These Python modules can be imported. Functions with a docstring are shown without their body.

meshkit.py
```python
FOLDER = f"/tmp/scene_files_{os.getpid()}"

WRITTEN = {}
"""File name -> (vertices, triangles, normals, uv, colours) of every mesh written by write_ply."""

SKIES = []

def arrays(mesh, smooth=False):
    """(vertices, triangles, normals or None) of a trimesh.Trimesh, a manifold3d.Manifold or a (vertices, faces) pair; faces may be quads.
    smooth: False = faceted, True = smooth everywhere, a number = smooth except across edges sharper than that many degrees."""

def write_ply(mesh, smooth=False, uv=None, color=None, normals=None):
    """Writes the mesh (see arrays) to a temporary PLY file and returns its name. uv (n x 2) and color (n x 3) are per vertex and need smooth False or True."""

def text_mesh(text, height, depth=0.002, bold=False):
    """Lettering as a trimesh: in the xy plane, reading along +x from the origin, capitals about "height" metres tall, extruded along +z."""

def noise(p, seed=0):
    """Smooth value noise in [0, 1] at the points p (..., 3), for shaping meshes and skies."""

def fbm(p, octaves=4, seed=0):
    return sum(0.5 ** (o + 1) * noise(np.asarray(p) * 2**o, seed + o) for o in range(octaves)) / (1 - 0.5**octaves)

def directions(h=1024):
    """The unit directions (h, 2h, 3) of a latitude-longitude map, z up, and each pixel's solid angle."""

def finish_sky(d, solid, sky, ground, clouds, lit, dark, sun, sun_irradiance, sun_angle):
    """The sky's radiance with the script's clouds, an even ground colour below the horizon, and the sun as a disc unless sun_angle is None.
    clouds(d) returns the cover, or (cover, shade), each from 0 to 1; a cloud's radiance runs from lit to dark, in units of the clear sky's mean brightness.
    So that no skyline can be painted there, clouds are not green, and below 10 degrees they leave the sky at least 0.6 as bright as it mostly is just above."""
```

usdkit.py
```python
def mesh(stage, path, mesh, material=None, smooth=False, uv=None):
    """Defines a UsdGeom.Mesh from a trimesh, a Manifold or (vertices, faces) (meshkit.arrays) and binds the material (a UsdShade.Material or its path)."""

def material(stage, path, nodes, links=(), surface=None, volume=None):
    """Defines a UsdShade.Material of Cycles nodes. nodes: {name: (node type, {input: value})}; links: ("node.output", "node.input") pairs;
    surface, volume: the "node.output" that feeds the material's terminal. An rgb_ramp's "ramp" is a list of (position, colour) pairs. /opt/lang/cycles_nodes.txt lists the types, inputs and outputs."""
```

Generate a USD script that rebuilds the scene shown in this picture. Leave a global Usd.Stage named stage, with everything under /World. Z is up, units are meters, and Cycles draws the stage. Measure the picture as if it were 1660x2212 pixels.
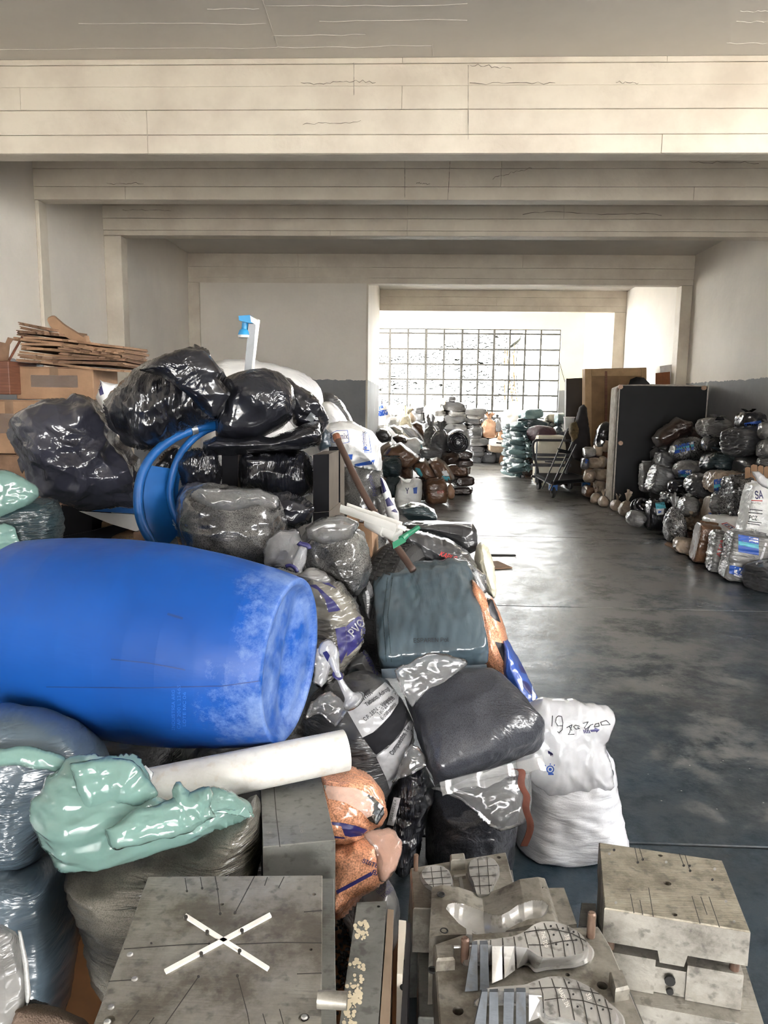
"""An old factory hall heaped with sacks of plastic granulate, shoe moulds in front."""
import math, random
import numpy as np, trimesh, usdkit, meshkit
import manifold3d as m3
from shapely.geometry import Polygon, Point, LineString, box as sbox
from shapely import affinity, ops as sops
from scipy.spatial import Delaunay, cKDTree
from pxr import Usd, UsdGeom, UsdLux, UsdShade, Gf, Sdf, Vt
EXPOSURE, SKY = 1.95, 3.0
GX0, GX1, GZ, GY = -1.7, 2.1, 2.35, -5.0            # the gate behind the camera
SY0, SY1, SZ0, SZ1 = -2.5, 4.7, 2.7, 3.6            # unseen opening added in the right wall for daylight, beside and behind the camera
RNG = np.random.default_rng(7); random.seed(7); np.random.seed(7)
stage = Usd.Stage.CreateInMemory()
UsdGeom.SetStageUpAxis(stage, 'Z'); UsdGeom.SetStageMetersPerUnit(stage, 1.0)
stage.SetDefaultPrim(UsdGeom.Xform.Define(stage, '/World').GetPrim())
# ---------------------------------------------------------------- camera (1660 x 2212 frame)
F, CX, CY = 1620.0, 830.0, 1106.0
EYE = np.array([0, 0, 1.6])
YAW, PITCH, ROLL = .04, math.atan(.1463), .012
fw = np.array([-math.sin(YAW)*math.cos(PITCH), math.cos(YAW)*math.cos(PITCH), -math.sin(PITCH)])
_r = np.array([math.cos(YAW), math.sin(YAW), 0]); _u = np.cross(_r, fw)
rt = _r*math.cos(ROLL) + _u*math.sin(ROLL); up = _u*math.cos(ROLL) - _r*math.sin(ROLL)
cam = UsdGeom.Camera.Define(stage, '/World/camera')
M4 = Gf.Matrix4d(*rt, 0, *up, 0, *(-fw), 0, *EYE, 1)
cam.AddTransformOp().Set(M4)
cam.CreateHorizontalApertureAttr(24.0); cam.CreateVerticalApertureAttr(24.0*2212/1660)
cam.CreateFocalLengthAttr(24.0*F/1660); cam.CreateClippingRangeAttr(Gf.Vec2f(.05, 500))
cam.CreateExposureAttr(EXPOSURE)
# ---------------------------------------------------------------- daylight: an overcast sky that comes in by the far window and the gate behind the camera
dome = UsdLux.DomeLight.Define(stage, '/World/sky'); dome.CreateIntensityAttr(SKY); dome.CreateColorAttr(Gf.Vec3f(1.0, .995, .985))

def ray(px, py): return fw + rt*(px-CX)/F - up*(py-CY)/F
def P(px, py, Y):                                    # the point seen at a pixel of the photograph, at depth Y into the hall
    d = ray(px, py); return EYE + d*(Y/d[1])
def G(px, py, z=0.0):                                # ... or on the level z
    d = ray(px, py); return EYE + d*((z-1.6)/d[2])
def pr(v):
    v = np.atleast_2d(v) - EYE; w = v@fw
    return np.c_[CX + F*(v@rt)/w, CY - F*(v@up)/w], w
# ---------------------------------------------------------------- writing things
used = {}
def numbered(parent, name):
    k = used.get((parent, name), 0); used[(parent, name)] = k+1
    return f'{parent}/{name}' + (f'_{k:03d}' if k else '')
def tag(o, label=None, cat=None, group=None, kind=None):
    o = o if isinstance(o, Usd.Prim) else o.GetPrim()
    for k, v in (('label', label), ('category', cat), ('group', group), ('kind', kind)):
        if v: o.SetCustomDataByKey(k, v)
    return o
def thing(name, label, cat, loc=(0, 0, 0), rot=(0, 0, 0), group=None, kind=None):
    x = UsdGeom.Xform.Define(stage, numbered('/World', name)); x.AddTranslateOp().Set(Gf.Vec3d(*map(float, loc)))
    if any(rot): x.AddRotateXYZOp().Set(Gf.Vec3f(*map(float, rot)))
    return tag(x, label, cat, group, kind)
def obj(name, mesh, mat, parent=None, smooth=30, label=None):
    path = numbered(str(parent.GetPath()) if parent else '/World', name)
    o = usdkit.mesh(stage, path, mesh, mat, smooth).GetPrim()
    return tag(o, label) if label else o
def one(name, mesh, mat, label, cat, group=None, kind=None, smooth=30):     # a thing that is one mesh
    return tag(obj(name, mesh, mat, None, smooth), label, cat, group, kind)
def copy_of(src, loc, rot=(0, 0, 0), label=None, scale=None):
    base = src.GetName().rstrip('0123456789').rstrip('_'); was = src.GetCustomData()
    x = UsdGeom.Xform.Define(stage, numbered('/World', base)); x.GetPrim().GetReferences().AddInternalReference(src.GetPath())
    x.ClearXformOpOrder(); x.GetPrim().SetInstanceable(True)
    x.AddTranslateOp(opSuffix='c').Set(Gf.Vec3d(*map(float, loc))); x.AddRotateXYZOp(opSuffix='c').Set(Gf.Vec3f(*map(float, rot)))
    if scale: x.AddScaleOp(opSuffix='c').Set(Gf.Vec3f(*map(float, scale)))
    return tag(x, label or was['label'], was['category'], was.get('group'))
# ---------------------------------------------------------------- mesh helpers
cat = trimesh.util.concatenate
def bx(x0, x1, y0, y1, z0, z1, bev=0.0):
    if bev:
        b = bev; pts = []
        for sx, X in ((1, x0), (-1, x1)):
            for sy, Y in ((1, y0), (-1, y1)):
                for sz, Z in ((1, z0), (-1, z1)):
                    pts += [(X, Y+sy*b, Z+sz*b), (X+sx*b, Y, Z+sz*b), (X+sx*b, Y+sy*b, Z)]
        return trimesh.convex.convex_hull(np.array(pts))
    m = trimesh.creation.box((x1-x0, y1-y0, z1-z0)); m.apply_translation(((x0+x1)/2, (y0+y1)/2, (z0+z1)/2)); return m
def R(rx=0, ry=0, rz=0): return trimesh.transformations.euler_matrix(*np.radians((rx, ry, rz)))
def mv(m, loc=(0, 0, 0), rot=(0, 0, 0)):
    m = m.copy(); m.apply_transform(R(*rot)); m.apply_translation(loc); return m
def tube(pts, r, n=10, closed=False):
    pts = np.asarray(pts, float); N = len(pts); r = np.broadcast_to(r, N)
    t = np.gradient(pts, axis=0) if not closed else np.roll(pts, -1, 0) - np.roll(pts, 1, 0)
    t /= np.linalg.norm(t, axis=1, keepdims=True)
    a = np.cross(t[0], [0, 0, 1.0]); a = np.cross(t[0], [1.0, 0, 0]) if np.linalg.norm(a) < .1 else a
    V = []
    for i in range(N):
        a = a - t[i]*(a@t[i]); a /= np.linalg.norm(a); b = np.cross(t[i], a)
        th = np.arange(n)*2*np.pi/n; V.append(pts[i] + r[i]*(np.cos(th)[:, None]*a + np.sin(th)[:, None]*b))
    V = np.vstack(V); Fc = []
    for i in range(N if closed else N-1):
        j = (i+1) % N
        for k in range(n):
            k2 = (k+1) % n; Fc += [[i*n+k, i*n+k2, j*n+k2], [i*n+k, j*n+k2, j*n+k]]
    if not closed:
        V = np.vstack([V, pts[0], pts[-1]])
        for k in range(n): Fc += [[N*n, (k+1) % n, k], [N*n+1, (N-1)*n+k, (N-1)*n+(k+1) % n]]
    return trimesh.Trimesh(V, Fc, process=False)
def spline(pts, n=40):
    from scipy.interpolate import CubicSpline
    pts = np.asarray(pts, float); s = np.r_[0, np.cumsum(np.linalg.norm(np.diff(pts, axis=0), axis=1))]
    return CubicSpline(s, pts)(np.linspace(0, s[-1], n))
def lathe(prof, n=48):                              # profile (r, z), z up
    return trimesh.creation.revolve(np.asarray(prof, float), sections=n)
def cyl(r, a, b, n=20): return tube([a, b], r, n)
def ext(poly, h, z0=0.0):
    ps = getattr(poly, 'geoms', [poly])
    m = cat([trimesh.creation.extrude_polygon(p, h, engine='earcut') for p in ps]); m.apply_translation((0, 0, z0)); return m
def noise3(p, s, seed, o=4): return meshkit.fbm(np.asarray(p)*s, o, seed)-.5
def ridge(p, s, seed, o=3): return sum(.5**k*(1-np.abs(2*meshkit.noise(np.asarray(p)*s*2**k, seed+k)-1)) for k in range(o))/1.75
def frame_rot(rot): return R(*rot)[:3, :3]
# ---------------------------------------------------------------- materials
Lk = '/World/Looks'
UsdGeom.Scope.Define(stage, Lk)
def srgb(*c): return tuple(((x/255+.055)/1.055)**2.4 if x > 10 else x/255/12.92 for x in c)
mats = {}
def mat(name, nodes, links, surface='p.BSDF'):
    m = usdkit.material(stage, f'{Lk}/{name}', nodes, links, surface); mats[name] = m; return m
def plain(name, c, rough=.5, metal=0.0, var=.25, vs=6.0, bump=0.0, bs=40.0, spec=.5, coat=0.0, c2=None, fine=0.0):
    c2 = c2 or tuple(x*(1-var) for x in c)
    n = {'g': ('geometry', {}), 'n': ('noise_texture', {'scale': vs, 'detail': 5.0, 'roughness': .6}), 'r': ('rgb_ramp', {'ramp': [(.32, c2), (.62, c)]}),
         'p': ('principled_bsdf', {'roughness': rough, 'metallic': metal, 'specular_ior_level': spec, 'coat_weight': coat, 'coat_roughness': .12})}
    l = [('g.position', 'n.vector'), ('n.fac', 'r.fac'), ('r.color', 'p.base_color')]
    if bump:
        n['bn'] = ('noise_texture', {'scale': bs, 'detail': 4.0}); n['b'] = ('bump', {'strength': bump, 'distance': .01})
        l += [('g.position', 'bn.vector'), ('bn.fac', 'b.height'), ('b.normal', 'p.normal')]
    return mat(name, n, l)
def film(name, c, rough=.32, coat=.5, grain=0.0, gs=260.0, c2=None, wr=.5, ws=(9, 30, 9), spec=.5, crack=7.0):
    """Plastic film over granules: creased, with stretch wrinkles, grain showing through."""
    c2 = c2 or tuple(x*.6 for x in c)
    n = {'g': ('geometry', {}), 'mp': ('mapping', {'scale': ws}), 'w': ('noise_texture', {'scale': 1.0, 'detail': 2.5, 'roughness': .5, 'distortion': 1.2}), 'mq': ('mapping', {'scale': tuple(2.6*x for x in ws), 'rotation': (.25, .2, .5)}), 'w2': ('noise_texture', {'scale': 1.0, 'detail': 2.0, 'distortion': .8}),
         'v': ('noise_texture', {'type': 'ridged_multifractal', 'scale': crack, 'detail': 2.0, 'roughness': .4, 'distortion': .8}), 'cn': ('noise_texture', {'scale': 5.0, 'detail': 4.0}), 'r': ('rgb_ramp', {'ramp': [(.35, c2), (.6, c)]}),
         'vr': ('math', {'math_type': 'multiply', 'value2': .40}), 'k': ('noise_texture', {'scale': 3.5, 'detail': 1.0}), 'kr': ('map_range', {'from_min': .42, 'from_max': .62, 'to_min': .12, 'to_max': 1.0}), 'w3': ('math', {'math_type': 'multiply_add', 'value2': .45}), 'wm': ('math', {'math_type': 'multiply'}),
         'h': ('math', {'math_type': 'add'}), 'b': ('bump', {'strength': min(1.0, wr*1.25), 'distance': .022}),
         'p': ('principled_bsdf', {'roughness': rough, 'coat_weight': coat*.7, 'coat_roughness': .08, 'specular_ior_level': spec})}
    l = [('g.position', 'mp.vector'), ('mp.vector', 'w.vector'), ('g.position', 'mq.vector'), ('mq.vector', 'w2.vector'), ('w2.fac', 'w3.value1'), ('w.fac', 'w3.value3'), ('g.position', 'k.vector'), ('k.fac', 'kr.value'), ('kr.result', 'wm.value1'), ('w3.value', 'wm.value2'),
         ('g.position', 'v.vector'), ('g.position', 'cn.vector'), ('cn.fac', 'r.fac'), ('v.fac', 'vr.value1'), ('vr.value', 'h.value1'), ('wm.value', 'h.value2'), ('h.value', 'b.height'), ('b.normal', 'p.normal'), ('b.normal', 'p.coat_normal')]
    if grain:
        n['gv'] = ('voronoi_texture', {'feature': 'f1', 'scale': gs}); n['gr'] = ('rgb_ramp', {'ramp': [(.0, (1+grain,)*3), (.5, (1,)*3), (.8, (1-grain,)*3)]})
        n['mx'] = ('mix', {'mix_type': 'multiply', 'fac': 1.0})
        l += [('g.position', 'gv.vector'), ('gv.distance', 'gr.fac'), ('r.color', 'mx.color1'), ('gr.color', 'mx.color2'), ('mx.color', 'p.base_color')]
    else: l += [('r.color', 'p.base_color')]
    return mat(name, n, l)
def clear(name, c, opac=.35, rough=.15, milk=.5):
    """Loose clear or milky film: partly see-through, partly translucent, glossy."""
    return mat(name, {'g': ('geometry', {}), 'n': ('noise_texture', {'type': 'ridged_multifractal', 'scale': 8.0, 'detail': 3.0, 'roughness': .45, 'distortion': 1.0}), 'b': ('bump', {'strength': .55, 'distance': .02}),
        't': ('transparent_bsdf', {'color': (1, 1, 1)}), 'd': ('diffuse_bsdf', {'color': c}), 'tr': ('translucent_bsdf', {'color': c}), 'm1': ('mix_closure', {'fac': milk}),
        'gl': ('glossy_bsdf', {'roughness': rough, 'color': (.9, .9, .9)}), 'm2': ('mix_closure', {'fac': opac}), 'fr': ('fresnel', {'IOR': 1.5}), 'm3': ('mix_closure', {})},
        [('g.position', 'n.vector'), ('n.fac', 'b.height'), ('d.BSDF', 'm1.closure1'), ('tr.BSDF', 'm1.closure2'), ('t.BSDF', 'm2.closure1'), ('m1.closure', 'm2.closure2'),
         ('b.normal', 'gl.normal'), ('b.normal', 'd.normal'), ('b.normal', 'fr.normal'), ('m2.closure', 'm3.closure1'), ('gl.BSDF', 'm3.closure2'), ('fr.fac', 'm3.fac')], 'm3.closure')
# ---------------------------------------------------------------- the hall
XL, XR, YD, YE, YW, ZC, ZB = -3.89, 4.55, 13.0, 17.0, 21.0, 4.05, 3.57
def wall_paint(name, base, dado, zd, far=None, yfar=17.0, tone=.93):
    """Old distemper: patchy pale paint, a grey dado below zd with a chipped edge, scuffs; beyond yfar another colour."""
    n = {'g': ('geometry', {}), 'x': ('separate_xyz', {}), 'n': ('noise_texture', {'scale': .9, 'detail': 6.0, 'roughness': .6}), 'r': ('rgb_ramp', {'ramp': [(.3, tuple(c*tone*.93 for c in base)), (.65, base)]}),
         'en': ('noise_texture', {'scale': 5.0, 'detail': 6.0, 'roughness': .7}), 'e1': ('math', {'math_type': 'multiply_add', 'value2': .10, 'value3': -.05}), 'e2': ('math', {'math_type': 'add'}), 'lt': ('math', {'math_type': 'less_than', 'value2': zd}),
         'sc': ('noise_texture', {'scale': 3.5, 'detail': 8.0, 'roughness': .75}), 'sr': ('rgb_ramp', {'ramp': [(.70, (1, 1, 1)), (.76, (.72, .70, .66))]}), 'mul': ('mix', {'mix_type': 'multiply', 'fac': .6}),
         'dn': ('noise_texture', {'scale': 2.2, 'detail': 7.0, 'roughness': .65}), 'dr': ('rgb_ramp', {'ramp': [(.35, tuple(c*.85 for c in dado)), (.66, dado), (.72, tuple(min(1, c*1.7) for c in dado))]}), 'md': ('mix', {}),
         'bn': ('noise_texture', {'scale': 14.0, 'detail': 5.0}), 'b': ('bump', {'strength': .25, 'distance': .01}), 'p': ('principled_bsdf', {'roughness': .65, 'specular_ior_level': .25})}
    l = [('g.position', 'x.vector'), ('g.position', 'n.vector'), ('n.fac', 'r.fac'), ('g.position', 'en.vector'), ('en.fac', 'e1.value1'), ('e1.value', 'e2.value1'), ('x.z', 'e2.value2'), ('e2.value', 'lt.value1'),
         ('g.position', 'sc.vector'), ('sc.fac', 'sr.fac'), ('r.color', 'mul.color1'), ('sr.color', 'mul.color2'), ('g.position', 'dn.vector'), ('dn.fac', 'dr.fac'),
         ('lt.value', 'md.fac'), ('dr.color', 'md.color2'), ('g.position', 'bn.vector'), ('bn.fac', 'b.height'), ('b.normal', 'p.normal'), ('md.color', 'p.base_color')]
    if far:
        n['gt'] = ('math', {'math_type': 'greater_than', 'value2': yfar}); n['mf'] = ('mix', {'color2': far})
        l += [('x.y', 'gt.value1'), ('gt.value', 'mf.fac'), ('mul.color', 'mf.color1'), ('mf.color', 'md.color1')]
    else: l += [('mul.color', 'md.color1')]
    return mat(name, n, l)
WALLC, CREAM, GREY = (.82, .765, .685), (.80, .745, .59), (.27, .275, .28)
ZDADO = float(P(700, 820, YD)[2])
m_wall = wall_paint('wall_paint', WALLC, GREY, ZDADO, CREAM, 17.05)
m_ceil = plain('ceiling_paint', (.62, .58, .52), .7, var=.12, vs=.8, bump=.2, bs=9)
m_beam = plain('beam_paint', (.72, .655, .55), .6, var=.16, vs=2.2, bump=.35, bs=22, c2=(.60, .53, .44))
m_crack = plain('crack_line', (.30, .26, .21), .9)
m_floor = mat('floor_paint', {'g': ('geometry', {}), 'x': ('separate_xyz', {}), 'n': ('noise_texture', {'scale': .8, 'detail': 7.0, 'roughness': .62}), 'n2': ('noise_texture', {'scale': 2.2, 'detail': 9.0, 'roughness': .74, 'distortion': .1}),
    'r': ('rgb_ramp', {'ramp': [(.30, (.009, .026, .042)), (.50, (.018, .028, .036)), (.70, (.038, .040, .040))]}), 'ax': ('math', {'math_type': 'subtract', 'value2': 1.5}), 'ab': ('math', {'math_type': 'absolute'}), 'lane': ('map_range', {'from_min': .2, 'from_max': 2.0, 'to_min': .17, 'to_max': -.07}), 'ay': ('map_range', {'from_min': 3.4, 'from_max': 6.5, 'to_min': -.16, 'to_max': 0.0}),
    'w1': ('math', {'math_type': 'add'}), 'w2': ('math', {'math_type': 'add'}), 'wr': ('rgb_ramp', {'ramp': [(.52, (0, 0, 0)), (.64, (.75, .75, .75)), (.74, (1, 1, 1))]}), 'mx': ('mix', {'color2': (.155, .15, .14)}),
    'st': ('noise_texture', {'scale': .7, 'detail': 6.0, 'roughness': .65, 'distortion': .2}), 'sr': ('rgb_ramp', {'ramp': [(.30, (.35, .33, .31)), (.40, (1, 1, 1))]}), 'ms': ('mix', {'mix_type': 'multiply', 'fac': .8}),
    'sp': ('voronoi_texture', {'scale': 9.0}), 'spr': ('rgb_ramp', {'ramp': [(.028, (1, 1, 1)), (.036, (0, 0, 0))]}), 'mx2': ('mix', {'color2': (.4, .38, .34)}),
    'rr': ('map_range', {'from_min': .35, 'from_max': .65, 'to_min': .20, 'to_max': .46}), 'bn': ('noise_texture', {'scale': 7.0, 'detail': 8.0, 'roughness': .75}), 'b': ('bump', {'strength': .38, 'distance': .010}), 'p': ('principled_bsdf', {'specular_ior_level': .6})},
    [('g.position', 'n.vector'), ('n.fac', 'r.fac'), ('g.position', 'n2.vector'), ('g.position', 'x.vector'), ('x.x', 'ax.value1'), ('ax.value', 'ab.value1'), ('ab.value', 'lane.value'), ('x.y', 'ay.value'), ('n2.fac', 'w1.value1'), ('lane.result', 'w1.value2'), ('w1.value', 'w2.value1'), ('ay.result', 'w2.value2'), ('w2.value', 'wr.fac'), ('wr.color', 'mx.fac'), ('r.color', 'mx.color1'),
     ('g.position', 'st.vector'), ('st.fac', 'sr.fac'), ('mx.color', 'ms.color1'), ('sr.color', 'ms.color2'), ('g.position', 'sp.vector'), ('sp.distance', 'spr.fac'), ('spr.color', 'mx2.fac'),
     ('ms.color', 'mx2.color1'), ('mx2.color', 'p.base_color'), ('n2.fac', 'rr.value'), ('rr.result', 'p.roughness'), ('g.position', 'bn.vector'), ('bn.fac', 'b.height'), ('b.normal', 'p.normal')])
m_out = plain('yard_concrete', (.42, .40, .37), .8, var=.1)
fl = thing('floor', 'dark worn painted concrete floor with sawn joints', 'floor', kind='structure')
joints = [GY, -.67, 2.6, 5.87, float(G(1330, 1163)[1]), 12.6, 15.9, 18.5, 21.2]
for a, b in zip(joints, joints[1:]): obj('slab', bx(XL-.2, XR+.2, a+.006, b-.006, -.15, 0, .004), m_floor, fl)
obj('joint_bed', bx(XL-.2, XR+.2, GY, 21.2, -.2, -.012), m_crack, fl)
def struct(name, m, mt, label, c, smooth=False): return one(name, m, mt, label, c, kind='structure', smooth=smooth)
struct('wall_left', bx(XL-.2, XL, GY, YD, 0, ZC+.3), m_wall, 'long pale left wall of the hall with two pilasters', 'wall')
wr_ = thing('wall_right', 'long pale right wall above the pile of sacks, grey below', 'wall', kind='structure')
obj('wall_panel', bx(XR, XR+.2, SY1, YW, 0, ZC+.3), m_wall, wr_); obj('wall_panel', bx(XR, XR+.2, GY, SY0, 0, ZC+.3), m_wall, wr_); obj('wall_panel', bx(XR, XR+.2, SY0, SY1, 0, SZ0), m_wall, wr_); obj('lintel', bx(XR, XR+.2, SY0, SY1, SZ1, ZC+.3), m_wall, wr_)
struct('ceiling', bx(XL-.2, XR+.2, GY, YW+.2, ZC, ZC+.3), m_ceil, 'grey painted concrete ceiling with board marks', 'ceiling')
# back wall block left of the opening
XJ = -.83
struct('wall_back', bx(XL-.2, XJ, YD, YE, 0, ZC), m_wall, 'back wall with grey dado left of the bright opening', 'wall')
# beams: front faces cast against boards, so each carries the boards' steps
def board_beam(name, y, z, th, edges, label, x0=XL, x1=XR):
    t = thing(name, label, 'beam', kind='structure')
    obj('core', bx(x0, x1, y+.012, y+th, z, ZC, .008), m_beam, t)
    zs = [z] + edges + [ZC]
    for i, (a, b) in enumerate(zip(zs, zs[1:])):
        o = .004*((i*7) % 3) ; cuts = [x0] + sorted(random.sample([x0+(x1-x0)*k/9 for k in range(1, 9)], 1 if i % 2 else 2)) + [x1]
        for c, d in zip(cuts, cuts[1:]):
            q = o+.003*random.random(); obj('board_mark', bx(c+.0006, d-.0006, y-q, y+.02, a+.0012, b-.0012, .003), m_beam, t)
    return t
zA = 3.40
board_beam('beam', 5.8, zA, .18, [zA+.13, zA+.30, zA+.46, zA+.61], 'nearest white ceiling beam with cast board marks, across the top')
board_beam('beam', 7.8, 3.585, .18, [3.71, 3.88], 'second ceiling beam from the camera, resting on the thin pilaster')
board_beam('beam', 9.5, 3.60, .2, [3.66, 3.80, 3.95], 'third ceiling beam, resting on the broad pilaster')
board_beam('beam', YD, ZB, .2, [3.66, 3.83], 'fourth ceiling beam over the opening to the window bay', XL, XR)
board_beam('beam', YE, 3.60, .2, [3.72, 3.9], 'fifth ceiling beam inside the window bay', XL, XR)
def column(x0, x1, y0, y1, z, label): struct('column', bx(x0, x1, y0, y1, 0, z, .008), m_wall if False else m_beam, label, 'column')
xa = float(P(91, 600, 7.8)[0]); column(XL, xa, 7.8, 7.98, 3.585, 'thin pilaster on the left wall under the second beam')
xb = float(P(261, 520, 9.5)[0]); column(XL, xb, 9.5, 9.7, 3.60, 'broad pilaster on the left wall under the third beam')
xc = float(P(432, 600, YD)[0]); column(XL, xc, YD-.06, YD, 3.57, 'flat pilaster in the left back corner')
xd = float(P(1474, 616, YD)[0]); column(xd, XR, YD-.0, YD+.25, 3.57, 'slim pilaster right of the opening')
xe = float(P(1357, 700, YE)[0]); column(4.3, XR, YE, YE+.2, 3.60, 'pilaster on the right wall inside the window bay')
struct('trim', bx(XJ-.03, XJ+.004, YD-.012, YD, 0, ZB), m_beam, 'white corner bead of the back wall at the opening', 'trim')
# shuttering ridges on the ceiling
rid = []
for (x0, y0, x1, y1) in ((170, 51, 575, 51), (590, 77, 790, 75), (575, 15, 1010, 11), (0, 107, 600, 103), (690, 46, 1010, 42), (600, 103, 935, 98), (1600, 24, 1660, 24), (1590, 47, 1660, 47), (1570, 93, 1660, 93), (448, 20, 560, 18), (567, 0, 600, 100), (935, 98, 935, 120)):
    a, b = G(x0, y0, ZC), G(x1, y1, ZC); pts = np.linspace(a, b, 9); pts[:, 1] += RNG.normal(0, .008, 9); rid.append(tube(pts, .003, 5))
tag(obj('ceiling_ridge', cat(rid), m_ceil, stage.GetPrimAtPath('/World/ceiling') if False else None), 'thin raised board-mark ridges on the grey ceiling', 'ceiling', kind='structure')
# cracks on beams
ck = []
def crack(pp, Y, w=.004, k=.55):
    pts = np.array([P(x, y, Y-.012) for x, y in pp]); pts = spline(pts, 24) if len(pp) > 2 else np.linspace(pts[0], pts[1], 16)
    pts[:, 2] += RNG.normal(0, .006, len(pts)); ck.append(tube(pts, w*k*RNG.uniform(.3, 1.3, len(pts)), 4))
for pp in (((650, 178), (700, 180), (760, 174), (812, 180)), ((1015, 140), (1105, 146)), ((1015, 180), (1200, 180)), ((655, 266), (780, 264)), ((1332, 177), (1380, 180)), ((765, 135), (765, 205)), ((1012, 140), (1012, 305))): crack(pp, 5.8, .0035)
for pp in (((875, 345), (875, 428)), ((973, 345), (968, 430)), ((1065, 385), (1150, 362)), ((900, 395), (930, 398)), ((1490, 350), (1640, 352)), ((230, 396), (310, 397))): crack(pp, 7.8, .004)
crack(((1130, 462), (1270, 461), (1330, 463), (1390, 461), (1430, 466)), 9.5, .005); crack(((265, 453), (370, 455)), 9.5, .004)
one('plaster_crack', cat(ck), m_crack, 'dark hairline cracks and formwork joints on the beams', 'crack', kind='structure')
# far wall with the window
m_far = wall_paint('far_wall_paint', CREAM, GREY, 1.98)
WX0, WX1, WZ0, WZ1 = -2.4, float(P(1210, 800, YW)[0]), float(P(1210, 905, YW)[2]), float(P(1000, 710, YW)[2])
far = thing('wall_far', 'cream far wall around the big steel window', 'wall', kind='structure')
obj('wall_panel', bx(XL-.2, WX0, YW, YW+.25, 0, ZC), m_far, far); obj('wall_panel', bx(WX1, XR+.2, YW, YW+.25, 0, ZC), m_far, far)
obj('wall_panel', bx(WX0, WX1, YW, YW+.25, 0, WZ0), m_far, far); obj('wall_panel', bx(WX0, WX1, YW, YW+.25, WZ1, ZC), m_far, far)
m_steel = plain('window_steel', (.10, .095, .085), .6, var=.3)
m_glass = mat('window_glass', {'t': ('transparent_bsdf', {'color': (.96, .97, .97)}), 'g': ('glossy_bsdf', {'roughness': .02}), 'f': ('fresnel', {'IOR': 1.45}), 'm': ('mix_closure', {})}, [('t.BSDF', 'm.closure1'), ('g.BSDF', 'm.closure2'), ('f.fac', 'm.fac')], 'm.closure')
win = thing('window', 'big steel-framed grid window at the far end', 'window', kind='structure')
vx = [float(P(x, 800, YW)[0]) for x in (842, 881, 920, 959, 998, 1033, 1067, 1101, 1134, 1168, 1203)]
vx = [WX0] + [vx[0]-.47*k for k in (3, 2, 1)] + vx[:-1] + [WX1]
hz = [WZ0] + [float(P(1000, y, YW)[2]) for y in (887, 853, 820, 787, 754, 720)] + [WZ1]
for i, x in enumerate(vx):
    w = .034 if i in (6,) else .028 if i in (4, 8, 10) else .022
    obj('mullion', bx(x-w, x+w, YW+.08, YW+.13, WZ0, WZ1), m_steel, win)
for j, z in enumerate(hz): obj('transom', bx(WX0, WX1, YW+.085, YW+.125, z-.021, z+.021), m_steel, win)
casement = [bx(vx[4], vx[8], YW+.07, YW+.09, hz[2]-.02, hz[2]+.02), bx(vx[4], vx[4]+.04, YW+.07, YW+.09, hz[2], hz[5]), bx(vx[8]-.04, vx[8], YW+.07, YW+.09, hz[2], hz[5]), bx(vx[9], vx[12], YW+.07, YW+.09, hz[5]-.02, hz[5]+.02), bx(vx[9], vx[12], YW+.07, YW+.09, hz[4]-.02, hz[4]+.02)]
obj('casement_frame', cat(casement), m_steel, win)
for a, b in zip(vx, vx[1:]):
    for c, d in zip(hz, hz[1:]): obj('pane', bx(a+.012, b-.012, YW+.10, YW+.106, c+.011, d-.011), m_glass, win)
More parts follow.
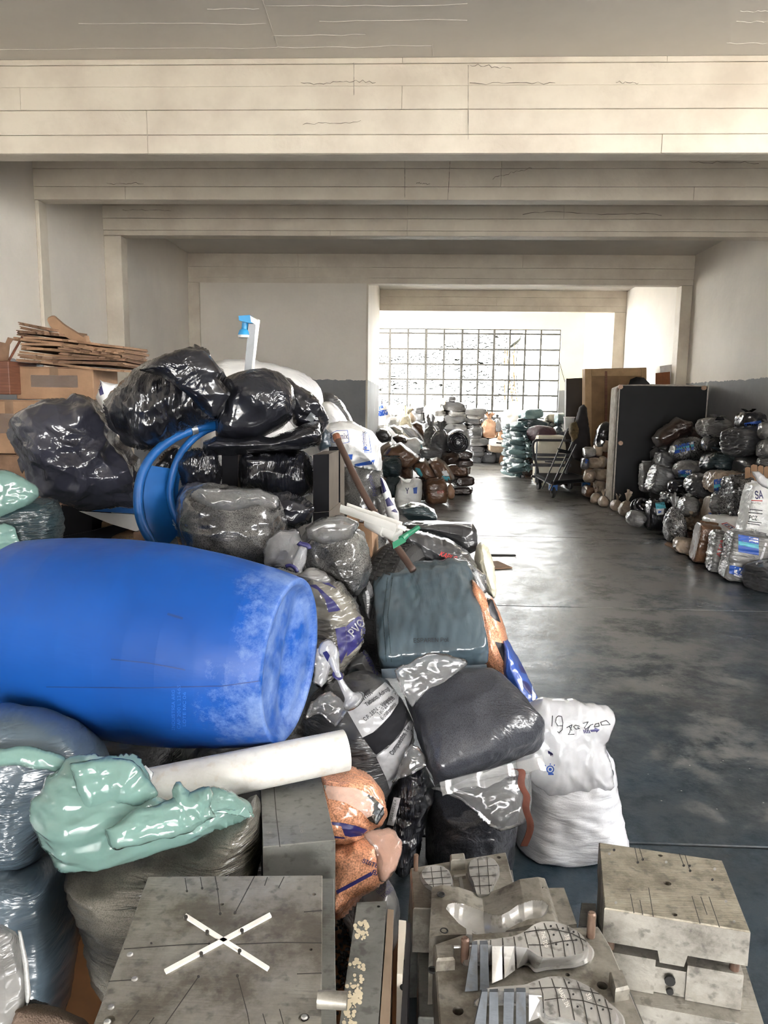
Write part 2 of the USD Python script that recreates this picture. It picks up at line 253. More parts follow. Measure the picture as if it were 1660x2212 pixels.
# the yard outside, and the gate wall behind the camera
struct('ground', cat([bx(-60, 60, 21.4, 90, -.3, -.05), bx(XR+.2, 60, GY-.2, 21.4, -.3, -.05), bx(-60, 60, -80, GY-.2, -.3, -.05)]), m_out, 'pale concrete yard outside the hall', 'ground')
rw = thing('wall_rear', 'wall around the wide open gate behind the camera', 'wall', kind='structure')
obj('wall_panel', bx(XL-.2, GX0, GY-.2, GY, 0, ZC), m_wall, rw); obj('wall_panel', bx(GX1, XR+.2, GY-.2, GY, 0, ZC), m_wall, rw); obj('lintel', bx(GX0, GX1, GY-.2, GY, GZ, ZC), m_wall, rw)
# ---------------------------------------------------------------- soft things: sacks, bags, film
_cs = {}
def cube_grid(n):
    if n not in _cs:
        m = trimesh.creation.box((2, 2, 2)); u = np.linspace(-1, 1, n+1); A, B = np.meshgrid(u, u, indexing='ij'); V, Fc, o = [], [], 0
        for ax in range(3):
            for s in (-1, 1):
                p = np.zeros((n+1, n+1, 3)); p[..., ax] = s; p[..., (ax+1) % 3] = A; p[..., (ax+2) % 3] = B; V.append(p.reshape(-1, 3))
                i = np.arange((n+1)*(n+1)).reshape(n+1, n+1); q = np.stack([i[:-1, :-1], i[1:, :-1], i[1:, 1:], i[:-1, 1:]], -1).reshape(-1, 4)+o
                q = q if s > 0 else q[:, ::-1]; Fc += [q[:, [0, 1, 2]], q[:, [0, 2, 3]]]; o += (n+1)**2
        m = trimesh.Trimesh(np.vstack(V), np.vstack(Fc), process=True, merge_norm=True); m.merge_vertices(); _cs[n] = (np.array(m.vertices), np.array(m.faces))
    return _cs[n]
def crumple(q, size, seed):
    """Crushed-film relief: cells that dip between sharp ridges."""
    lo, hi = q.min(0)-size, q.max(0)+size; k = int(np.clip(np.prod((hi-lo)/size)*1.1, 8, 40000)); c = np.random.default_rng(int(seed)+77).uniform(lo, hi, (k, 3))
    return cKDTree(c).query(q)[0]/size
def wrinkle(v, f, amp, seed, s, stretch, low):
    m = trimesh.Trimesh(v, f, process=False); nrm = m.vertex_normals; q = v*np.asarray(stretch)+.02*noise3(v+seed, 6.0, seed+3, 2)[:, None]*6
    h = .55*(ridge(q+seed*3.17, s, seed)-.55)+1.0*(crumple(q, 1.15/s, seed)-.55)+.45*(crumple(q*[1.0, 1, 1.3], .55/s, seed+1)-.55)
    return v + nrm*(amp*h[:, None]*1.5 + low*noise3(v+seed*1.9, s*.35, seed+5, 3)[:, None]*2)
# ---- soft things give way to what already lies there: per thing the nearest and farthest depth over the cells of a sight-line grid
CELL = 5.0; LAID = []
def lay(mesh, hard=False):
    v = np.array(mesh.vertices); n = len(mesh.faces)
    if n < 3000 or hard: v = np.vstack([v, trimesh.sample.sample_surface(mesh, 6000, seed=1)[0]])
    else: v = np.vstack([v, v[mesh.faces].mean(1)])
    q, w = pr(v); k = w > .2; q, w = q[k], w[k]
    if not len(q): return
    c = np.floor(q/CELL).astype(int); lo = c.min(0)-1; c -= lo; sh = c.max(0)+2
    if sh[0]*sh[1] > 4e5: return
    near = np.full(sh, np.inf); farr = np.full(sh, -np.inf); np.minimum.at(near, (c[:, 0], c[:, 1]), w); np.maximum.at(farr, (c[:, 0], c[:, 1]), w)
    LAID.append((lo, near, farr))
def settle(v, f=None, gap=.008):
    v = np.array(v); d = v-EYE; w = d@fw; ok = w > .2; q, _ = pr(v); ci = np.floor(q/CELL).astype(int); w2 = w.copy()
    for lo, near, farr in LAID:
        c = ci-lo; inn = ok & (c[:, 0] >= 0) & (c[:, 1] >= 0) & (c[:, 0] < near.shape[0]) & (c[:, 1] < near.shape[1]); idx = np.nonzero(inn)[0]
        if not len(idx): continue
        a, b = near[c[idx, 0], c[idx, 1]], farr[c[idx, 0], c[idx, 1]]; hit = (w2[idx] > a-gap) & (w2[idx] < b+gap)
        fr = hit & (w2[idx]-a < b-w2[idx]); w2[idx] = np.where(fr, a-gap, np.where(hit, b+gap, w2[idx]))
    dl = np.clip(w2-w, -.18, .18)
    if f is not None and np.any(dl):
        import scipy.sparse as sp
        e = np.vstack([f[:, [0, 1]], f[:, [1, 2]], f[:, [2, 0]]]); A = sp.coo_matrix((np.ones(2*len(e)), (np.r_[e[:, 0], e[:, 1]], np.r_[e[:, 1], e[:, 0]])), shape=(len(v),)*2).tocsr(); dg = np.maximum(np.asarray(A.sum(1)).ravel(), 1)
        for _ in range(3): dl = .45*dl+.55*(A@dl)/dg
    v = EYE+d*((w+dl)/np.maximum(w, .2))[:, None]; v[:, 2] = np.maximum(v[:, 2], .002); return v
def sack_mesh(w, d, h, axis='z', n=4.0, pinch=.55, seed=0, wr=.010, res=12, ws=None, stretch=None, low=.03, sag=.0, top=0.0, twist=0.0):
    p, f = cube_grid(res); q = p/((np.abs(p)**n).sum(1)**(1/n))[:, None]
    a = 'xyz'.index(axis); th = {'x': 2, 'z': 1, 'y': 2}[axis]; o = 3-a-th
    t = np.abs(q[:, a]); q[:, th] *= 1-pinch*t**4; q[:, o] *= 1+.05*t**5
    if top:                                          # gathered towards the top
        g = np.clip((q[:, 2]+.1)/1.1, 0, 1)**2.2; th_ = np.arctan2(q[:, 1], q[:, 0])
        k = 1-top*g; k *= 1+.09*g*np.sin(9*th_+seed)+.06*g*np.sin(17*th_+2*seed); q[:, :2] *= k[:, None]
    if sag: q[:, :2] *= (1+sag*np.clip(-q[:, 2], -1, 1)*(1-q[:, 2]**2))[:, None]
    v = q*np.array([w, d, h])/2
    if twist: c = np.cos(twist*q[:, 2]); s_ = np.sin(twist*q[:, 2]); v[:, 0], v[:, 1] = v[:, 0]*c-v[:, 1]*s_, v[:, 0]*s_+v[:, 1]*c
    L = min(w, d, h); stretch = stretch or {'x': (3.4, .8, .8), 'z': (.75, .75, 3.6), 'y': (.8, 3.0, .8)}[axis]
    v = wrinkle(v, f, wr, seed, (ws or 4.6/L), stretch, low*L)
    v[:, 2] = np.maximum(v[:, 2], -h/2); v[:, 2] = np.minimum(v[:, 2], h/2*1.06)
    return trimesh.Trimesh(v, f, process=False)
def ruffle(r, h, seed, flare=1.5, folds=6, n=40, m=7, lean=(0, 0)):
    th = np.arange(n)*2*np.pi/n; rg = np.random.default_rng(seed); V, Fc = [], []; a1, a2, hz_ = rg.random(3)*6
    for i in range(m+1):
        t = i/m; rad = r*(.55+flare*t**1.2)*(1+(.12+.35*t)*np.sin(folds*th+a1)+.18*t*np.sin((folds*2+1)*th+a2))
        z = h*t*(1+.25*t*np.sin(2*th+hz_)+.12*t*np.sin(5*th+a2)); V.append(np.c_[rad*np.cos(th)+lean[0]*t*h, rad*np.sin(th)*.8+lean[1]*t*h, z])
        if i:
            for k in range(n): a, b = (i-1)*n+k, (i-1)*n+(k+1) % n; Fc += [[a, b, b+n], [a, b+n, a+n]]
    return trimesh.Trimesh(np.vstack(V), Fc, process=False)
def ring(r, z, t=.008, n=20, sy=1.0):
    th = np.arange(n)*2*np.pi/n; return tube(np.c_[r*np.cos(th), r*sy*np.sin(th), np.full(n, z)], t, 7, True)
def seal_strip(w, h, seed, amp=.006, n=24):
    """A flat heat-sealed fin, rippled; in the xz plane from z 0 to h."""
    x = np.linspace(-w/2, w/2, n); rg = np.random.default_rng(seed); y = amp*np.sin(x/w*rg.uniform(12, 20)+rg.random()*6)+amp*.6*np.sin(x/w*37)
    V = np.vstack([np.c_[x, y*.2, 0*x], np.c_[x, y, 0*x+h*.6], np.c_[x, y*1.6, 0*x+h*(1+.1*np.sin(x/w*9))]]); V = np.vstack([V, V+[0, .003, 0]]); Fc = []
    for L in range(2):
        for k in range(n-1): a = L*n+k; Fc += [[a, a+1, a+1+n], [a, a+1+n, a+n]]; b = a+3*n; Fc += [[b, b+1+n, b+1], [b, b+n, b+1+n]]
    return trimesh.Trimesh(V, Fc, process=False)
def outline(pts, n=160, jit=0.0, seed=0):
    pts = np.asarray(pts, float); pts = np.vstack([pts, pts[:1]]); s = np.r_[0, np.cumsum(np.linalg.norm(np.diff(pts, axis=0), axis=1))]
    u = np.linspace(0, s[-1], n, endpoint=False); q = np.c_[np.interp(u, s, pts[:, 0]), np.interp(u, s, pts[:, 1])]
    q = .25*np.roll(q, 1, 0)+.5*q+.25*np.roll(q, -1, 0)
    if jit: q = q+np.random.default_rng(seed).normal(0, jit, q.shape)
    return q
def plane_at(px, py, Y, facing=1.0):
    c = P(px, py, Y); nr = np.array([0, -1.0, 0])*(1-facing)+(EYE-c)/np.linalg.norm(EYE-c)*facing; nr /= np.linalg.norm(nr); return c, nr
def to_plane(q, c, nr):
    d = np.array([ray(*x) for x in q]); t = ((c-EYE)@nr)/(d@nr); return EYE+d*t[:, None]
def inflate(pts, Y, T, N=900, facing=1.0, seed=0, wr=.012, ws=9.0, stretch=(1, 1, 1), back=1.0, low=.02, rim=.55, edge=120, jit=0.0, dz=0.0):
    """A stuffed bag with the given outline (frame pixels) standing at depth Y: full volume front and back, creased."""
    q = outline(pts, edge, jit, seed); cpx = q.mean(0); c, nr = plane_at(*cpx, Y, facing)
    W = to_plane(q, c, nr); ex = np.cross([0, 0, 1.0], nr); ex /= np.linalg.norm(ex); ez = np.cross(nr, ex)
    L = np.c_[(W-c)@ex, (W-c)@ez]; poly = Polygon(L).buffer(0)
    poly = max(getattr(poly, 'geoms', [poly]), key=lambda g: g.area)
    h = math.sqrt(poly.area/N); x0, y0, x1, y1 = poly.bounds; B = np.array(poly.exterior.coords)[:-1]
    gx, gy = np.meshgrid(np.arange(x0, x1, h), np.arange(y0, y1, h*.87)); gx[1::2] += h/2; g = np.c_[gx.ravel(), gy.ravel()]
    import shapely
    ins = shapely.contains_xy(poly, g[:, 0], g[:, 1]); g = g[ins]; bd = cKDTree(np.array([poly.exterior.interpolate(s).coords[0] for s in np.linspace(0, poly.length, 600)]))
    d = bd.query(g)[0]; g = g[d > h*.45]; d = d[d > h*.45]
    A = np.vstack([B, g]); dd = np.r_[np.zeros(len(B)), d]; tri = Delaunay(A).simplices; cen = A[tri].mean(1); tri = tri[shapely.contains_xy(poly, cen[:, 0], cen[:, 1])]
    e1 = A[tri[:, 1]]-A[tri[:, 0]]; e2 = A[tri[:, 2]]-A[tri[:, 0]]; fl_ = (e1[:, 0]*e2[:, 1]-e1[:, 1]*e2[:, 0]) < 0; tri[fl_] = tri[fl_][:, ::-1]
    Rm = dd.max()*rim; hh = T/2*np.sqrt(np.clip(1-(1-np.minimum(dd/Rm, 1))**2, 0, 1))*(1+.12*np.clip(dd/Rm-1, 0, 1))
    nb = len(B); inner = np.arange(nb, len(A)); mp_ = np.arange(len(A)); mp_[inner] = len(A)+np.arange(len(inner))
    base = c + A[:, :1]*ex + A[:, 1:]*ez
    fr = base + nr*hh[:, None]; bk = base[inner] - nr*(hh[inner]*back)[:, None]
    V = np.vstack([fr, bk]); Fc = np.vstack([tri, mp_[tri][:, ::-1]])
    V = wrinkle(V, Fc, wr, seed, ws, stretch, low); V[:, 2] = np.maximum(V[:, 2], .002); V[:, 2] += dz
    return trimesh.Trimesh(V, Fc, process=False)
def decal(parent, name, targets, shape, m, px=True, lift=.0025, label=None, fine=6.0):
    """A flat print lying on a surface: shape is a shapely polygon in frame pixels, dropped onto the target meshes along the sight line."""
    T = [t for t in (targets if isinstance(targets, list) else [targets])]; V0 = np.vstack([t.vertices for t in T]); o = np.cumsum([0]+[len(t.vertices) for t in T]); F0 = np.vstack([t.faces+a for t, a in zip(T, o)])
    if isinstance(shape, trimesh.Trimesh): s2 = shape
    else: s2 = ext(shape, 1.0); s2 = trimesh.Trimesh(s2.vertices, s2.faces[np.all(s2.vertices[s2.faces][:, :, 2] > .5, 1)], process=True)
    v, f = s2.vertices.copy(), s2.faces; v[:, 2] = 0
    v, f = trimesh.remesh.subdivide_to_size(v, f, fine, max_iter=8); tm = trimesh.Trimesh(v, f, process=True); v, f = np.array(tm.vertices), np.array(tm.faces)
    q, w = pr(V0); t2 = q[F0]; wt = w[F0]; lo, hi = t2.min(1), t2.max(1)
    k = np.all(hi > v[:, :2].min(0)-2, 1) & np.all(lo < v[:, :2].max(0)+2, 1); t2, wt, Fk = t2[k], wt[k], F0[k]
    out = np.full((len(v), 3), np.nan)
    a, b, c = t2[:, 0], t2[:, 1], t2[:, 2]; den = (b[:, 1]-c[:, 1])*(a[:, 0]-c[:, 0])+(c[:, 0]-b[:, 0])*(a[:, 1]-c[:, 1]); den[np.abs(den) < 1e-9] = 1e-9
    for s in range(0, len(v), 200):
        p_ = v[s:s+200, None, :2]; l1 = ((b[:, 1]-c[:, 1])*(p_[..., 0]-c[:, 0])+(c[:, 0]-b[:, 0])*(p_[..., 1]-c[:, 1]))/den; l2 = ((c[:, 1]-a[:, 1])*(p_[..., 0]-c[:, 0])+(a[:, 0]-c[:, 0])*(p_[..., 1]-c[:, 1]))/den; l3 = 1-l1-l2
        ok = (l1 > -1e-6) & (l2 > -1e-6) & (l3 > -1e-6); iw = l1/wt[:, 0]+l2/wt[:, 1]+l3/wt[:, 2]; dep = np.where(ok, 1/np.where(np.abs(iw) < 1e-9, 1e-9, iw), np.inf); j = dep.argmin(1); best = dep[np.arange(len(j)), j]
        for r_, (bb, xy) in enumerate(zip(best, v[s:s+200, :2])):
            if np.isfinite(bb): dr = ray(*xy); P3 = EYE+dr*(bb/(dr@fw)); out[s+r_] = P3-dr/np.linalg.norm(dr)*lift
    good = ~np.isnan(out[:, 0]); f = f[good[f].all(1)]
    if not len(f): return None
    Mi = np.linalg.inv(np.array(UsdGeom.XformCache().GetLocalToWorldTransform(parent)).T); k = np.isfinite(out[:, 0]); out[k] = out[k]@Mi[:3, :3].T+Mi[:3, 3]
    return obj(name, trimesh.Trimesh(out, f, process=True), m, parent, True, label)
def word(text, x0, y0, x1, y1, h, bold=False, slant=0.0):
    """Lettering as flat triangles in frame pixels: baseline from (x0, y0) towards (x1, y1), capitals h pixels tall."""
    t = meshkit.text_mesh(text, 1.0, .1, bold); k = np.all(t.vertices[t.faces][:, :, 2] > .05, 1); v = np.array(t.vertices); L = v[:, 0].max(); e = np.array([x1-x0, y1-y0], float); e1 = e/L; nn = np.array([e[1], -e[0]])/np.linalg.norm(e)*h
    q = np.c_[np.outer(v[:, 0]+slant*v[:, 1], e1)+np.outer(v[:, 1], nn)+[x0, y0], np.zeros(len(v))]; return trimesh.Trimesh(q, t.faces[k], process=True)
def stroke(pts, w): return LineString(pts).buffer(w/2, cap_style=2)
def quad(*p): return Polygon(p)
# ---- a sack fitted to its place: box = the pixels it fills in the frame, Yf its front's depth (None: it stands on the floor; ('x', X): at X across the hall)
SPECS = []
def place(box, Yf, D):
    x0, y0, x1, y1 = box; xc = (x0+x1)/2; z0 = None
    if Yf is None: g = G(xc, y1); Yf, z0 = float(g[1]), 0.0
    elif isinstance(Yf, tuple): d = ray(xc, y1); Yf = float(d[1]/d[0]*Yf[1]) - D/2
    a, b = P(x0, (y0+y1)/2, Yf+.3*D), P(x1, (y0+y1)/2, Yf+.3*D); zb = float(P(xc, y1, Yf)[2]) if z0 is None else 0.0; zt = float(P(xc, y0, Yf+.55*D)[2])
    zb = max(zb, 0.0)
    return (float(a[0]+b[0])/2, Yf+D/2, (zb+zt)/2), float(b[0]-a[0]), max(.06, zt-zb)
def sack(box, Yf, D, m, label, kind='sack', rot=(0, 0, 0), c='sack', name='sack', seed=None, res=None, prints=(), group=None, neck=None, wr=None, n=None, pinch=None, low=.05, size=None, mneck=None):
    loc, w, h = place(box, Yf, D); seed = seed if seed is not None else int(box[0]*7+box[1]*13) % 997
    if size: w, h = size
    px = (box[2]-box[0])*(box[3]-box[1]); res = res or int(np.clip(math.sqrt(px)/2.3, 11, 36)); L = min(w, D, h); wr = L*.042 if wr is None else wr; rg_ = np.random.default_rng(seed+9)
    if not any(rot): rot = (rg_.uniform(-5, 5), rg_.uniform(-6, 6), rg_.uniform(-18, 18))
    t = thing(name, label, c, loc, rot, group); B = frame_rot(rot)
    def add(nm, mesh, mt, lab=None):
        wm = mesh.copy(); wm.vertices = wm.vertices@B.T+loc
        if nm == 'body': wm.vertices = settle(wm.vertices, wm.faces); mesh = wm.copy(); mesh.vertices = (wm.vertices-loc)@B; lay(wm)
        obj(nm, mesh, mt, t, True, lab); return wm
    tg = []
    if kind == 'sack':
        ax = 'x' if w > h*1.15 else 'z'; tg.append(add('body', sack_mesh(w, D, h, ax, n or 7.0, .40 if pinch is None else pinch, seed, wr, res, low=low), m))
        if px > 500:
            e = .1*max(w, h)
            if ax == 'z': tg.append(add('seam', mv(seal_strip(w*.86, e*.55, seed), (0, 0, h/2-e*.08)), mneck or m))
            else: s = mv(seal_strip(h*.6, e*.5, seed), (0, 0, 0), (0, 90, 0)); tg.append(add('seam', mv(s, (w/2-e*.1, 0, 0)), mneck or m))
    elif kind == 'end':                              # lying, its closed mouth towards the camera
        tg.append(add('body', sack_mesh(w, D, h, 'y', n or 3.0, .3, seed, wr, res, low=low), m))
    elif kind == 'tied':
        nh = neck if neck is not None else .2; bh = h*(1-nh); bm = sack_mesh(w, D, bh, 'z', n or 3.3, 0, seed, wr, res, low=low, top=.62, sag=.06)
        tg.append(add('body', mv(bm, (0, 0, -h*nh/2)), m)); r = w*.2
        tg.append(add('neck', mv(ruffle(r*.7, h*nh*1.15, seed, 1.1 if nh < .3 else .9, 5+seed % 4), (0, 0, h/2-h*nh*1.08)), mneck or m)); add('tie', ring(r*.5, h/2-h*nh*1.0, r*.09), m_tie)
    elif kind == 'lump':
        tg.append(add('body', sack_mesh(w, D, h, 'z', n or 2.8, 0, seed, wr*1.7, res, ws=3.4/L, stretch=(1, 1, 1), low=low*2), m))
        if px > 500: tg.append(add('gathered_top', mv(ruffle(w*.12, h*.22, seed, 1.2, 5), ((seed % 5-2)*w*.06, 0, h*.40)), mneck or m))
    for nm, sh, mt in prints: decal(t, nm, tg, sh, mt)
    SPECS.append((t, tg)); return t, tg
def puff(pts, Y, T, m, label, c='bag', name='plastic_bag', group=None, prints=(), parts=(), smooth=True, free=False, **k):
    me = inflate(pts, Y, T, **k)
    if not free: me.vertices = settle(me.vertices, me.faces)
    lay(me)
    if not prints and not parts: return one(name, me, m, label, c, group, smooth=smooth), [me]
    t = thing(name, label, c, (0, 0, 0), (0, 0, 0), group); obj('body', me, m, t, smooth); tg = [me]
    for nm, f2, m2 in parts:
        obj(nm, f2, m2, t, smooth); tg.append(f2)
    for nm, sh, mt in prints: decal(t, nm, tg, sh, mt)
    return t, tg
# ---- film colours
m_tie = plain('tie_string', (.10, .09, .08), .7)
m_black = film('black_film', (.014, .015, .020), .22, .7, wr=.75, ws=(8, 8, 8), c2=(.006, .006, .009), crack=9.0)
m_black2 = film('black_film_streaked', (.012, .013, .018), .2, .8, wr=.8, ws=(38, 10, 6), c2=(.006, .006, .008), crack=5.0)
m_charcoal = film('charcoal_crumpled_film', (.040, .041, .056), .2, .7, wr=.8, ws=(7, 7, 7), c2=(.028, .028, .040), crack=7.0)
m_dark = film('dark_granulate_film', (.040, .042, .050), .3, .5, grain=.5, gs=330, c2=(.025, .027, .034), wr=.4, crack=7)
m_grey = film('grey_granulate_film', (.13, .13, .13), .28, .5, c2=(.08, .08, .082), wr=.45, ws=(8, 8, 45))
m_silver = film('silver_grey_film', (.22, .215, .205), .25, .6, c2=(.09, .088, .086), wr=.6, ws=(9, 9, 40))
m_greyd = film('deep_grey_film', (.055, .055, .057), .28, .6, c2=(.03, .03, .032), wr=.55, ws=(9, 9, 40))
m_teal = film('teal_film', (.060, .110, .120), .25, .6, c2=(.038, .072, .082), wr=.6, ws=(7, 7, 42))
m_teald = film('dark_teal_film', (.022, .040, .045), .25, .6, c2=(.013, .025, .030), wr=.65, ws=(8, 8, 48))
m_slates = film('smooth_slate_film', (.062, .088, .105), .2, .9, c2=(.045, .066, .080), wr=.18, ws=(14, 4, 4), crack=2.0)
m_tealp = film('pale_teal_film', (.22, .33, .33), .25, .6, c2=(.12, .2, .21), wr=.5)
m_slate = film('slate_blue_film', (.062, .085, .105), .27, .6, c2=(.038, .055, .072), wr=.5, ws=(9, 6, 36))
m_brown = film('brown_granulate_film', (.155, .080, .045), .3, .5, grain=.3, gs=150, c2=(.10, .052, .03), wr=.4)
m_brownd = film('dark_brown_film', (.055, .032, .024), .3, .5, c2=(.032, .02, .016), wr=.5)
m_beige = film('beige_film', (.40, .31, .23), .35, .4, c2=(.26, .2, .15), wr=.45)
m_orange = film('orange_pellet_film', (.60, .29, .17), .3, .5, grain=.45, gs=210, c2=(.50, .22, .12), wr=.35)
m_tan = film('tan_film', (.5, .30, .19), .35, .4, c2=(.36, .2, .12), wr=.4)
m_white = film('white_film', (.80, .79, .77), .3, .4, c2=(.66, .66, .66), wr=.5)
m_whitep = film('white_powder_film', (.74, .75, .79), .32, .4, grain=.10, gs=420, c2=(.64, .65, .70), wr=.35, ws=(5, 5, 26), crack=5)
m_cream = film('cream_film', (.70, .66, .52), .4, .3, c2=(.55, .5, .38), wr=.5)
m_cleard = film('clear_film_on_dark_flakes', (.15, .145, .135), .2, .8, grain=.55, gs=240, c2=(.022, .022, .024), wr=.7, ws=(6, 6, 9), crack=8)
m_pepper = film('clear_film_on_pepper_pellets', (.20, .195, .19), .25, .6, grain=.95, gs=70, c2=(.04, .04, .042), wr=.5)
m_silverb = film('silver_brown_film', (.17, .158, .135), .2, .8, c2=(.035, .032, .028), wr=.75, ws=(9, 9, 34))
m_blue = film('blue_film', (.045, .10, .38), .3, .6, c2=(.03, .07, .28), wr=.5)
m_purple = film('purple_cloth', (.065, .024, .034), .6, .0, c2=(.04, .016, .024), wr=.4)
m_loose = clear('loose_clear_film', (.55, .55, .55), .22, .10, .5)
m_milky = clear('milky_film', (.84, .84, .86), .74, .16, .45)
m_half = clear('half_clear_film', (.74, .74, .76), .42, .12, .5)
m_green = clear('green_film', (.25, .41, .36), .78, .12, .45)
m_ink = plain('navy_ink', (.022, .020, .11), .45); m_inkk = plain('black_ink', (.012, .012, .016), .45); m_inkb = plain('blue_ink', (.02, .09, .42), .4)
m_inkc = plain('cyan_ink', (.09, .42, .52), .4); m_inkw = plain('white_ink', (.72, .72, .74), .4); m_inkr = plain('red_ink', (.45, .03, .03), .45); m_inkg = plain('grey_ink', (.30, .30, .31), .3, coat=.4)
# ---- hard materials
m_card = plain('cardboard', (.36, .215, .125), .8, var=.3, vs=5, bump=.15, bs=60); m_cardd = plain('old_cardboard', (.24, .14, .085), .85, var=.4, vs=7, bump=.2, bs=50)
m_tape = clear('packing_tape', (.45, .32, .2), .25, .08, .3)
m_wood = mat('brown_wood', {'g': ('geometry', {}), 'mp': ('mapping', {'scale': (2, 2, 30)}), 'n': ('noise_texture', {'scale': 2.0, 'detail': 5.0, 'distortion': .6}), 'r': ('rgb_ramp', {'ramp': [(.3, (.10, .035, .02)), (.7, (.19, .075, .042))]}), 'p': ('principled_bsdf', {'roughness': .5})}, [('g.position', 'mp.vector'), ('mp.vector', 'n.vector'), ('n.fac', 'r.fac'), ('r.color', 'p.base_color')])
m_board = plain('black_board', (.010, .010, .012), .85, var=.3, spec=.12); m_boardedge = plain('board_edge', (.12, .10, .08), .8)
m_drum = mat('drum_plastic', {'t': ('texture_coordinate', {}), 'n': ('noise_texture', {'scale': 7.0, 'detail': 9.0, 'roughness': .78}), 'x': ('separate_xyz', {}), 'mr': ('map_range', {'from_min': .16, 'from_max': .47, 'to_min': -.12, 'to_max': .17}), 'ad': ('math', {'math_type': 'add'}),
    'r': ('rgb_ramp', {'ramp': [(.58, (0, 0, 0)), (.92, (.8, .8, .8))]}), 'n2': ('noise_texture', {'scale': 2.0, 'detail': 3.0}), 'r2': ('rgb_ramp', {'ramp': [(.3, (.004, .047, .225)), (.7, (.006, .070, .31))]}), 'm': ('mix', {'color2': (.25, .34, .52)}),
    'mp': ('mapping', {'scale': (1, 1, .25)}), 'bn': ('noise_texture', {'scale': 22.0, 'detail': 4.0}), 'b': ('bump', {'strength': .12, 'distance': .01}), 'rr': ('map_range', {'to_min': .43, 'to_max': .65}), 'p': ('principled_bsdf', {'specular_ior_level': .32})},
    [('t.object', 'n.vector'), ('t.object', 'x.vector'), ('x.z', 'mr.value'), ('n.fac', 'ad.value1'), ('mr.result', 'ad.value2'), ('ad.value', 'r.fac'), ('t.object', 'n2.vector'), ('n2.fac', 'r2.fac'), ('r2.color', 'm.color1'), ('r.color', 'm.fac'), ('m.color', 'p.base_color'),
     ('t.object', 'mp.vector'), ('mp.vector', 'bn.vector'), ('bn.fac', 'b.height'), ('b.normal', 'p.normal'), ('r.color', 'rr.value'), ('rr.result', 'p.roughness')])
m_bluep = plain('blue_plastic', (.008, .085, .28), .42, var=.25, spec=.35); m_cyanp = plain('sky_blue_plastic', (.03, .28, .58), .35, var=.1)
m_pvc = plain('white_pvc', (.66, .65, .62), .35, var=.06, vs=9, coat=.2); m_whitepl = plain('white_plastic', (.74, .73, .68), .4, var=.08); m_dish = plain('pale_dish_paint', (.52, .50, .46), .5, var=.15)
m_galv = plain('galvanised_steel', (.26, .27, .285), .4, metal=.7, var=.2); m_ironk = plain('black_iron', (.02, .02, .024), .45, var=.3); m_rustbar = plain('brown_tube', (.075, .045, .034), .4, var=.3)
def metal(name, c, c2, rough=.42, vs=5.0, spot=(.05, .045, .04), metallic=.35, bumpk=.25):
    """Old machined aluminium: stained, scratched, dull."""
    return mat(name, {'g': ('geometry', {}), 'n': ('noise_texture', {'scale': vs, 'detail': 8.0, 'roughness': .7}), 'r': ('rgb_ramp', {'ramp': [(.30, tuple(x*.7 for x in c2)), (.42, c2), (.50, tuple(.5*(x+y) for x, y in zip(c, c2))), (.64, c)]}), 's': ('noise_texture', {'scale': 38.0, 'detail': 3.0}), 'sr': ('rgb_ramp', {'ramp': [(.56, (0, 0, 0)), (.68, (1, 1, 1))]}), 'm': ('mix', {'color2': spot}), 'sf': ('math', {'math_type': 'multiply', 'value2': .55}),
        'mp': ('mapping', {'scale': (14, 160, 60)}), 'l': ('noise_texture', {'scale': 1.0, 'detail': 4.0, 'distortion': .4}), 'rr': ('map_range', {'from_min': .3, 'from_max': .7, 'to_min': rough+.12, 'to_max': rough-.1}), 'b': ('bump', {'strength': bumpk, 'distance': .004}), 'p': ('principled_bsdf', {'metallic': metallic})},
        [('g.position', 'n.vector'), ('n.fac', 'r.fac'), ('g.position', 's.vector'), ('s.fac', 'sr.fac'), ('sr.color', 'sf.value1'), ('sf.value', 'm.fac'), ('r.color', 'm.color1'), ('m.color', 'p.base_color'), ('g.position', 'mp.vector'), ('mp.vector', 'l.vector'), ('l.fac', 'b.height'), ('b.normal', 'p.normal'), ('n.fac', 'rr.value'), ('rr.result', 'p.roughness')])
m_alu = metal('stained_aluminium', (.275, .258, .222), (.115, .10, .078), .45)
m_alul = metal('pale_aluminium', (.34, .318, .28), (.13, .118, .098), .5, 4.0)
m_alug = metal('grey_green_steel', (.19, .19, .172), (.10, .10, .088), .42, 3.0)
m_alub = metal('polished_aluminium', (.60, .59, .57), (.36, .35, .335), .27, 6.0, bumpk=.12, metallic=.6)
m_fin = metal('dull_grey_insert', (.11, .12, .135), (.07, .078, .088), .6, 4.0)
m_hole = plain('dark_hole', (.01, .009, .008), .8); m_pin = metal('rusty_pin', (.22, .15, .11), (.12, .07, .05), .35); m_groove = plain('groove_dark', (.03, .026, .022), .7); m_chalk = plain('white_resin', (.82, .78, .72), .6, var=.12, vs=30)  # grooves, slits and vent holes are drawn as thin dark figures
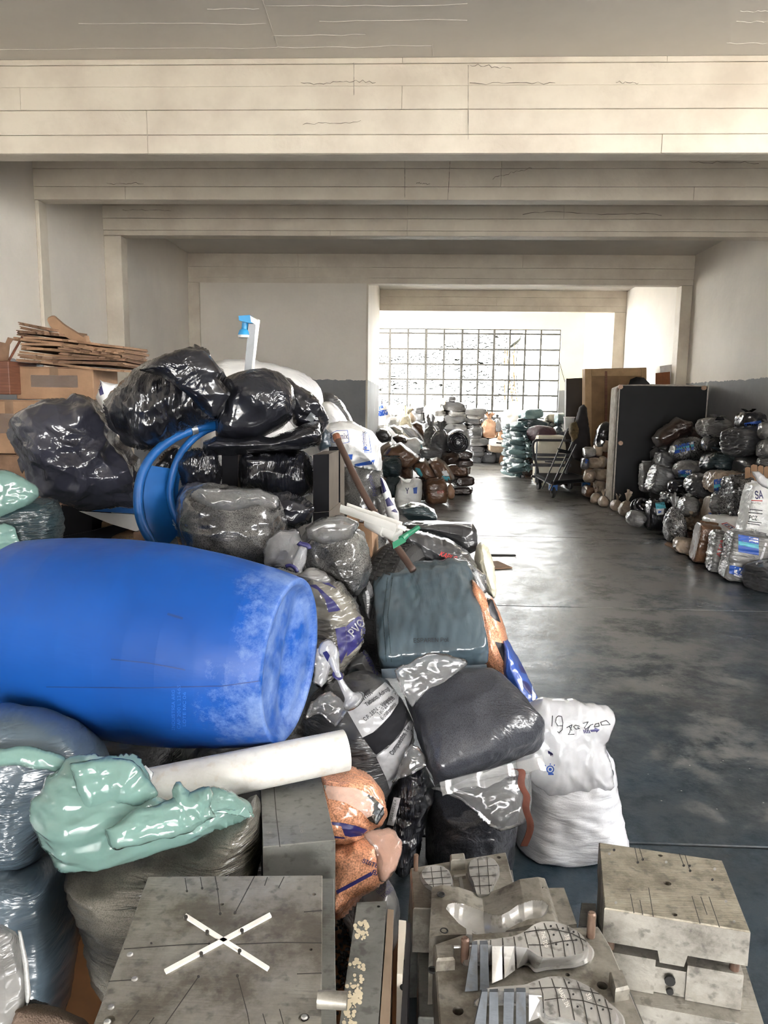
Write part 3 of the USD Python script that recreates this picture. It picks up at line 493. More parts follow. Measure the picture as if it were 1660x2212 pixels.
# ---------------------------------------------------------------- foreground: steel and aluminium shoe moulds
def pxz(pts, z): return np.array([G(x, y, z) for x, y in pts])
def prism(pts, z1, z0, bev=.003, holes=(), flare=0.0):
    q = pxz(pts, z1); c = q.mean(0); top = q.copy(); d = c-q; d /= np.linalg.norm(d, axis=1, keepdims=True); top[:, :2] += d[:, :2]*bev
    mid = q.copy(); mid[:, 2] = z1-bev; bot = q.copy(); bot[:, 2] = z0; bot[:, :2] -= d[:, :2]*flare
    m = trimesh.convex.convex_hull(np.vstack([top, mid, bot]))
    return drill(m, holes, z1)
def drill(m, holes, z):
    if holes:
        cs = []
        for (x, y, r, dep) in holes:
            p = G(x, y, z); c = trimesh.creation.cylinder(r, dep*2, sections=16); c.apply_translation((p[0], p[1], z)); cs.append(c)
        try: m = trimesh.boolean.difference([m]+cs, engine='manifold')
        except Exception as e: print('drill', e)
    return m
def on_top(shape, z, h, m, parent, name, label=None):
    """A low raised or inlaid figure on a level face; shape in frame pixels."""
    f = lambda xs, ys: tuple(np.array([G(a, b, z)[:2] for a, b in zip(np.atleast_1d(xs), np.atleast_1d(ys))]).T)
    s = sops.transform(lambda x, y: f(x, y), shape); return obj(name, ext(s, h, z-.0005), m, parent, 30, label)
def loft(top, z1, base, z0, n=90):
    a = outline(top, n); b = outline(base, n); A, B = pxz(a, z1), pxz(b, z0); V = np.vstack([A, B]); Fc = []
    for k in range(n): j = (k+1) % n; Fc += [[k, j, n+j], [k, n+j, n+k]]
    cap = ext(Polygon(A[:, :2]).buffer(0), .0005, z1-.0005); m = cat([trimesh.Trimesh(V, Fc, process=False), cap]); return m
def hull3(tops, z1, bots, z0): return trimesh.convex.convex_hull(np.vstack([pxz(tops, z1), pxz(bots, z0)]))
def C1(*p): return [(860+x/3.192, 1800+y/3.192) for x, y in p]
def C2(*p): return [(1240+x/3.952, 1780+y/3.952) for x, y in p]
# block with the white cross
t = thing('mould_block', 'flat grey mould block with a white cross of resin on top, nearest the camera', 'mould')
z = .58
obj('plate', prism([(320, 1893), (697, 1890), (694.5, 2262), (183, 2262)], z, z-.06, .0025, [(480, 1953, .004, .02), (657, 2198, .009, .004), (237, 2203, .009, .004), (679, 1932, .004, .006), (281, 2061, .0035, .01), (672, 2051, .003, .01)]), m_alu, t)
obj('lower_plate', prism([(326, 1899), (722, 1897), (728, 2262), (200, 2262)], z-.062, .26, .002), m_alug, t)
for a, b in (((400, 1980), (580, 2095)), ((357, 2101), (585, 1978))):
    on_top(stroke([a, b], 9), z, .004, m_chalk, t, 'resin_bar')
for p_ in ([(465, 1893), (470, 1920), (476, 1973)], [(550, 1893), (508, 1972)], [(400, 1897), (404, 1924)], [(433, 1895), (437, 1918)], [(578, 1895), (572, 1913)], [(614, 1894), (602, 1918)], [(268, 2050), (380, 2042), (452, 2038)], [(510, 2040), (600, 2036), (695, 2037)], [(657, 1970), (696, 1967)], [(642, 2104), (695, 2102)], [(235, 2120), (285, 2117)], [(429, 2110), (358, 2212), (330, 2250)], [(513, 2108), (535, 2190), (545, 2250)], [(300, 2183), (275, 2215)], [(333, 2198), (310, 2230)], [(568, 2190), (578, 2225)], [(604, 2180), (616, 2225)]):
    on_top(stroke(p_, 1.8), z, .0009, m_groove, t, 'scribed_line')
for x, y, r_ in ((402, 1985, 4), (448, 2017, 4), (523, 2014, 4), (435, 2064, 4), (518, 2058, 4), (470, 1921, 2.5), (476, 1974, 3), (508, 1972, 3), (404, 1925, 2.5), (437, 1919, 2.5), (452, 2039, 2.5), (327, 2038, 2.5), (429, 2110, 3), (513, 2108, 3)):
    on_top(Point(x, y).buffer(r_), z, .0055 if r_ == 4 else .0012, m_groove, t, 'vent_hole')
for x, y in ((240, 2176), (232, 2208), (658, 2197), (281, 2062), (291, 2115)): p_ = G(x, y, z); obj('screw_head', mv(lathe([(0, .003), (.004, .0026), (.006, .0008), (.006, -.001)], 12), p_), m_alub, t)
p_ = P(712, 2160, 1.13); obj('spigot', tube([p_+[-.02, 0, 0], p_+[.03, 0, .0]], .014, 14), m_alu, t)
# upright block behind it
t = thing('mould_block', 'tall narrow grey steel block with a lengthwise slit, behind the crossed block', 'mould')
z = .575
obj('block', prism([(562, 1676), (691, 1664), (725, 1815), (568, 1830)], z, 0.0, .003, [(647, 1735, .005, .02)]), m_alug, t)
obj('cap', prism([(562.5, 1676), (690.5, 1664.3), (724.5, 1814.5), (568.3, 1829.5)], z+.001, z-.004, .002), m_alug, t)
on_top(stroke([(590, 1673), (597, 1760), (605, 1829)], 2), z+.001, .0008, m_groove, t, 'slit'); 
for w_, x, y in (('218', 576, 1690), ('14', 628, 1685), ('38', 576, 1795), ('38', 646, 1782)): on_top(sops.unary_union([Polygon(w3) for w3 in (lambda q: q.vertices[q.faces][:, :, :2])(word(w_, x, y, x+4, y+18, 9))]), z+.001, .0006, m_alul, t, 'stamped_number')
# plates on edge
t = thing('mould_plate', 'long steel mould plate on edge with flaking cream paint', 'plate')
obj('plate', prism([(772, 1948), (836, 1945), (812, 2290), (722, 2290)], .45, 0, .002, [(818, 1958, .004, .01)]), m_alug, t)
rg = np.random.default_rng(3); fl_ = []
for (x0, y0, x1, y1, k) in ((765, 1990, 796, 2032, 30), (752, 2070, 788, 2098, 16), (750, 2105, 784, 2180, 46), (742, 2160, 770, 2212, 40)):
    for _ in range(k): fl_.append(Point(rg.uniform(x0, x1), rg.uniform(y0, y1)).buffer(rg.uniform(1.5, 5.5), 2))
tag(on_top(sops.unary_union(fl_).simplify(.6), .45, .0012, plain('cream_paint', (.55, .47, .33), .7), t, 'flaking_paint'), kind='stuff')
one('mould_plate', prism([(838, 1962), (851, 1964), (838, 2290), (815, 2290)], .44, 0, .002), plain('brown_steel', (.20, .145, .10), .6), 'thin brown plate against the flaking plate', 'plate')
one('mould_plate', prism([(862, 1986), (878, 1988), (870, 2105), (858, 2104)], .40, 0, .0015), plain('cream_strip', (.55, .5, .42), .6), 'narrow cream strip standing between dark plates', 'strip')
t = thing('mould_plate', 'blackened steel plate on edge with knobs', 'plate'); obj('plate', prism([(879, 1990), (888, 1995), (877, 2270), (862, 2270)], .38, 0, .001), m_ironk, t)
for y in (2045, 2082, 2130): p_ = G(872, y, .37); obj('knob', mv(trimesh.creation.icosphere(1, .009), p_), m_ironk, t)
# back mould with two soles
t = thing('sole_mould', 'mould half with two gridded forefoot soles, behind the others', 'mould'); z = .37
M5 = prism(C1((85, 237), (745, 128), (805, 352), (800, 500), (235, 520), (105, 515)), z, z-.12, .004, [(900+178, 1852, .006, .02), (992, 1875, .006, .02)])
obj('block', M5, m_alu, t); obj('base_plate', prism(C1((88, 300), (790, 250), (830, 520), (70, 560)), z-.121, .0, .003), m_alug, t)
def sole(pts, z1, base, z0, mt, nm='sole'): m = loft(pts, z1, base, z0); obj(nm, m, mt, t, 35); return m
sA = [(165, 262), (195, 228), (250, 218), (310, 225), (350, 255), (368, 300), (372, 350), (345, 392), (260, 385), (200, 345), (168, 300)]
sB = [(490, 235), (500, 190), (545, 165), (610, 158), (660, 175), (688, 215), (690, 270), (660, 330), (630, 420), (545, 425), (520, 330), (495, 285)]
grow = lambda q, k, dy: [(np.mean([a for a, _ in q])+(x-np.mean([a for a, _ in q]))*k, np.mean([b for _, b in q])+(y-np.mean([b for _, b in q]))*k+dy) for x, y in q]
for q in (sA, sB):
    m = sole(C1(*q), z+.03, C1(*grow(q, 1.13, 22)), z, m_alub); xs = [a for a, _ in q]; x0, x1 = min(xs), max(xs); y0, y1 = min(b for _, b in q), max(b for _, b in q)
    for k in (.3, .62): decal(t, 'groove', m, stroke(C1((x0+(x1-x0)*k, y0+2), (x0+(x1-x0)*(k+.1), y1-5)), 1.6), m_groove)
    for k in (.25, .5, .75): decal(t, 'groove', m, stroke(C1((x0+4, y0+(y1-y0)*k+8), (x1-4, y0+(y1-y0)*k-4)), 1.4), m_groove)
obj('sprue', cat([prism(C1((385, 290), (470, 275), (468, 292), (388, 305)), z+.008, z, .001), prism(C1((418, 295), (442, 293), (462, 420), (440, 422)), z+.006, z, .001)]), m_alub, t)
obj('stop_block', prism(C1((360, 142), (458, 132), (468, 178), (365, 188)), z+.03, z, .004), m_alu, t)
p_ = G(899, 1880, z); obj('guide_pin', cyl(.006, p_, p_+[0, 0, .045], 12), m_pin, t)
# the mould half with the hollow
t = thing('sole_mould', 'mould half with a polished shoe-shaped hollow and wavy parting face', 'mould'); z0_ = .41
qd = np.array([[.052, 1.535], [.395, 1.60], [.392, 1.735], [.062, 1.712]]); ns, nt = 230, 120
S, T_ = np.meshgrid(np.linspace(0, 1, ns), np.linspace(0, 1, nt)); XY = ((1-S)*(1-T_))[..., None]*qd[0]+(S*(1-T_))[..., None]*qd[1]+(S*T_)[..., None]*qd[2]+((1-S)*T_)[..., None]*qd[3]
wv = np.interp(S, [0, .08, .2, .38, .52, .66, .8, .85, .88, 1], [0, .006, .0, -.022, -.004, .020, .026, .022, -.004, -.004]); Z = z0_+wv*(.35+.65*T_)
cav = Polygon(C1((333, 520), (345, 488), (390, 478), (455, 488), (560, 525), (650, 560), (715, 565), (770, 535), (830, 492), (930, 460), (1000, 462), (1038, 495), (1035, 540), (990, 580), (900, 592), (830, 620), (760, 660), (700, 712), (600, 712), (520, 690), (420, 620)))
V = np.c_[XY.reshape(-1, 2), Z.ravel()]; import shapely
px_ = pr(V)[0]; ins = shapely.contains_xy(cav, px_[:, 0], px_[:, 1]); dist = np.array([cav.exterior.distance(Point(*a)) if i else 0 for a, i in zip(px_, ins)])
V[:, 2] -= np.where(ins, .028*(1-np.exp(-dist/7.0)), 0); i_ = np.arange(ns*nt).reshape(nt, ns); q4 = np.stack([i_[:-1, :-1], i_[:-1, 1:], i_[1:, 1:], i_[1:, :-1]], -1).reshape(-1, 4); fc = np.vstack([q4[:, [0, 1, 2]], q4[:, [0, 2, 3]]]); inn = ins[fc].sum(1) >= 2
Vb = V.copy(); Vb[:, 2] = .24; rim_ = np.r_[i_[0, :], i_[1:, -1], i_[-1, -2::-1], i_[-2:0:-1, 0]]; sk = []
for a, b in zip(rim_, np.roll(rim_, -1)): sk += [[a, b+ns*nt, b], [a, a+ns*nt, b+ns*nt]]
blk = trimesh.Trimesh(np.vstack([V, Vb]), np.vstack([fc[~inn], np.array(sk)]), process=False); blk.remove_unreferenced_vertices(); obj('block', blk, m_alu, t, 35)
cv = trimesh.Trimesh(V, fc[inn], process=False); cv.remove_unreferenced_vertices(); obj('hollow', cv, m_alub, t, True)
obj('base_plate', bx(.03, .41, 1.50, 1.72, 0, .238, .003), m_alug, t)
for x, y in ((953, 1933), (1166, 1917), (960, 2012), (935, 2096)): p_ = G(x, y, z0_+(.018 if x > 1100 else .006 if y < 2000 else 0)); obj('bored_hole', cat([mv(ring(.008, .001, .0022, 16), p_), mv(trimesh.creation.cylinder(.0075, .002, sections=16), p_)]), m_hole, t)
# front mould with the two high-heeled soles
t = thing('sole_mould', 'nearest mould half with two polished heeled sole forms side by side', 'mould'); z = .42
obj('block', prism(C1((245, 765), (430, 700), (900, 660), (1385, 640), (1470, 780), (1650, 1240), (1740, 1420), (300, 1480)), z, z-.13, .004, [(860+415/3.192, 1800+1225/3.192, .011, .03), (860+1410/3.192, 1800+1050/3.192, .011, .04), (860+1170/3.192, 1800+975/3.192, .005, .02)]), m_alu, t)
obj('base_plate', prism(C1((235, 800), (1440, 690), (1760, 1450), (270, 1500)), z-.132, 0, .003), m_alug, t)
Zs = .475
def heeled(top, base, grooves, fins, walls, flange):
    obj('flange', loft(C1(*grow(base, 1.06, 6)), z+.010, C1(*grow(base, 1.09, 8)), z-.001), m_alub, t, 35); m = loft(C1(*top), Zs, C1(*base), z+.004); obj('sole', m, m_alub, t, 35)
    for g_ in grooves: decal(t, 'groove', m, stroke(C1(*g_), 2.3), m_groove, lift=.0012)
    for a in fins: obj('heel_fin', hull3(C1(*a[0]), Zs+.004, C1(*a[1]), z+.006), m_fin, t)
    for a in walls: obj('heel_lug', hull3(C1(*a[0]), Zs+.002, C1(*a[1]), z+.010), m_alub, t)
    return m
s1 = heeled([(512, 742), (560, 732), (640, 732), (720, 720), (800, 710), (870, 680), (940, 627), (1000, 606), (1080, 607), (1170, 635), (1250, 680), (1300, 735), (1312, 778), (1280, 822), (1220, 838), (1150, 850), (1070, 857), (995, 860), (950, 835), (905, 800), (810, 778), (650, 772), (560, 770), (515, 765)],
    [(480, 860), (520, 830), (640, 790), (720, 760), (800, 740), (870, 720), (940, 700), (1000, 690), (1080, 690), (1180, 700), (1270, 740), (1322, 800), (1318, 850), (1280, 890), (1200, 915), (1100, 922), (1010, 930), (940, 950), (905, 900), (800, 890), (720, 890), (640, 900), (560, 900), (480, 900)],
    [[(940, 628), (975, 735), (995, 860)], [(1003, 607), (1045, 705), (1075, 856)], [(1085, 608), (1140, 745), (1155, 850)], [(1170, 636), (1212, 765), (1222, 837)], [(1240, 676), (1275, 770), (1280, 820)], [(870, 683), (965, 668), (1075, 662), (1200, 690), (1300, 745)], [(900, 770), (1010, 770), (1130, 745), (1240, 735)], [(640, 735), (640, 770)], [(722, 722), (725, 772)], [(800, 712), (810, 775)], [(873, 682), (900, 790)]],
    [[[(512, 745), (548, 742), (548, 768), (512, 768)], [(462, 1075), (552, 1062), (552, 1085), (462, 1092)]], [[(565, 740), (618, 738), (622, 765), (568, 768)], [(565, 1060), (630, 1050), (630, 1072), (566, 1080)]]],
    [[[(650, 755), (718, 752), (718, 778), (650, 778)], [(650, 1020), (722, 985), (722, 1005), (650, 1035)]], [[(730, 752), (802, 752), (804, 780), (730, 780)], [(735, 980), (808, 925), (808, 945), (735, 1000)]], [[(812, 755), (892, 765), (896, 790), (814, 782)], [(822, 915), (896, 880), (896, 895), (822, 935)]]], 0)
s2 = heeled([(590, 1072), (690, 1058), (800, 1050), (890, 1042), (970, 1005), (1060, 984), (1150, 990), (1240, 1015), (1330, 1062), (1420, 1125), (1490, 1205), (1512, 1265), (1490, 1318), (1400, 1325), (1300, 1318), (1220, 1290), (1120, 1268), (1020, 1262), (1000, 1150), (905, 1100), (800, 1090), (690, 1088), (590, 1092)],
    [(560, 1160), (590, 1130), (700, 1110), (800, 1090), (890, 1080), (970, 1060), (1060, 1050), (1150, 1055), (1240, 1075), (1340, 1110), (1440, 1170), (1520, 1250), (1530, 1310), (1500, 1370), (1400, 1390), (1300, 1380), (1200, 1350), (1100, 1320), (1010, 1300), (920, 1190), (800, 1180), (690, 1180), (600, 1185), (560, 1190)],
    [[(970, 1006), (1000, 1110), (1005, 1240)], [(1055, 986), (1095, 1100), (1118, 1265)], [(1140, 990), (1185, 1110), (1220, 1288)], [(1235, 1015), (1275, 1130), (1310, 1315)], [(1330, 1065), (1370, 1180), (1405, 1322)], [(1425, 1130), (1460, 1240), (1470, 1318)], [(905, 1070), (1080, 1062), (1240, 1075), (1400, 1110)], [(1010, 1150), (1120, 1135), (1280, 1155), (1480, 1215)]],
    [[[(575, 1075), (618, 1070), (618, 1092), (580, 1092)], [(522, 1330), (606, 1330), (606, 1360), (520, 1360)]], [[(632, 1075), (690, 1072), (692, 1095), (632, 1095)], [(628, 1330), (695, 1330), (695, 1360), (628, 1360)]], [[(732, 1072), (800, 1070), (802, 1095), (732, 1095)], [(726, 1330), (795, 1325), (795, 1360), (726, 1360)]], [[(816, 1065), (880, 1065), (882, 1095), (816, 1095)], [(815, 1325), (885, 1310), (885, 1350), (815, 1350)]]],
    [[[(905, 1075), (990, 1085), (992, 1120), (905, 1115)], [(905, 1280), (1000, 1245), (1000, 1262), (905, 1300)]]], 0)
for x, y in ((1055, 640), (1138, 655), (1212, 680), (1075, 700), (1230, 735), (1092, 765), (1170, 768)): decal(t, 'pin_mark', s1, Point(*C1((x, y))[0]).buffer(2.4), m_hole, lift=.0013)
for x, y in ((1210, 1110), (1240, 1195), (1335, 1208), (1390, 1150), (1415, 1215), (1180, 1030)): decal(t, 'pin_mark', s2, Point(*C1((x, y))[0]).buffer(2.4), m_hole, lift=.0013)
for s_, w_, a, b, hh in ((s1, 'THE TOP', (985, 680), (1010, 790), 9), (s1, '38', (1148, 700), (1160, 738), 9), (s2, 'MADE IN', (1100, 1075), (1160, 1200), 9), (s2, '38', (1295, 1105), (1312, 1150), 9)): A_, B_ = C1(a, b); decal(t, 'cast_lettering', s_, word(w_, *A_, *B_, hh), m_chalk, lift=.0013)
for q in (((250, 765), (378, 758), (395, 860), (265, 870)), ((1460, 945), (1550, 930), (1600, 1060), (1500, 1080))): obj('stop_block', prism(C1(*q), z+.028, z-.001, .005), m_alu, t)
for x, y, h_ in ((460, 880, .055), (1330, 712, .06)): A_ = G(*C1((x, y))[0], z); obj('guide_pin', tube([A_, A_+[0, 0, h_-.004], A_+[0, 0, h_]], [.0095, .0095, .006], 14), m_pin, t)
A_, B_ = G(*C1((385, 785))[0], z+.02), G(*C1((520, 778))[0], z+.02); obj('ejector_rod', cat([cyl(.003, A_, B_, 8), mv(trimesh.creation.box((.012, .018, .03)), G(*C1((490, 720))[0], z+.03))]), m_alub, t)
# right stack: closed mould
t = thing('closed_mould', 'heavy pale closed mould with drilled top at the lower right corner', 'mould'); z = .45
top = C2((215, 155), (1270, 310), (1512, 918), (262, 715)); Tz = pxz(top, z)
obj('top_plate', prism(top, z, z-.085, .003, [(1240+740/3.952, 1780+268/3.952, .006, .02), (1240+800/3.952, 1780+505/3.952, .009, .03), (1240+862/3.952, 1780+772/3.952, .006, .02)]), m_alul, t)
face = prism([(x, y) for x, y in top], z+.0006, z-.003, .003); obj('stained_face', drill(face, [(1240+740/3.952, 1780+268/3.952, .006, .02), (1240+800/3.952, 1780+505/3.952, .009, .03), (1240+862/3.952, 1780+772/3.952, .006, .02)], z+.0006), metal('stained_face', (.30, .27, .21), (.15, .13, .095), .5, 9.0, bumpk=.6), t)
fx, fy = (Tz[2]-Tz[3])[:2], None
e1 = (Tz[2]-Tz[3])/np.linalg.norm(Tz[2]-Tz[3]); e2 = np.array([-e1[1], e1[0], 0]); Wd = np.linalg.norm(Tz[2]-Tz[3]); o3 = Tz[3]
def slab3(a, b, c, d, z1, z0): q = np.array([o3+e1*Wd*s_+e2*r_ for s_, r_ in ((a, c), (b, c), (b, d), (a, d))]); return trimesh.convex.convex_hull(np.vstack([np.c_[q[:, :2], np.full(4, z1)], np.c_[q[:, :2], np.full(4, z0)]]))
def tongue(a, b, c, d, z1, z0): q1 = np.array([o3+e1*Wd*s_+e2*r_ for s_, r_ in ((a, c), (b, c), (b, d), (a, d))]); m_ = (a+b)/2; q0 = np.array([o3+e1*Wd*(m_+(s_-m_)*.8)+e2*r_ for s_, r_ in ((a, c), (b, c), (b, d), (a, d))]); return trimesh.convex.convex_hull(np.vstack([np.c_[q1[:, :2], np.full(4, z1)], np.c_[q0[:, :2], np.full(4, z0)]]))
obj('tongue', tongue(.39, .60, .001, .26, z-.084, z-.115), m_alul, t)
for a, b in ((.005, .385), (.605, .985)): obj('lower_half', slab3(a, b, .004, .27, z-.112, z-.2), m_alul, t)
obj('lower_half', slab3(.385, .605, .012, .27, z-.135, z-.2), m_alul, t)
obj('base_plate', slab3(.02, 1.12, -.035, .28, z-.201, 0), m_alul, t)
for s_ in (.06, .93): q = o3+e1*Wd*s_+e2*.02; obj('guide_pin', cyl(.011, [q[0], q[1], z-.118], [q[0], q[1], z-.08], 14), m_pin, t)
for pp in (((520, 195), (548, 325)), ((560, 200), (590, 300)), ((900, 250), (940, 352)), ((950, 260), (992, 398)), ((485, 600), (515, 760)), ((565, 650), (590, 775)), ((640, 545), (680, 790)), ((1010, 615), (1080, 850)), ((1085, 620), (1140, 775)), ((1155, 620), (1245, 880))): on_top(stroke(C2(*pp), 1.7), z+.0006, .0008, m_groove, t, 'scribed_line')
for x, y in ((548, 328), (590, 303), (940, 355), (990, 357), (995, 400), (1185, 475), (345, 222)): on_top(Point(*C2((x, y))[0]).buffer(2.8), z+.0006, .0008, m_hole, t, 'vent_hole')
for x, y in ((305, 255), (1205, 385), (360, 672), (1370, 835), (1300, 660), (790, 325)): on_top(Point(*C2((x, y))[0]).buffer(3), z+.0006, .001, m_alub, t, 'plug')
for x, r_ in ((.49, .012), (.495, .008)): q = o3+e1*Wd*x+e2*.003; zz = z-.155 if r_ > .01 else z-.182; obj('bored_hole', tube([q*[1, 1, 0]+[0, 0, zz], (q-e2*.006)*[1, 1, 0]+[0, 0, zz]], r_, 14), m_hole, t)
one('mould_block', prism([(1257, 1948), (1288, 1950), (1292, 2000), (1250, 1998)], .30, 0, .003), m_alug, 'small dark steel block between the sole mould and the closed mould', 'mould')
for p_ in [x_ for x_ in stage.Traverse() if x_.IsA(UsdGeom.Mesh) and x_.GetName().split('_')[0] in ('block', 'plate', 'lower', 'base', 'top')]:
    if 'mould' in str(p_.GetPath()): g_ = UsdGeom.Mesh(p_); lay(trimesh.Trimesh(np.array(g_.GetPointsAttr().Get()), np.array(g_.GetFaceVertexIndicesAttr().Get()).reshape(-1, 3), process=False), True)
# ---------------------------------------------------------------- the blue drum and the white pipe
R_, Ld = .2925, .94
prof = [(0, Ld/2-.022), (.10, Ld/2-.020), (.19, Ld/2-.018), (.205, Ld/2-.012), (.212, Ld/2-.002), (.222, Ld/2), (.231, Ld/2-.004), (.234, Ld/2-.016), (.238, Ld/2-.03), (.252, Ld/2-.09), (.266, Ld/2-.17), (.280, Ld/2-.27), (.289, Ld/2-.36), (R_, 0.03), (.2915, -.08), (.285, -.22), (.272, -.34), (.258, -.42), (.240, -.455), (.225, -.47), (.21, -.47), (.2, -.46), (0, -.46)]
pp = np.array(prof); s = np.r_[0, np.cumsum(np.linalg.norm(np.diff(pp, axis=0), axis=1))]; u_ = np.unique(np.r_[s, np.linspace(0, s[-1], 110)]); pp = np.c_[np.interp(u_, s, pp[:, 0]), np.interp(u_, s, pp[:, 1])]
dm = lathe(pp[::-1], 128); v = dm.vertices.copy(); onend = (v[:, 2] > Ld/2-.03) & (np.hypot(v[:, 0], v[:, 1]) < .2); rr_ = np.hypot(v[:, 0], v[:, 1])
dent = np.exp(-((v[:, 0]*.95-v[:, 1]*.3-.05)/.05)**2); v[:, 2] += np.where(onend, -.035*dent*np.clip(1-rr_/.2, 0, 1)**.5+.006*noise3(v, 9, 3), 0); v += dm.vertex_normals*(.002*noise3(v, 12, 4))[:, None]*2
dm.vertices = v
ca = G(632, 1425, .886); ang = 11.0; ax_ = np.array([math.cos(math.radians(ang)), -math.sin(math.radians(ang)), -.035]); ax_ /= np.linalg.norm(ax_); cen = P(632, 1425, 2.02)-ax_*Ld/2
zax = ax_; xax = np.cross([0, 0, 1.0], zax); xax /= np.linalg.norm(xax); yax = np.cross(zax, xax); DM = np.eye(4); DM[:3, 0], DM[:3, 1], DM[:3, 2], DM[:3, 3] = xax, yax, zax, cen
x = UsdGeom.Xform.Define(stage, numbered('/World', 'plastic_drum')); x.AddTransformOp().Set(Gf.Matrix4d(DM.T.tolist())); t = tag(x, 'big scuffed blue plastic drum lying on its side', 'drum')
obj('body', dm, m_drum, t, True); _w = dm.copy(); _w.apply_transform(DM); lay(_w, True); DMi = np.linalg.inv(DM)
# embossed lettering and a mould line stay parts of the drum
def on_drum(name, shape, m, lift=.0012):
    wm = dm.copy(); wm.apply_transform(DM); decal(t, name, wm, shape, m, lift=lift)
m_emb = plain('embossed_blue', (.03, .13, .50), .3)
for w_, a, b in (('INDUSTRIA ARG', (378, 1578), (378, 1490)), ('CAP 200 L 11463', (390, 1575), (390, 1480)), ('LOTE MC 04', (402, 1570), (402, 1495))): on_drum('embossed_lettering', word(w_, *a, *b, 7), m_emb)
on_drum('scuff_mark', stroke([(240, 1424), (320, 1432), (400, 1447)], 2.4), m_drum if False else plain('dark_scuff', (.006, .03, .15), .5)); on_drum('scuff_mark', stroke([(362, 1326), (395, 1336)], 5), mats['dark_scuff']); on_drum('mould_line', stroke([(100, 1484), (300, 1486), (480, 1482), (568, 1470)], 2.0), mats['dark_scuff'])
a_, b_ = P(748, 1620, 1.93), P(300, 1712, 1.74); n_ = 40
t = thing('pipe', 'thick white plastic pipe lying in front of the blue drum', 'pipe'); q = np.array([(x_, y_) for x_, y_ in ((.049, 0), (.054, 0), (.055, .002), (.055, .62), (.049, .62))]); L_ = np.linalg.norm(b_-a_); d_ = (b_-a_)/L_
pm = trimesh.creation.revolve(np.array([(.050, 0), (.0545, 0), (.055, .002), (.055, L_), (.050, L_), (.050, 0)]), sections=48); pm.apply_transform(trimesh.geometry.align_vectors([0, 0, 1], d_)); pm.apply_translation(a_); lay(pm, True); obj('tube', pm, metal('scuffed_white_pvc', (.56, .545, .51), (.47, .455, .425), .4, 9.0, (.45, .38, .3), 0.0, .1), t, 40)
# ---------------------------------------------------------------- foreground bags
def sack4(c4, T, m, label, res=24, seed=1, wr=.006, pinch=.5, n=4.5, name='sack', c='sack', low=.006, ws=14, stretch=(1, 1, 1), bulge=.0):
    """A pillow sack stretched over four corners (back left, back right, front right, front left), T thick."""
    A = np.array(c4, float); p, f = cube_grid(res); q = p/((np.abs(p)**n).sum(1)**(1/n))[:, None]; s_, u_ = (q[:, 0]+1)/2, (q[:, 1]+1)/2
    base = ((1-s_)*u_)[:, None]*A[0]+(s_*u_)[:, None]*A[1]+(s_*(1-u_))[:, None]*A[2]+((1-s_)*(1-u_))[:, None]*A[3]
    nr = np.cross(A[1]-A[0], A[0]-A[3]); nr /= np.linalg.norm(nr); nr = nr if nr[2] > 0 else -nr
    k = (1-pinch*np.abs(q[:, 1])**5)*(1-.25*np.abs(q[:, 0])**6); v = base+nr*(q[:, 2]*k*T/2)[:, None]; v = settle(wrinkle(v, f, wr, seed, ws, stretch, low), f); lay(trimesh.Trimesh(v, f, process=False))
    t = thing(name, label, c); me = trimesh.Trimesh(v, f, process=False); obj('body', me, m, t, True); return t, me, nr
def fin4(a, b, w, nr, m, t, seed=0, name='seal', out=None):
    a, b = np.array(a, float), np.array(b, float); n = 40; s_ = np.linspace(0, 1, n)[:, None]; out = np.array(out); rg_ = np.random.default_rng(seed); wob = nr*(.006*np.sin(s_*19+seed)+.004*np.sin(s_*43))
    r0 = a+(b-a)*s_; r1 = r0+out*w*(.9+.12*np.sin(s_*11+seed))+wob; V = np.vstack([r0+nr*.002, r1+nr*.001, r1-nr*.001, r0-nr*.002]); Fc = []
    for L in range(3):
        for k in range(n-1): i = L*n+k; Fc += [[i, i+1, i+1+n], [i, i+1+n, i+n]]
    me = trimesh.Trimesh(V, Fc, process=False); obj(name, me, m, t, True); return me
def pack(m_): m_.vertices = settle(m_.vertices, m_.faces); lay(m_); return m_
# dark pillow
c4 = [P(866, 1452, 2.62), P(1075, 1462, 2.60), P(1196, 1592, 2.38), P(940, 1702, 2.20)]
t, me, nr = sack4(c4, .20, m_dark, 'plump dark grey granulate sack with a silver sealed hem, lying over the dark floor sack', seed=4, res=34, n=6)
fo = (c4[3]-c4[0])/np.linalg.norm(c4[3]-c4[0])
fin4(P(950, 1690, 2.17), P(1172, 1632, 2.29), .040, nr, m_loose, t, 3, 'hem', fo*[1, 1, 1]-nr*.5); fin4(P(1184, 1622, 2.30), P(1193, 1627, 2.30), .010, nr, m_ink, t, 4, 'blue_tab', fo)
up_ = inflate([(852, 1448), (905, 1420), (925, 1412), (1000, 1424), (1010, 1432), (985, 1462), (930, 1492), (890, 1530), (868, 1500)], 2.40, .02, N=500, seed=8, wr=.006, ws=20); obj('folded_top', up_, m_loose, t, True)
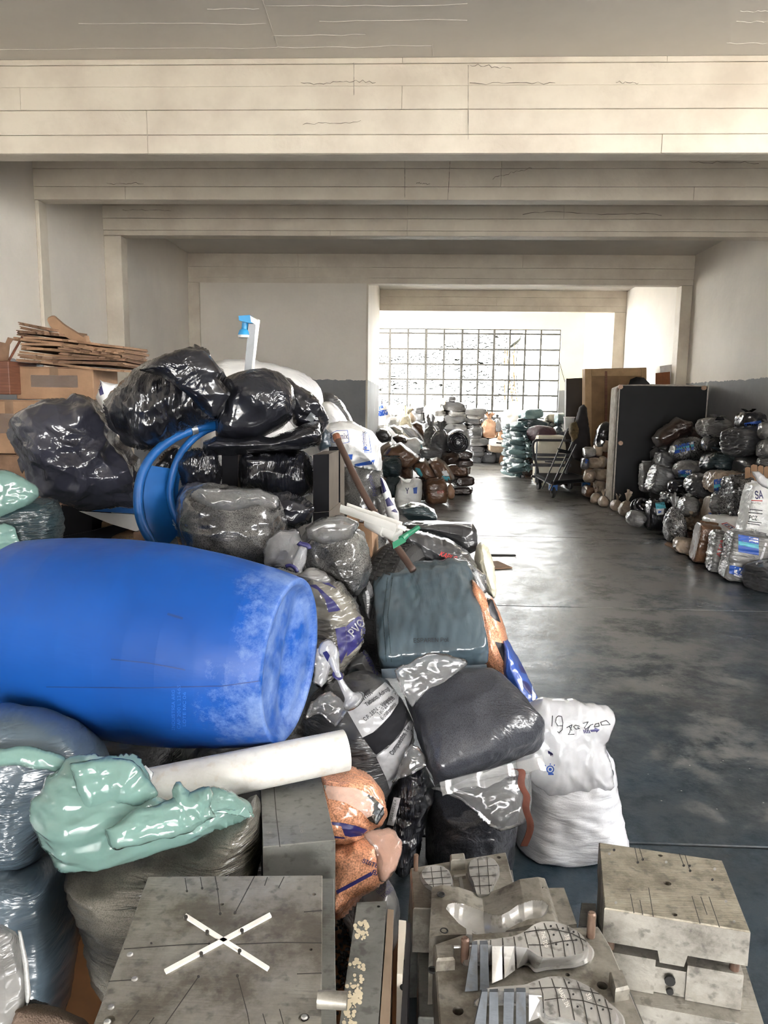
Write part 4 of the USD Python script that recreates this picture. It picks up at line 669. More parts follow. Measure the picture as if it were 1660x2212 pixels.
# teal pillow
c4 = [P(806, 1246, 3.14), P(1014, 1222, 3.16), P(1062, 1420, 2.62), P(820, 1444, 2.60)]
t, me, nr = sack4(c4, .17, m_slates, 'square slate-blue sack with hand lettering, lying on top of the heap beside the aisle', seed=9, res=40, n=11, pinch=.35, wr=.005, stretch=(3, .8, 1), low=.008)
decal(t, 'hand_lettering', me, word('ESPAREN Pol', 893, 1388, 970, 1386, 9), m_inkk); fo = (c4[3]-c4[0])/np.linalg.norm(c4[3]-c4[0])
fin4(P(824, 1446, 2.57), P(1052, 1436, 2.59), .03, nr, m_slate, t, 5, 'seam', fo-nr*.8); decal(t, 'weld_line', me, stroke([(838, 1247), (828, 1330), (835, 1430)], 1.5), m_teald); decal(t, 'weld_line', me, stroke([(848, 1247), (838, 1330), (846, 1430)], 1.5), m_teald)
# white sack on the floor
wb = thing('sack', 'white powder sack with hand-written mark and loose top, standing on the floor', 'sack')
bm = inflate([(1108, 1845), (1112, 1780), (1130, 1680), (1160, 1640), (1230, 1625), (1300, 1602), (1325, 1640), (1338, 1720), (1352, 1785), (1361, 1822), (1330, 1845), (1270, 1865), (1205, 1880), (1140, 1874)], 2.64, .40, N=1600, facing=.35, seed=12, wr=.006, ws=16, stretch=(1, 1, 3), low=.01, rim=.75); bm = pack(bm); obj('body', bm, m_whitep, wb, True)
bt = inflate([(1122, 1660), (1136, 1515), (1170, 1511), (1240, 1512), (1266, 1523), (1312, 1533), (1328, 1540), (1331, 1556), (1320, 1580), (1303, 1603), (1318, 1640), (1322, 1700), (1240, 1722), (1180, 1715)], 2.58, .17, N=2600, facing=.5, seed=13, wr=.018, ws=9, stretch=(1.6, 1, .6), low=.015); obj('loose_top', bt, m_milky, wb, True)
S6 = lambda *p: [(1040+x/4.253, 1240+y/4.253) for x, y in p]
hand = [[(655, 1300), (650, 1400)], [(690, 1320), (712, 1303), (740, 1310), (752, 1370), (745, 1430), (715, 1460), (702, 1446)], [(690, 1320), (684, 1360), (705, 1395), (750, 1395)], [(785, 1412), (835, 1385), (812, 1460), (800, 1475), (858, 1472)], [(810, 1400), (836, 1440)], [(905, 1400), (870, 1388), (850, 1402), (870, 1425), (905, 1420), (885, 1408)], [(935, 1372), (985, 1358), (950, 1412), (962, 1428), (1000, 1395)], [(975, 1440), (1005, 1388), (1030, 1380)], [(1085, 1370), (1050, 1378), (1040, 1405), (1085, 1398), (1080, 1372)], [(1188, 1382), (1150, 1345), (1098, 1362), (1108, 1388), (1186, 1384)]]
for h_ in hand: decal(wb, 'hand_lettering', bt, stroke(S6(*h_), 1.7), m_inkk, fine=4)
decal(wb, 'printed_arrow', bt, Polygon(S6((1000, 1432), (1040, 1425), (1045, 1412), (1090, 1430), (1060, 1458), (1058, 1446), (1010, 1450))), m_ink)
for k in range(4): decal(wb, 'printed_arrow', bt, Polygon(S6((935+16*k, 1432), (944+16*k, 1432), (956+16*k, 1462), (948+16*k, 1464))), m_ink, fine=4)
cc = S6((635, 1795))[0]; decal(wb, 'printed_emblem', [bt, bm], sops.unary_union([Point(*cc).buffer(8.5).difference(Point(*cc).buffer(6)), Point(*cc).buffer(3.4), quad((cc[0]-5, cc[1]+8), (cc[0]+6, cc[1]+8), (cc[0]+8, cc[1]+12), (cc[0]-4, cc[1]+12))]+[stroke([(cc[0]+a*10, cc[1]-10+abs(a)*3), (cc[0]+a*12, cc[1]-13+abs(a)*3)], 2) for a in (-1, 0, .8)]), m_inkb, fine=4)
# dark floor sack under the pillow
t = thing('sack', 'dark granulate sack standing on the floor, brown strap over its clear flap', 'sack')
bm = inflate([(915, 1720), (935, 1690), (1000, 1680), (1090, 1660), (1130, 1690), (1120, 1760), (1112, 1830), (1105, 1890), (1050, 1905), (960, 1905), (925, 1870)], 2.48, .36, N=1400, facing=.3, seed=21, wr=.006, ws=14, stretch=(1, 1, 3), low=.01, rim=.8); bm = pack(bm); obj('body', bm, m_dark, t, True)
fl2 = inflate([(930, 1702), (1000, 1690), (1080, 1672), (1120, 1662), (1156, 1660), (1150, 1700), (1148, 1755), (1130, 1782), (1085, 1795), (1040, 1765), (990, 1728)], 2.24, .05, N=900, facing=.6, seed=22, wr=.008, ws=14, low=.01); obj('clear_flap', fl2, m_loose, t, True)
rb = [(1112, 1662), (1128, 1668), (1126, 1688), (1130, 1705), (1138, 1720), (1136, 1742), (1140, 1760), (1146, 1782), (1142, 1805), (1132, 1828)]; L1 = np.array([P(x-7, y, 2.17+.0006*(1830-y)*.3) for x, y in rb]); L2 = np.array([P(x+8, y, 2.165+.0006*(1830-y)*.3) for x, y in rb]); L1, L2 = spline(L1, 36), spline(L2, 36)
V = np.vstack([L1, L2, L1+[0, .004, 0], L2+[0, .004, 0]]); Fc = []
for k in range(35):
    for a, b in ((0, 1), (3, 2), (2, 0), (1, 3)): i, j = a*36+k, b*36+k; Fc += [[i, j, j+1], [i, j+1, i+1]]
obj('strap', trimesh.Trimesh(V, Fc, process=False), plain('brown_strap', (.13, .038, .022), .7, vs=40), t, True)
# black sack with the white slip
t = thing('sack', 'shiny navy-black sack with a narrow white paper slip', 'sack')
bm = inflate([(838, 1700), (870, 1640), (895, 1608), (915, 1640), (935, 1690), (932, 1730), (918, 1780), (900, 1850), (870, 1880), (838, 1850), (822, 1790)], 2.42, .28, N=1300, facing=.5, seed=31, wr=.012, ws=12, stretch=(1, 1, 2.6), low=.012); bm = pack(bm); obj('body', bm, m_black2, t, True)
tp = inflate([(846, 1690), (866, 1640), (888, 1605), (905, 1612), (918, 1652), (890, 1670), (858, 1690)], 2.30, .05, N=500, seed=32, wr=.008, ws=16); obj('clear_top', tp, m_loose, t, True)
decal(t, 'paper_slip', bm, quad((851, 1722), (866, 1724), (851, 1784), (836, 1782)), m_inkw, lift=.004); decal(t, 'slip_lettering', bm, word('2014 0316 A', 846, 1775, 858, 1728, 5), m_inkk, lift=.006, fine=4)
# printed grey sack with the tied neck
t = thing('sack', 'tied grey sack printed with the maker\'s address panel, right of the blue drum', 'sack')
bm = inflate([(650, 1560), (672, 1500), (715, 1470), (760, 1452), (800, 1450), (842, 1472), (872, 1510), (893, 1560), (895, 1600), (880, 1650), (850, 1700), (820, 1770), (770, 1790), (720, 1760), (680, 1700), (655, 1630)], 2.42, .36, N=2200, facing=.85, seed=41, wr=.006, ws=13, stretch=(1, 1, 3.5), low=.008, rim=.85); bm = pack(bm); obj('body', bm, m_greyd, t, True)
n1 = spline([P(764, 1515, 2.20), P(748, 1492, 2.19), P(735, 1468, 2.19), P(726, 1445, 2.2), P(716, 1412, 2.22), P(704, 1400, 2.24)], 22); obj('neck', tube(n1, np.interp(np.linspace(0, 1, 22), [0, .12, .35, .55, .8, 1], [.040, .016, .010, .009, .020, .030]), 14), m_half, t, True); 
ti = P(730, 1459, 2.19); obj('tie', mv(ring(.014, 0, .004), ti, (20, 25, 0)), m_ink, t); decal(t, 'neck_print', tube(n1, .026, 12), Polygon([(697, 1410), (706, 1406), (713, 1416), (708, 1430)]), m_ink)
cl = inflate([(655, 1560), (668, 1520), (690, 1500), (715, 1488), (740, 1505), (752, 1530), (735, 1560), (724, 1572), (690, 1545)], 2.20, .05, N=500, seed=43, wr=.01, ws=14); obj('clear_shoulder', cl, m_loose, t, True)
S3 = lambda *p: [(640+x/5.1875, 1380+y/5.1875) for x, y in p]
decal(t, 'printed_panel', bm, Polygon(S3((540, 750), (650, 700), (860, 600), (1000, 480), (1075, 560), (1150, 600), (1145, 720), (1060, 850), (960, 960), (860, 1050), (745, 1105))), m_inkg); decal(t, 'printed_panel', bm, Polygon(S3((895, 1320), (1010, 1240), (1150, 1100), (1260, 930), (1300, 900), (1325, 1010), (1280, 1160), (1200, 1350), (1130, 1520), (1050, 1690), (1010, 1560), (950, 1440))), m_inkg)
decal(t, 'dark_band', bm, Polygon(S3((750, 1108), (900, 1030), (1060, 860), (1150, 720), (1170, 660), (1240, 740), (1250, 860), (1200, 1010), (1080, 1160), (900, 1300), (870, 1270))), m_greyd if False else m_board)
for w_, a, b, hh in (('Polimix', (650, 770), (860, 610), 15), ('Tabaco, Adrog', (790, 760), (1050, 570), 8), ('C.P. 1824 - Valentin', (775, 925), (1090, 665), 8), ('Tel/Fax 4218', (935, 865), (1110, 670), 8), ('E-mail polimix', (970, 910), (1130, 735), 7), ('S.R.L', (830, 410), (930, 440), 10), ('Compuestos Ter', (1085, 1310), (1290, 990), 9)): A_, B_ = S3(a, b); decal(t, 'lettering', bm, word(w_, *A_, *B_, hh*1.1, True), m_inkk, lift=.005, fine=5)
# PVC-printed sack behind the drum's end
t = thing('sack', 'silver clear sack printed PVC in white on navy, behind the drum\'s end', 'sack')
bm = inflate([(650, 1300), (652, 1250), (675, 1232), (705, 1240), (745, 1262), (770, 1300), (788, 1350), (785, 1385), (770, 1415), (745, 1440), (720, 1470), (690, 1480), (660, 1440)], 2.62, .34, N=1900, facing=.8, seed=51, wr=.010, ws=15, stretch=(1, 1, 2.5), low=.012); bm = pack(bm); obj('body', bm, m_silverb, t, True)
S8 = lambda *p: [(560+x/5.529, 1100+y/5.529) for x, y in p]
for q in (((580, 905), (680, 900), (800, 1010), (900, 1100), (970, 1200), (940, 1215), (830, 1230), (790, 1080), (700, 960)), ((910, 1425), (1035, 1400), (1055, 1690), (975, 1850)), ((1090, 1350), (1210, 1260), (1270, 1420), (1265, 1530), (1180, 1640), (1050, 1760), (1055, 1690), (1040, 1400)), ((760, 880), (800, 840), (860, 900), (1010, 1000), (960, 960))): decal(t, 'navy_print', bm, Polygon(S8(*q)).buffer(0), m_ink)
A_, B_ = S8((1120, 1530), (1270, 1370)); decal(t, 'lettering', bm, word('PVC', *A_, *B_, 17, True), m_inkg, lift=.005)
tp = inflate(S8((440, 790), (560, 725), (640, 730), (760, 790), (830, 850), (700, 890), (560, 880), (500, 850)), 2.55, .07, N=500, seed=52, wr=.012, ws=14); obj('gathered_top', tp, m_silver, t, True)
puff([(672, 1405), (690, 1398), (715, 1420), (718, 1440), (705, 1478), (695, 1490), (668, 1478), (676, 1445)], 2.30, .05, m_half, 'scrap of milky film tucked between drum and tied grey sack', 'film', 'film_scrap', N=300, seed=55, wr=.008, ws=16)
t, tg = puff([(742, 1440), (790, 1400), (810, 1440), (830, 1470), (800, 1475), (770, 1450), (745, 1470)], 2.75, .2, m_grey, 'grey sack with navy lettering, mostly hidden behind the slate-blue one', 'sack', 'sack', N=500, seed=57, prints=[('lettering', word('OMAS', 782, 1405, 812, 1460, 13, True), m_ink)])
# orange pellet sack and the grey one below
S4 = lambda *p: [(660+x/3.867, 1640+y/3.867) for x, y in p]
t = thing('sack', 'clear sack of orange plastic pellets printed in navy', 'sack')
lo = inflate(S4((120, 700), (240, 640), (470, 640), (600, 660), (640, 780), (650, 900), (640, 980), (560, 1070), (450, 1160), (380, 1240), (320, 1300), (200, 1330), (110, 1300)), 1.98, .26, N=1600, facing=.8, seed=61, wr=.012, ws=13, low=.018); lo = pack(lo); obj('body', lo, m_orange, t, True)
hi = inflate(S4((60, 220), (130, 110), (260, 90), (380, 80), (480, 110), (580, 190), (650, 290), (675, 380), (665, 460), (620, 540), (580, 550), (520, 580), (420, 650), (240, 660), (140, 560)), 2.02, .26, N=1600, facing=.8, seed=62, wr=.013, ws=12, low=.020); hi = pack(hi); obj('upper_body', hi, m_orange, t, True)
decal(t, 'clear_fold', hi, Polygon(S4((150, 215), (240, 225), (420, 240), (560, 310), (655, 400), (660, 460), (600, 548), (540, 520), (470, 440), (330, 360), (190, 330))), clear('pale_fold_film', (.74, .62, .55), .55, .12, .4), lift=.012, fine=4)
obj('clear_fold', inflate(S4((460, 620), (560, 590), (700, 565), (760, 600), (802, 680), (790, 760), (740, 870), (690, 980), (640, 1000), (610, 850), (560, 740)), 1.79, .06, N=600, seed=64, wr=.008, ws=18), clear('pink_clear_film', (.72, .45, .34), .6, .12, .5), t, True)
for q in (((220, 525), (300, 530), (420, 555), (520, 590), (470, 640), (380, 650), (330, 640), (300, 560), (225, 548)), ((235, 640), (330, 655), (330, 665), (240, 660))): decal(t, 'navy_print', [hi, lo], Polygon(S4(*q)).buffer(0), m_ink)
decal(t, 'navy_print', lo, stroke(S4((262, 1112), (380, 1050), (555, 955)), 8), m_ink)
for w_, a, b, hh in (('SISTEM', (470, 860), (640, 925), 9), ('BA', (550, 955), (620, 985), 10)): A_, B_ = S4(a, b); decal(t, 'lettering', lo, word(w_, *A_, *B_, hh, True), m_ink, lift=.006)
t, tg = puff(S4((330, 1310), (440, 1200), (560, 1080), (680, 990), (730, 1060), (765, 1160), (785, 1300), (780, 1480), (740, 1600), (600, 1600), (420, 1560)), 2.05, .2, m_silver, 'grey printed sack lying low under the orange pellet sack', 'sack', 'sack', N=900, facing=.5, seed=66, wr=.006, ws=14, prints=[('lettering', word('BOLSAS', *S4((610, 1130))[0], *S4((720, 1040))[0], 9), m_ink), ('lettering', word('TERMO', *S4((650, 1170))[0], *S4((740, 1090))[0], 9), m_ink)])
# open bag with the green mouth
t = thing('open_bag', 'open bag of dark flakes with a crumpled green film mouth', 'bag')
bm = inflate([(140, 1885), (200, 1850), (380, 1800), (560, 1720), (568, 1800), (560, 1900), (545, 2050), (520, 2170), (260, 2180), (215, 2120), (180, 2000)], 1.66, .36, N=2400, facing=.5, seed=71, wr=.008, ws=14, stretch=(.8, 1, 4), low=.012, rim=.8); bm = pack(bm); obj('body', bm, film('clear_film_on_brown_flakes', (.125, .115, .095), .26, .6, grain=.35, gs=380, c2=(.035, .031, .025), wr=.8, ws=(4, 4, 46), crack=5), t, True)
g1 = inflate([(90, 1732), (112, 1690), (150, 1642), (200, 1640), (284, 1650), (318, 1690), (345, 1716), (372, 1722), (380, 1692), (410, 1718), (455, 1698), (505, 1706), (540, 1728), (560, 1765), (520, 1785), (470, 1800), (400, 1825), (300, 1850), (215, 1872), (140, 1886), (118, 1862), (104, 1800)], 1.62, .14, N=7000, facing=.8, seed=72, wr=.026, ws=8, stretch=(.6, 1, 1.5), low=.02); obj('green_mouth', g1, m_green, t, True)
for q, Y_, T_, sd in (([(150, 1650), (220, 1642), (284, 1652), (340, 1716), (300, 1735), (240, 1728), (190, 1760), (175, 1720)], 1.56, .05, 73), ([(222, 1790), (300, 1745), (380, 1725), (450, 1740), (470, 1765), (420, 1800), (330, 1820), (250, 1830)], 1.50, .05, 74), ([(376, 1730), (384, 1690), (408, 1720), (452, 1700), (452, 1740), (440, 1772), (400, 1770)], 1.54, .05, 75)):
    obj('green_fold', inflate(q, Y_, T_, N=1200, facing=.9, seed=sd, wr=.011, ws=16, low=.014), m_green, t, True)
# left edge sacks
t, tg = puff([(-40, 1530), (20, 1519), (90, 1530), (170, 1560), (215, 1600), (234, 1640), (225, 1680), (180, 1700), (120, 1760), (100, 1845), (60, 1868), (-40, 1870)], 1.78, .34, m_slate, 'glossy grey-green sack at the left edge leaning on the blue drum', 'sack', 'sack', N=1800, facing=.7, seed=81, wr=.006, ws=10, low=.015, parts=[('film_band', inflate([(-40, 1620), (60, 1612), (130, 1630), (160, 1648), (120, 1672), (40, 1655), (-40, 1660)], 1.62, .03, N=300, seed=82, wr=.004, ws=20), m_green)])
t, tg = puff([(-40, 1860), (40, 1855), (105, 1850), (140, 1880), (158, 1960), (165, 2050), (150, 2150), (120, 2240), (-40, 2260)], 1.62, .30, m_slate, 'big slate-blue sack at the left edge under the glossy one', 'sack', 'sack', N=1800, facing=.5, seed=83, wr=.005, ws=12, stretch=(.7, 1, 3), low=.015)
t, tg = puff([(-40, 1985), (10, 1995), (40, 2010), (52, 2060), (64, 2140), (58, 2180), (40, 2240), (-40, 2260)], 1.28, .12, m_silver, 'crinkled silver bag in the lower left corner', 'bag', 'plastic_bag', N=1200, seed=84, wr=.012, ws=12, low=.014, parts=[('woven_hem', inflate([(38, 2008), (46, 2010), (62, 2080), (66, 2150), (58, 2175), (50, 2090)], 1.22, .012, N=200, seed=85, wr=.001), plain('woven_hem', (.35, .35, .34), .35, vs=200))])
puff([(40, 2185), (70, 2178), (130, 2185), (180, 2200), (220, 2240), (20, 2260)], 1.25, .1, plain('brown_cloth', (.15, .105, .078), .9, vs=30, bump=.4, bs=300), 'brown cloth bundle at the bottom left edge', 'cloth', 'cloth_bundle', N=500, seed=86, wr=.003)
t, tg = puff([(52, 2160), (75, 2158), (110, 2176), (60, 2180), (44, 2196), (20, 2240), (14, 2240), (30, 2190)], 1.30, .03, m_greyd, 'grey printed bag corner poking out over the brown cloth', 'bag', 'plastic_bag', N=300, seed=87, prints=[('lettering', word('DUP', 62, 2172, 92, 2174, 9, True), m_inkk)])
one('floor_board', bx(-.98, .0, 1.45, 2.1, .003, .022), plain('orange_plywood', (.20, .085, .03), .7, vs=9), 'orange-brown plywood board on the floor under the moulds', 'board', smooth=False)
rg = np.random.default_rng(5); pel = []
for _ in range(170):
    c_ = G(rg.normal(745, 12), rg.uniform(1985, 2190), .03); pel.append(mv(trimesh.creation.cylinder(.004, .009, sections=6), c_, tuple(rg.uniform(0, 180, 3))))
one('spilled_pellets', cat(pel), m_hole, 'black plastic pellets spilled between the mould blocks', 'pellets', kind='stuff')
puff([(300, 1655), (316, 1650), (336, 1668), (330, 1690), (318, 1692)], 1.70, .02, m_milky, 'small white scrap at the pipe\'s left end', 'scrap', 'film_scrap', N=150, seed=91)
# ---------------------------------------------------------------- left side: cardboard against the wall
def S7(*p): return [(x/5.03, 660+y/5.03) for x, y in p]
def carton(px, Y, D, zt, zb, m, label, tape=True, yaw=0.0):
    """A taped carton whose front face fills px (x0, x1) from zb to zt at depth Y."""
    a, b = P(px[0], 900, Y)[0], P(px[1], 900, Y)[0]; w = b-a; t = thing('cardboard_box', label, 'box', ((a+b)/2, Y+D/2, zb), (0, 0, yaw))
    h = zt-zb; obj('body', bx(-w/2, w/2, -D/2, D/2, 0, h-.004, .006), m, t); g = .004
    for s_ in (-1, 1): obj('flap', bx(-w/2+.003, w/2-.003, min(s_*D/2, s_*g), max(s_*D/2, s_*g), h-.004, h+.001), m, t)
    if tape: obj('tape', bx(-.03, .03, -D/2-.0015, D/2+.0015, h*.72, h+.003), m_tape, t); obj('tape', bx(-w*.30, w*.30, -D/2-.002, -D/2, h*.38, h*.75), m_loose, t)
    return t
YC = 5.3
zf = lambda y: float(P(100, y, YC)[2])
carton((-90, 132), YC-.05, .6, zf(865), zf(980), m_card, 'big pale carton at the left edge, second of the stack')
carton((-90, 92), YC-.02, .6, zf(983), zf(1100), m_cardd, 'dark carton at the left edge, under the big pale one', False)
carton((-90, 120), YC+.0, .6, zf(1102), .002, m_cardd, 'dark carton on the floor, lowest of the stack at the left edge', False)
carton((38, 205), YC+.05, .45, zf(792), zf(863), m_card, 'carton with shiny clear tape, under the flattened cartons')
bw = P(38, 800, YC); one('wooden_panel', bx(P(-60, 800, YC-.1)[0], bw[0]-.01, YC-.1, YC+.3, zf(853), zf(782), .004), m_wood, 'red-brown wooden panel box at the left edge beside the taped carton', 'panel')
one('torn_cardboard', mv(ext(Polygon([(-.3, 0), (.01, 0), (.03, .12), (.06, .16), (.02, .17), (.0, .13), (-.05, .14), (-.09, .11), (-.15, .12), (-.3, .10)]), .006), P(15, 782, YC-.05), (90, 0, 0)), m_cardd, 'torn piece of cardboard sticking up at the left edge', 'cardboard', smooth=False)
one('stick', cyl(.008, P(20, 778, YC-.12), P(48, 728, YC+.1), 8), m_wood, 'thin brown stick leaning beside the flattened cartons', 'stick')
rg = np.random.default_rng(11)
def flat_carton(x0, x1, y, Y, D, th, label, tilt=0.0, ragged=.02, yaw=0.0, m=None, group='flattened cartons in the stack'):
    a, b = P(x0, y, Y), P(x1, y, Y); w = b[0]-a[0]; nn = 14; xs = np.linspace(-w/2, w/2, nn); f0 = -D/2+rg.uniform(-ragged, ragged, nn)
    poly = Polygon(list(zip(xs, f0))+[(w/2, D/2), (-w/2, D/2)]); m1 = ext(poly, th*.36); m2 = ext(poly.buffer(-.004), th*.34, th*.33); m3_ = ext(affinity.translate(poly, rg.uniform(-.01, .01), rg.uniform(-.01, .01)), th*.34, th*.66); me = cat([m1, m2, m3_])
    v = me.vertices.copy(); v[:, 2] += .012*np.sin(v[:, 0]*5+rg.random()*6)*(v[:, 1] < 0); me.vertices = v
    return one('flattened_carton', mv(me, ((a[0]+b[0])/2, Y+D/2, (a[2]+b[2])/2), (0, tilt, yaw)), m or (m_card if rg.random() > .4 else m_cardd), label, 'cardboard', group, smooth=False)
ORD5 = ('lowest', 'second', 'third', 'fourth', 'fifth', 'sixth', 'seventh', 'eighth', 'ninth', 'topmost')
for k in range(10):
    y = 788-5.6*k; flat_carton(40+1.2*k+rg.uniform(-4, 4), 268+rg.uniform(-6, 6)-(0 if k < 5 else 3), y+4, YC+.02+rg.uniform(-.03, .03), .5, .0155, f'flattened brown carton, {ORD5[k]} from below in the strapped stack', tilt=3.5)
for k in range(6): flat_carton(28+3*k+rg.uniform(-3, 3), 146-3*k, 745-7.2*k, YC+.08+rg.uniform(-.03, .03), .45, .019, f'flattened brown carton, {ORD5[k]} from below in the upper loose bundle', tilt=7, group='flattened cartons in the upper bundle')
for k in range(3): flat_carton(128+3*k, 270-5*k, 770-5*k, YC-.02, .42, .014, f'torn flattened carton, {ORD5[k]} of three at the right end of the stack', tilt=6, ragged=.05, group='torn flattened cartons at the right end')
q = outline(S7((515, 150), (585, 115), (700, 215), (900, 340), (975, 385), (1020, 495), (900, 440), (700, 330), (560, 240)), 60); cpx = q.mean(0); c_, nr_ = plane_at(*cpx, YC+.1, 0); W = to_plane(q, c_, nr_); L2 = Polygon(np.c_[W[:, 0], W[:, 2]]).buffer(0)
t = thing('carton_flap', 'folded carton flap sticking up slanting above the flattened cartons', 'cardboard'); obj('front_ply', mv(ext(L2, .012), (0, YC+.1, 0), (90, 0, 0)), m_card, t, False); obj('back_ply', mv(ext(affinity.translate(L2, -.012, .012), .01), (0, YC+.13, 0), (90, 0, 0)), m_cardd, t, False)
obj('edge_fold', mv(ext(Polygon([(L2.bounds[2]-.11, L2.bounds[1]+.01), (L2.bounds[2]-.02, L2.bounds[1]), (L2.bounds[2]-.03, L2.bounds[1]+.1)]), .06), (0, YC+.11, 0), (90, 0, 0)), m_card, t, False)
puff(S7((1040, 990), (1065, 860), (1070, 780), (1130, 810), (1230, 830), (1300, 850), (1260, 930), (1290, 1800), (1120, 1800), (1090, 1060)), 4.9, .2, m_white, 'white sack with a navy corner peeping out between cartons and black bags', 'sack', 'sack', N=500, seed=101, wr=.012, prints=[('navy_print', Polygon(S7((1062, 800), (1095, 830), (1130, 960), (1090, 980), (1070, 920))), m_ink)])
# ---------------------------------------------------------------- left: bags under and around
t, tg = puff([(-30, 1090), (20, 1078), (80, 1072), (120, 1078), (136, 1110), (133, 1160), (122, 1195), (60, 1200), (10, 1190), (-30, 1180)], 3.0, .36, m_teald, 'dark teal sack with fine horizontal creases at the left edge', 'sack', 'sack', N=1500, facing=.6, seed=111, wr=.007, ws=16, stretch=(.8, 1, 4), low=.012,
    parts=[('film_top', inflate([(-30, 1015), (15, 1016), (50, 1032), (80, 1050), (86, 1070), (70, 1085), (30, 1105), (-10, 1120), (-30, 1118)], 2.86, .12, N=900, seed=112, wr=.012, ws=10, low=.02), m_green), ('film_tail', inflate([(-20, 1135), (10, 1128), (32, 1140), (48, 1175), (45, 1190), (20, 1198), (-20, 1195)], 2.78, .05, N=500, seed=113, wr=.008, ws=14), m_green)])
puff([(-30, 1196), (15, 1200), (45, 1210), (62, 1222), (40, 1240), (-30, 1245)], 2.8, .2, m_teald, 'dark teal sack just above the blue drum at the left edge', 'sack', 'sack', N=500, seed=114, wr=.007, stretch=(1, 1, 3))
a_, b_ = P(-60, 1262, 2.75), P(52, 1262, 2.85); dm2 = lathe([(0, 0), (.24, 0), (.25, .02), (.28, .2), (.29, .42), (.28, .64), (.25, .84), (.24, .86), (0, .86)][::-1], 48); one('plastic_drum', mv(dm2, (a_[0]-.55, 2.9, float(P(30, 1216, 2.9)[2])-.29), (0, 90, 8)), m_bluep, 'second blue drum showing a sliver at the left edge behind the big one', 'drum', smooth=True)
# satellite dish with the charcoal bag
YB = 3.9
dn = thing('satellite_dish', 'pale satellite dish lying under the charcoal bag', 'dish'); prof = [(r_, .26*(r_/.52)**2*.52) for r_ in np.linspace(0, .52, 16)]; prof += [(.535, prof[-1][1]+.004), (.53, prof[-1][1]-.012)]+[(r_, .26*(r_/.52)**2*.52-.012) for r_ in np.linspace(.515, 0, 14)]
dc = P(200, 1090, YB); DMm = lathe(prof[::-1], 64); DMm = mv(DMm, (0, 0, 0), (-18, 14, 0)); DMm.apply_translation((dc[0], YB+.35, dc[2]-.10)); obj('reflector', DMm, m_dish, dn, True)
obj('rim', mv(ring(.532, prof[15][1], .009, 48), (dc[0], YB+.35, dc[2]-.10), (-18, 14, 0)), m_whitepl, dn, True)
ledge = hull_ = trimesh.convex.convex_hull(np.array([P(*q_, Y_) for q_ in ((168, 1092), (300, 1088), (300, 1110), (178, 1103)) for Y_ in (YB-.05, YB+.02)])); one('plastic_strip', ledge, m_bluep, 'blue plastic strip below the charcoal bag', 'strip', smooth=False)
pq = [(170, 1104), (300, 1112), (300, 1150), (240, 1132)]; one('board', trimesh.convex.convex_hull(np.array([P(*q_, Y_) for q_ in pq for Y_ in (YB, YB+.03)])), m_dish, 'pale grey board sloping under the charcoal bag', 'board', smooth=False)
puff([(28, 920), (40, 895), (62, 888), (110, 874), (150, 866), (160, 858), (185, 860), (212, 878), (225, 895), (240, 915), (262, 955), (290, 980), (308, 990), (310, 1020), (300, 1060), (292, 1085), (240, 1095), (190, 1096), (165, 1102), (130, 1080), (95, 1068), (85, 1035), (55, 1000), (38, 970), (26, 945)], YB-.1, .55, m_charcoal, 'crumpled charcoal film bag at the left, resting on the pale dish', 'bag', 'garbage_bag', N=8000, seed=121, wr=.046, ws=5.0, low=.05, jit=.5, rim=.8)
for nm, pts, Y_, mt, lab in (('block', [(133, 1090), (148, 1090), (200, 1115), (198, 1150), (150, 1160), (134, 1158)], 4.0, m_board, 'upper dark foam block under the charcoal bag'), ('block', [(133, 1160), (160, 1162), (208, 1145), (212, 1380), (165, 1390), (133, 1390)], 3.95, m_board, 'lower dark foam block under the charcoal bag')):
    q_ = np.array([P(*p_, Y_) for p_ in pts]); one('foam_block', trimesh.convex.convex_hull(np.vstack([q_, q_+[0.05, .35, 0]])), mt, lab, 'block', smooth=False)
m_paper = film('tan_paper_sack', (.30, .20, .105), .6, .1, c2=(.22, .14, .07), wr=.4)
for box_, lab, pr_ in (((205, 1142, 290, 1178), 'tan paper sack with dark print, middle of the three under the dish', [('lettering', word('DGZ-320', 258, 1163, 290, 1163, 5), m_inkk), ('lettering', word('PE', 240, 1167, 254, 1167, 4), m_inkr)]), ((202, 1119, 258, 1140), 'tan paper sack, uppermost of the three under the dish', ()), ((206, 1179, 290, 1230), 'tan paper sack, lowest of the three under the dish', ())): sack(box_, 4.1, .35, m_paper, lab, prints=pr_, name='paper_sack')
one('carton_piece', trimesh.convex.convex_hull(np.array([P(*p_, Y_) for p_ in ((288, 1150), (312, 1140), (318, 1200), (290, 1200)) for Y_ in (3.9, 3.95)])), m_cardd, 'brown carton piece behind the blue hoop', 'cardboard', smooth=False)
puff([(130, 1188), (150, 1180), (168, 1190), (175, 1205), (128, 1205)], 3.9, .08, m_loose, 'clear film scrap behind the drum, left', 'film', 'film_scrap', N=200, seed=131)
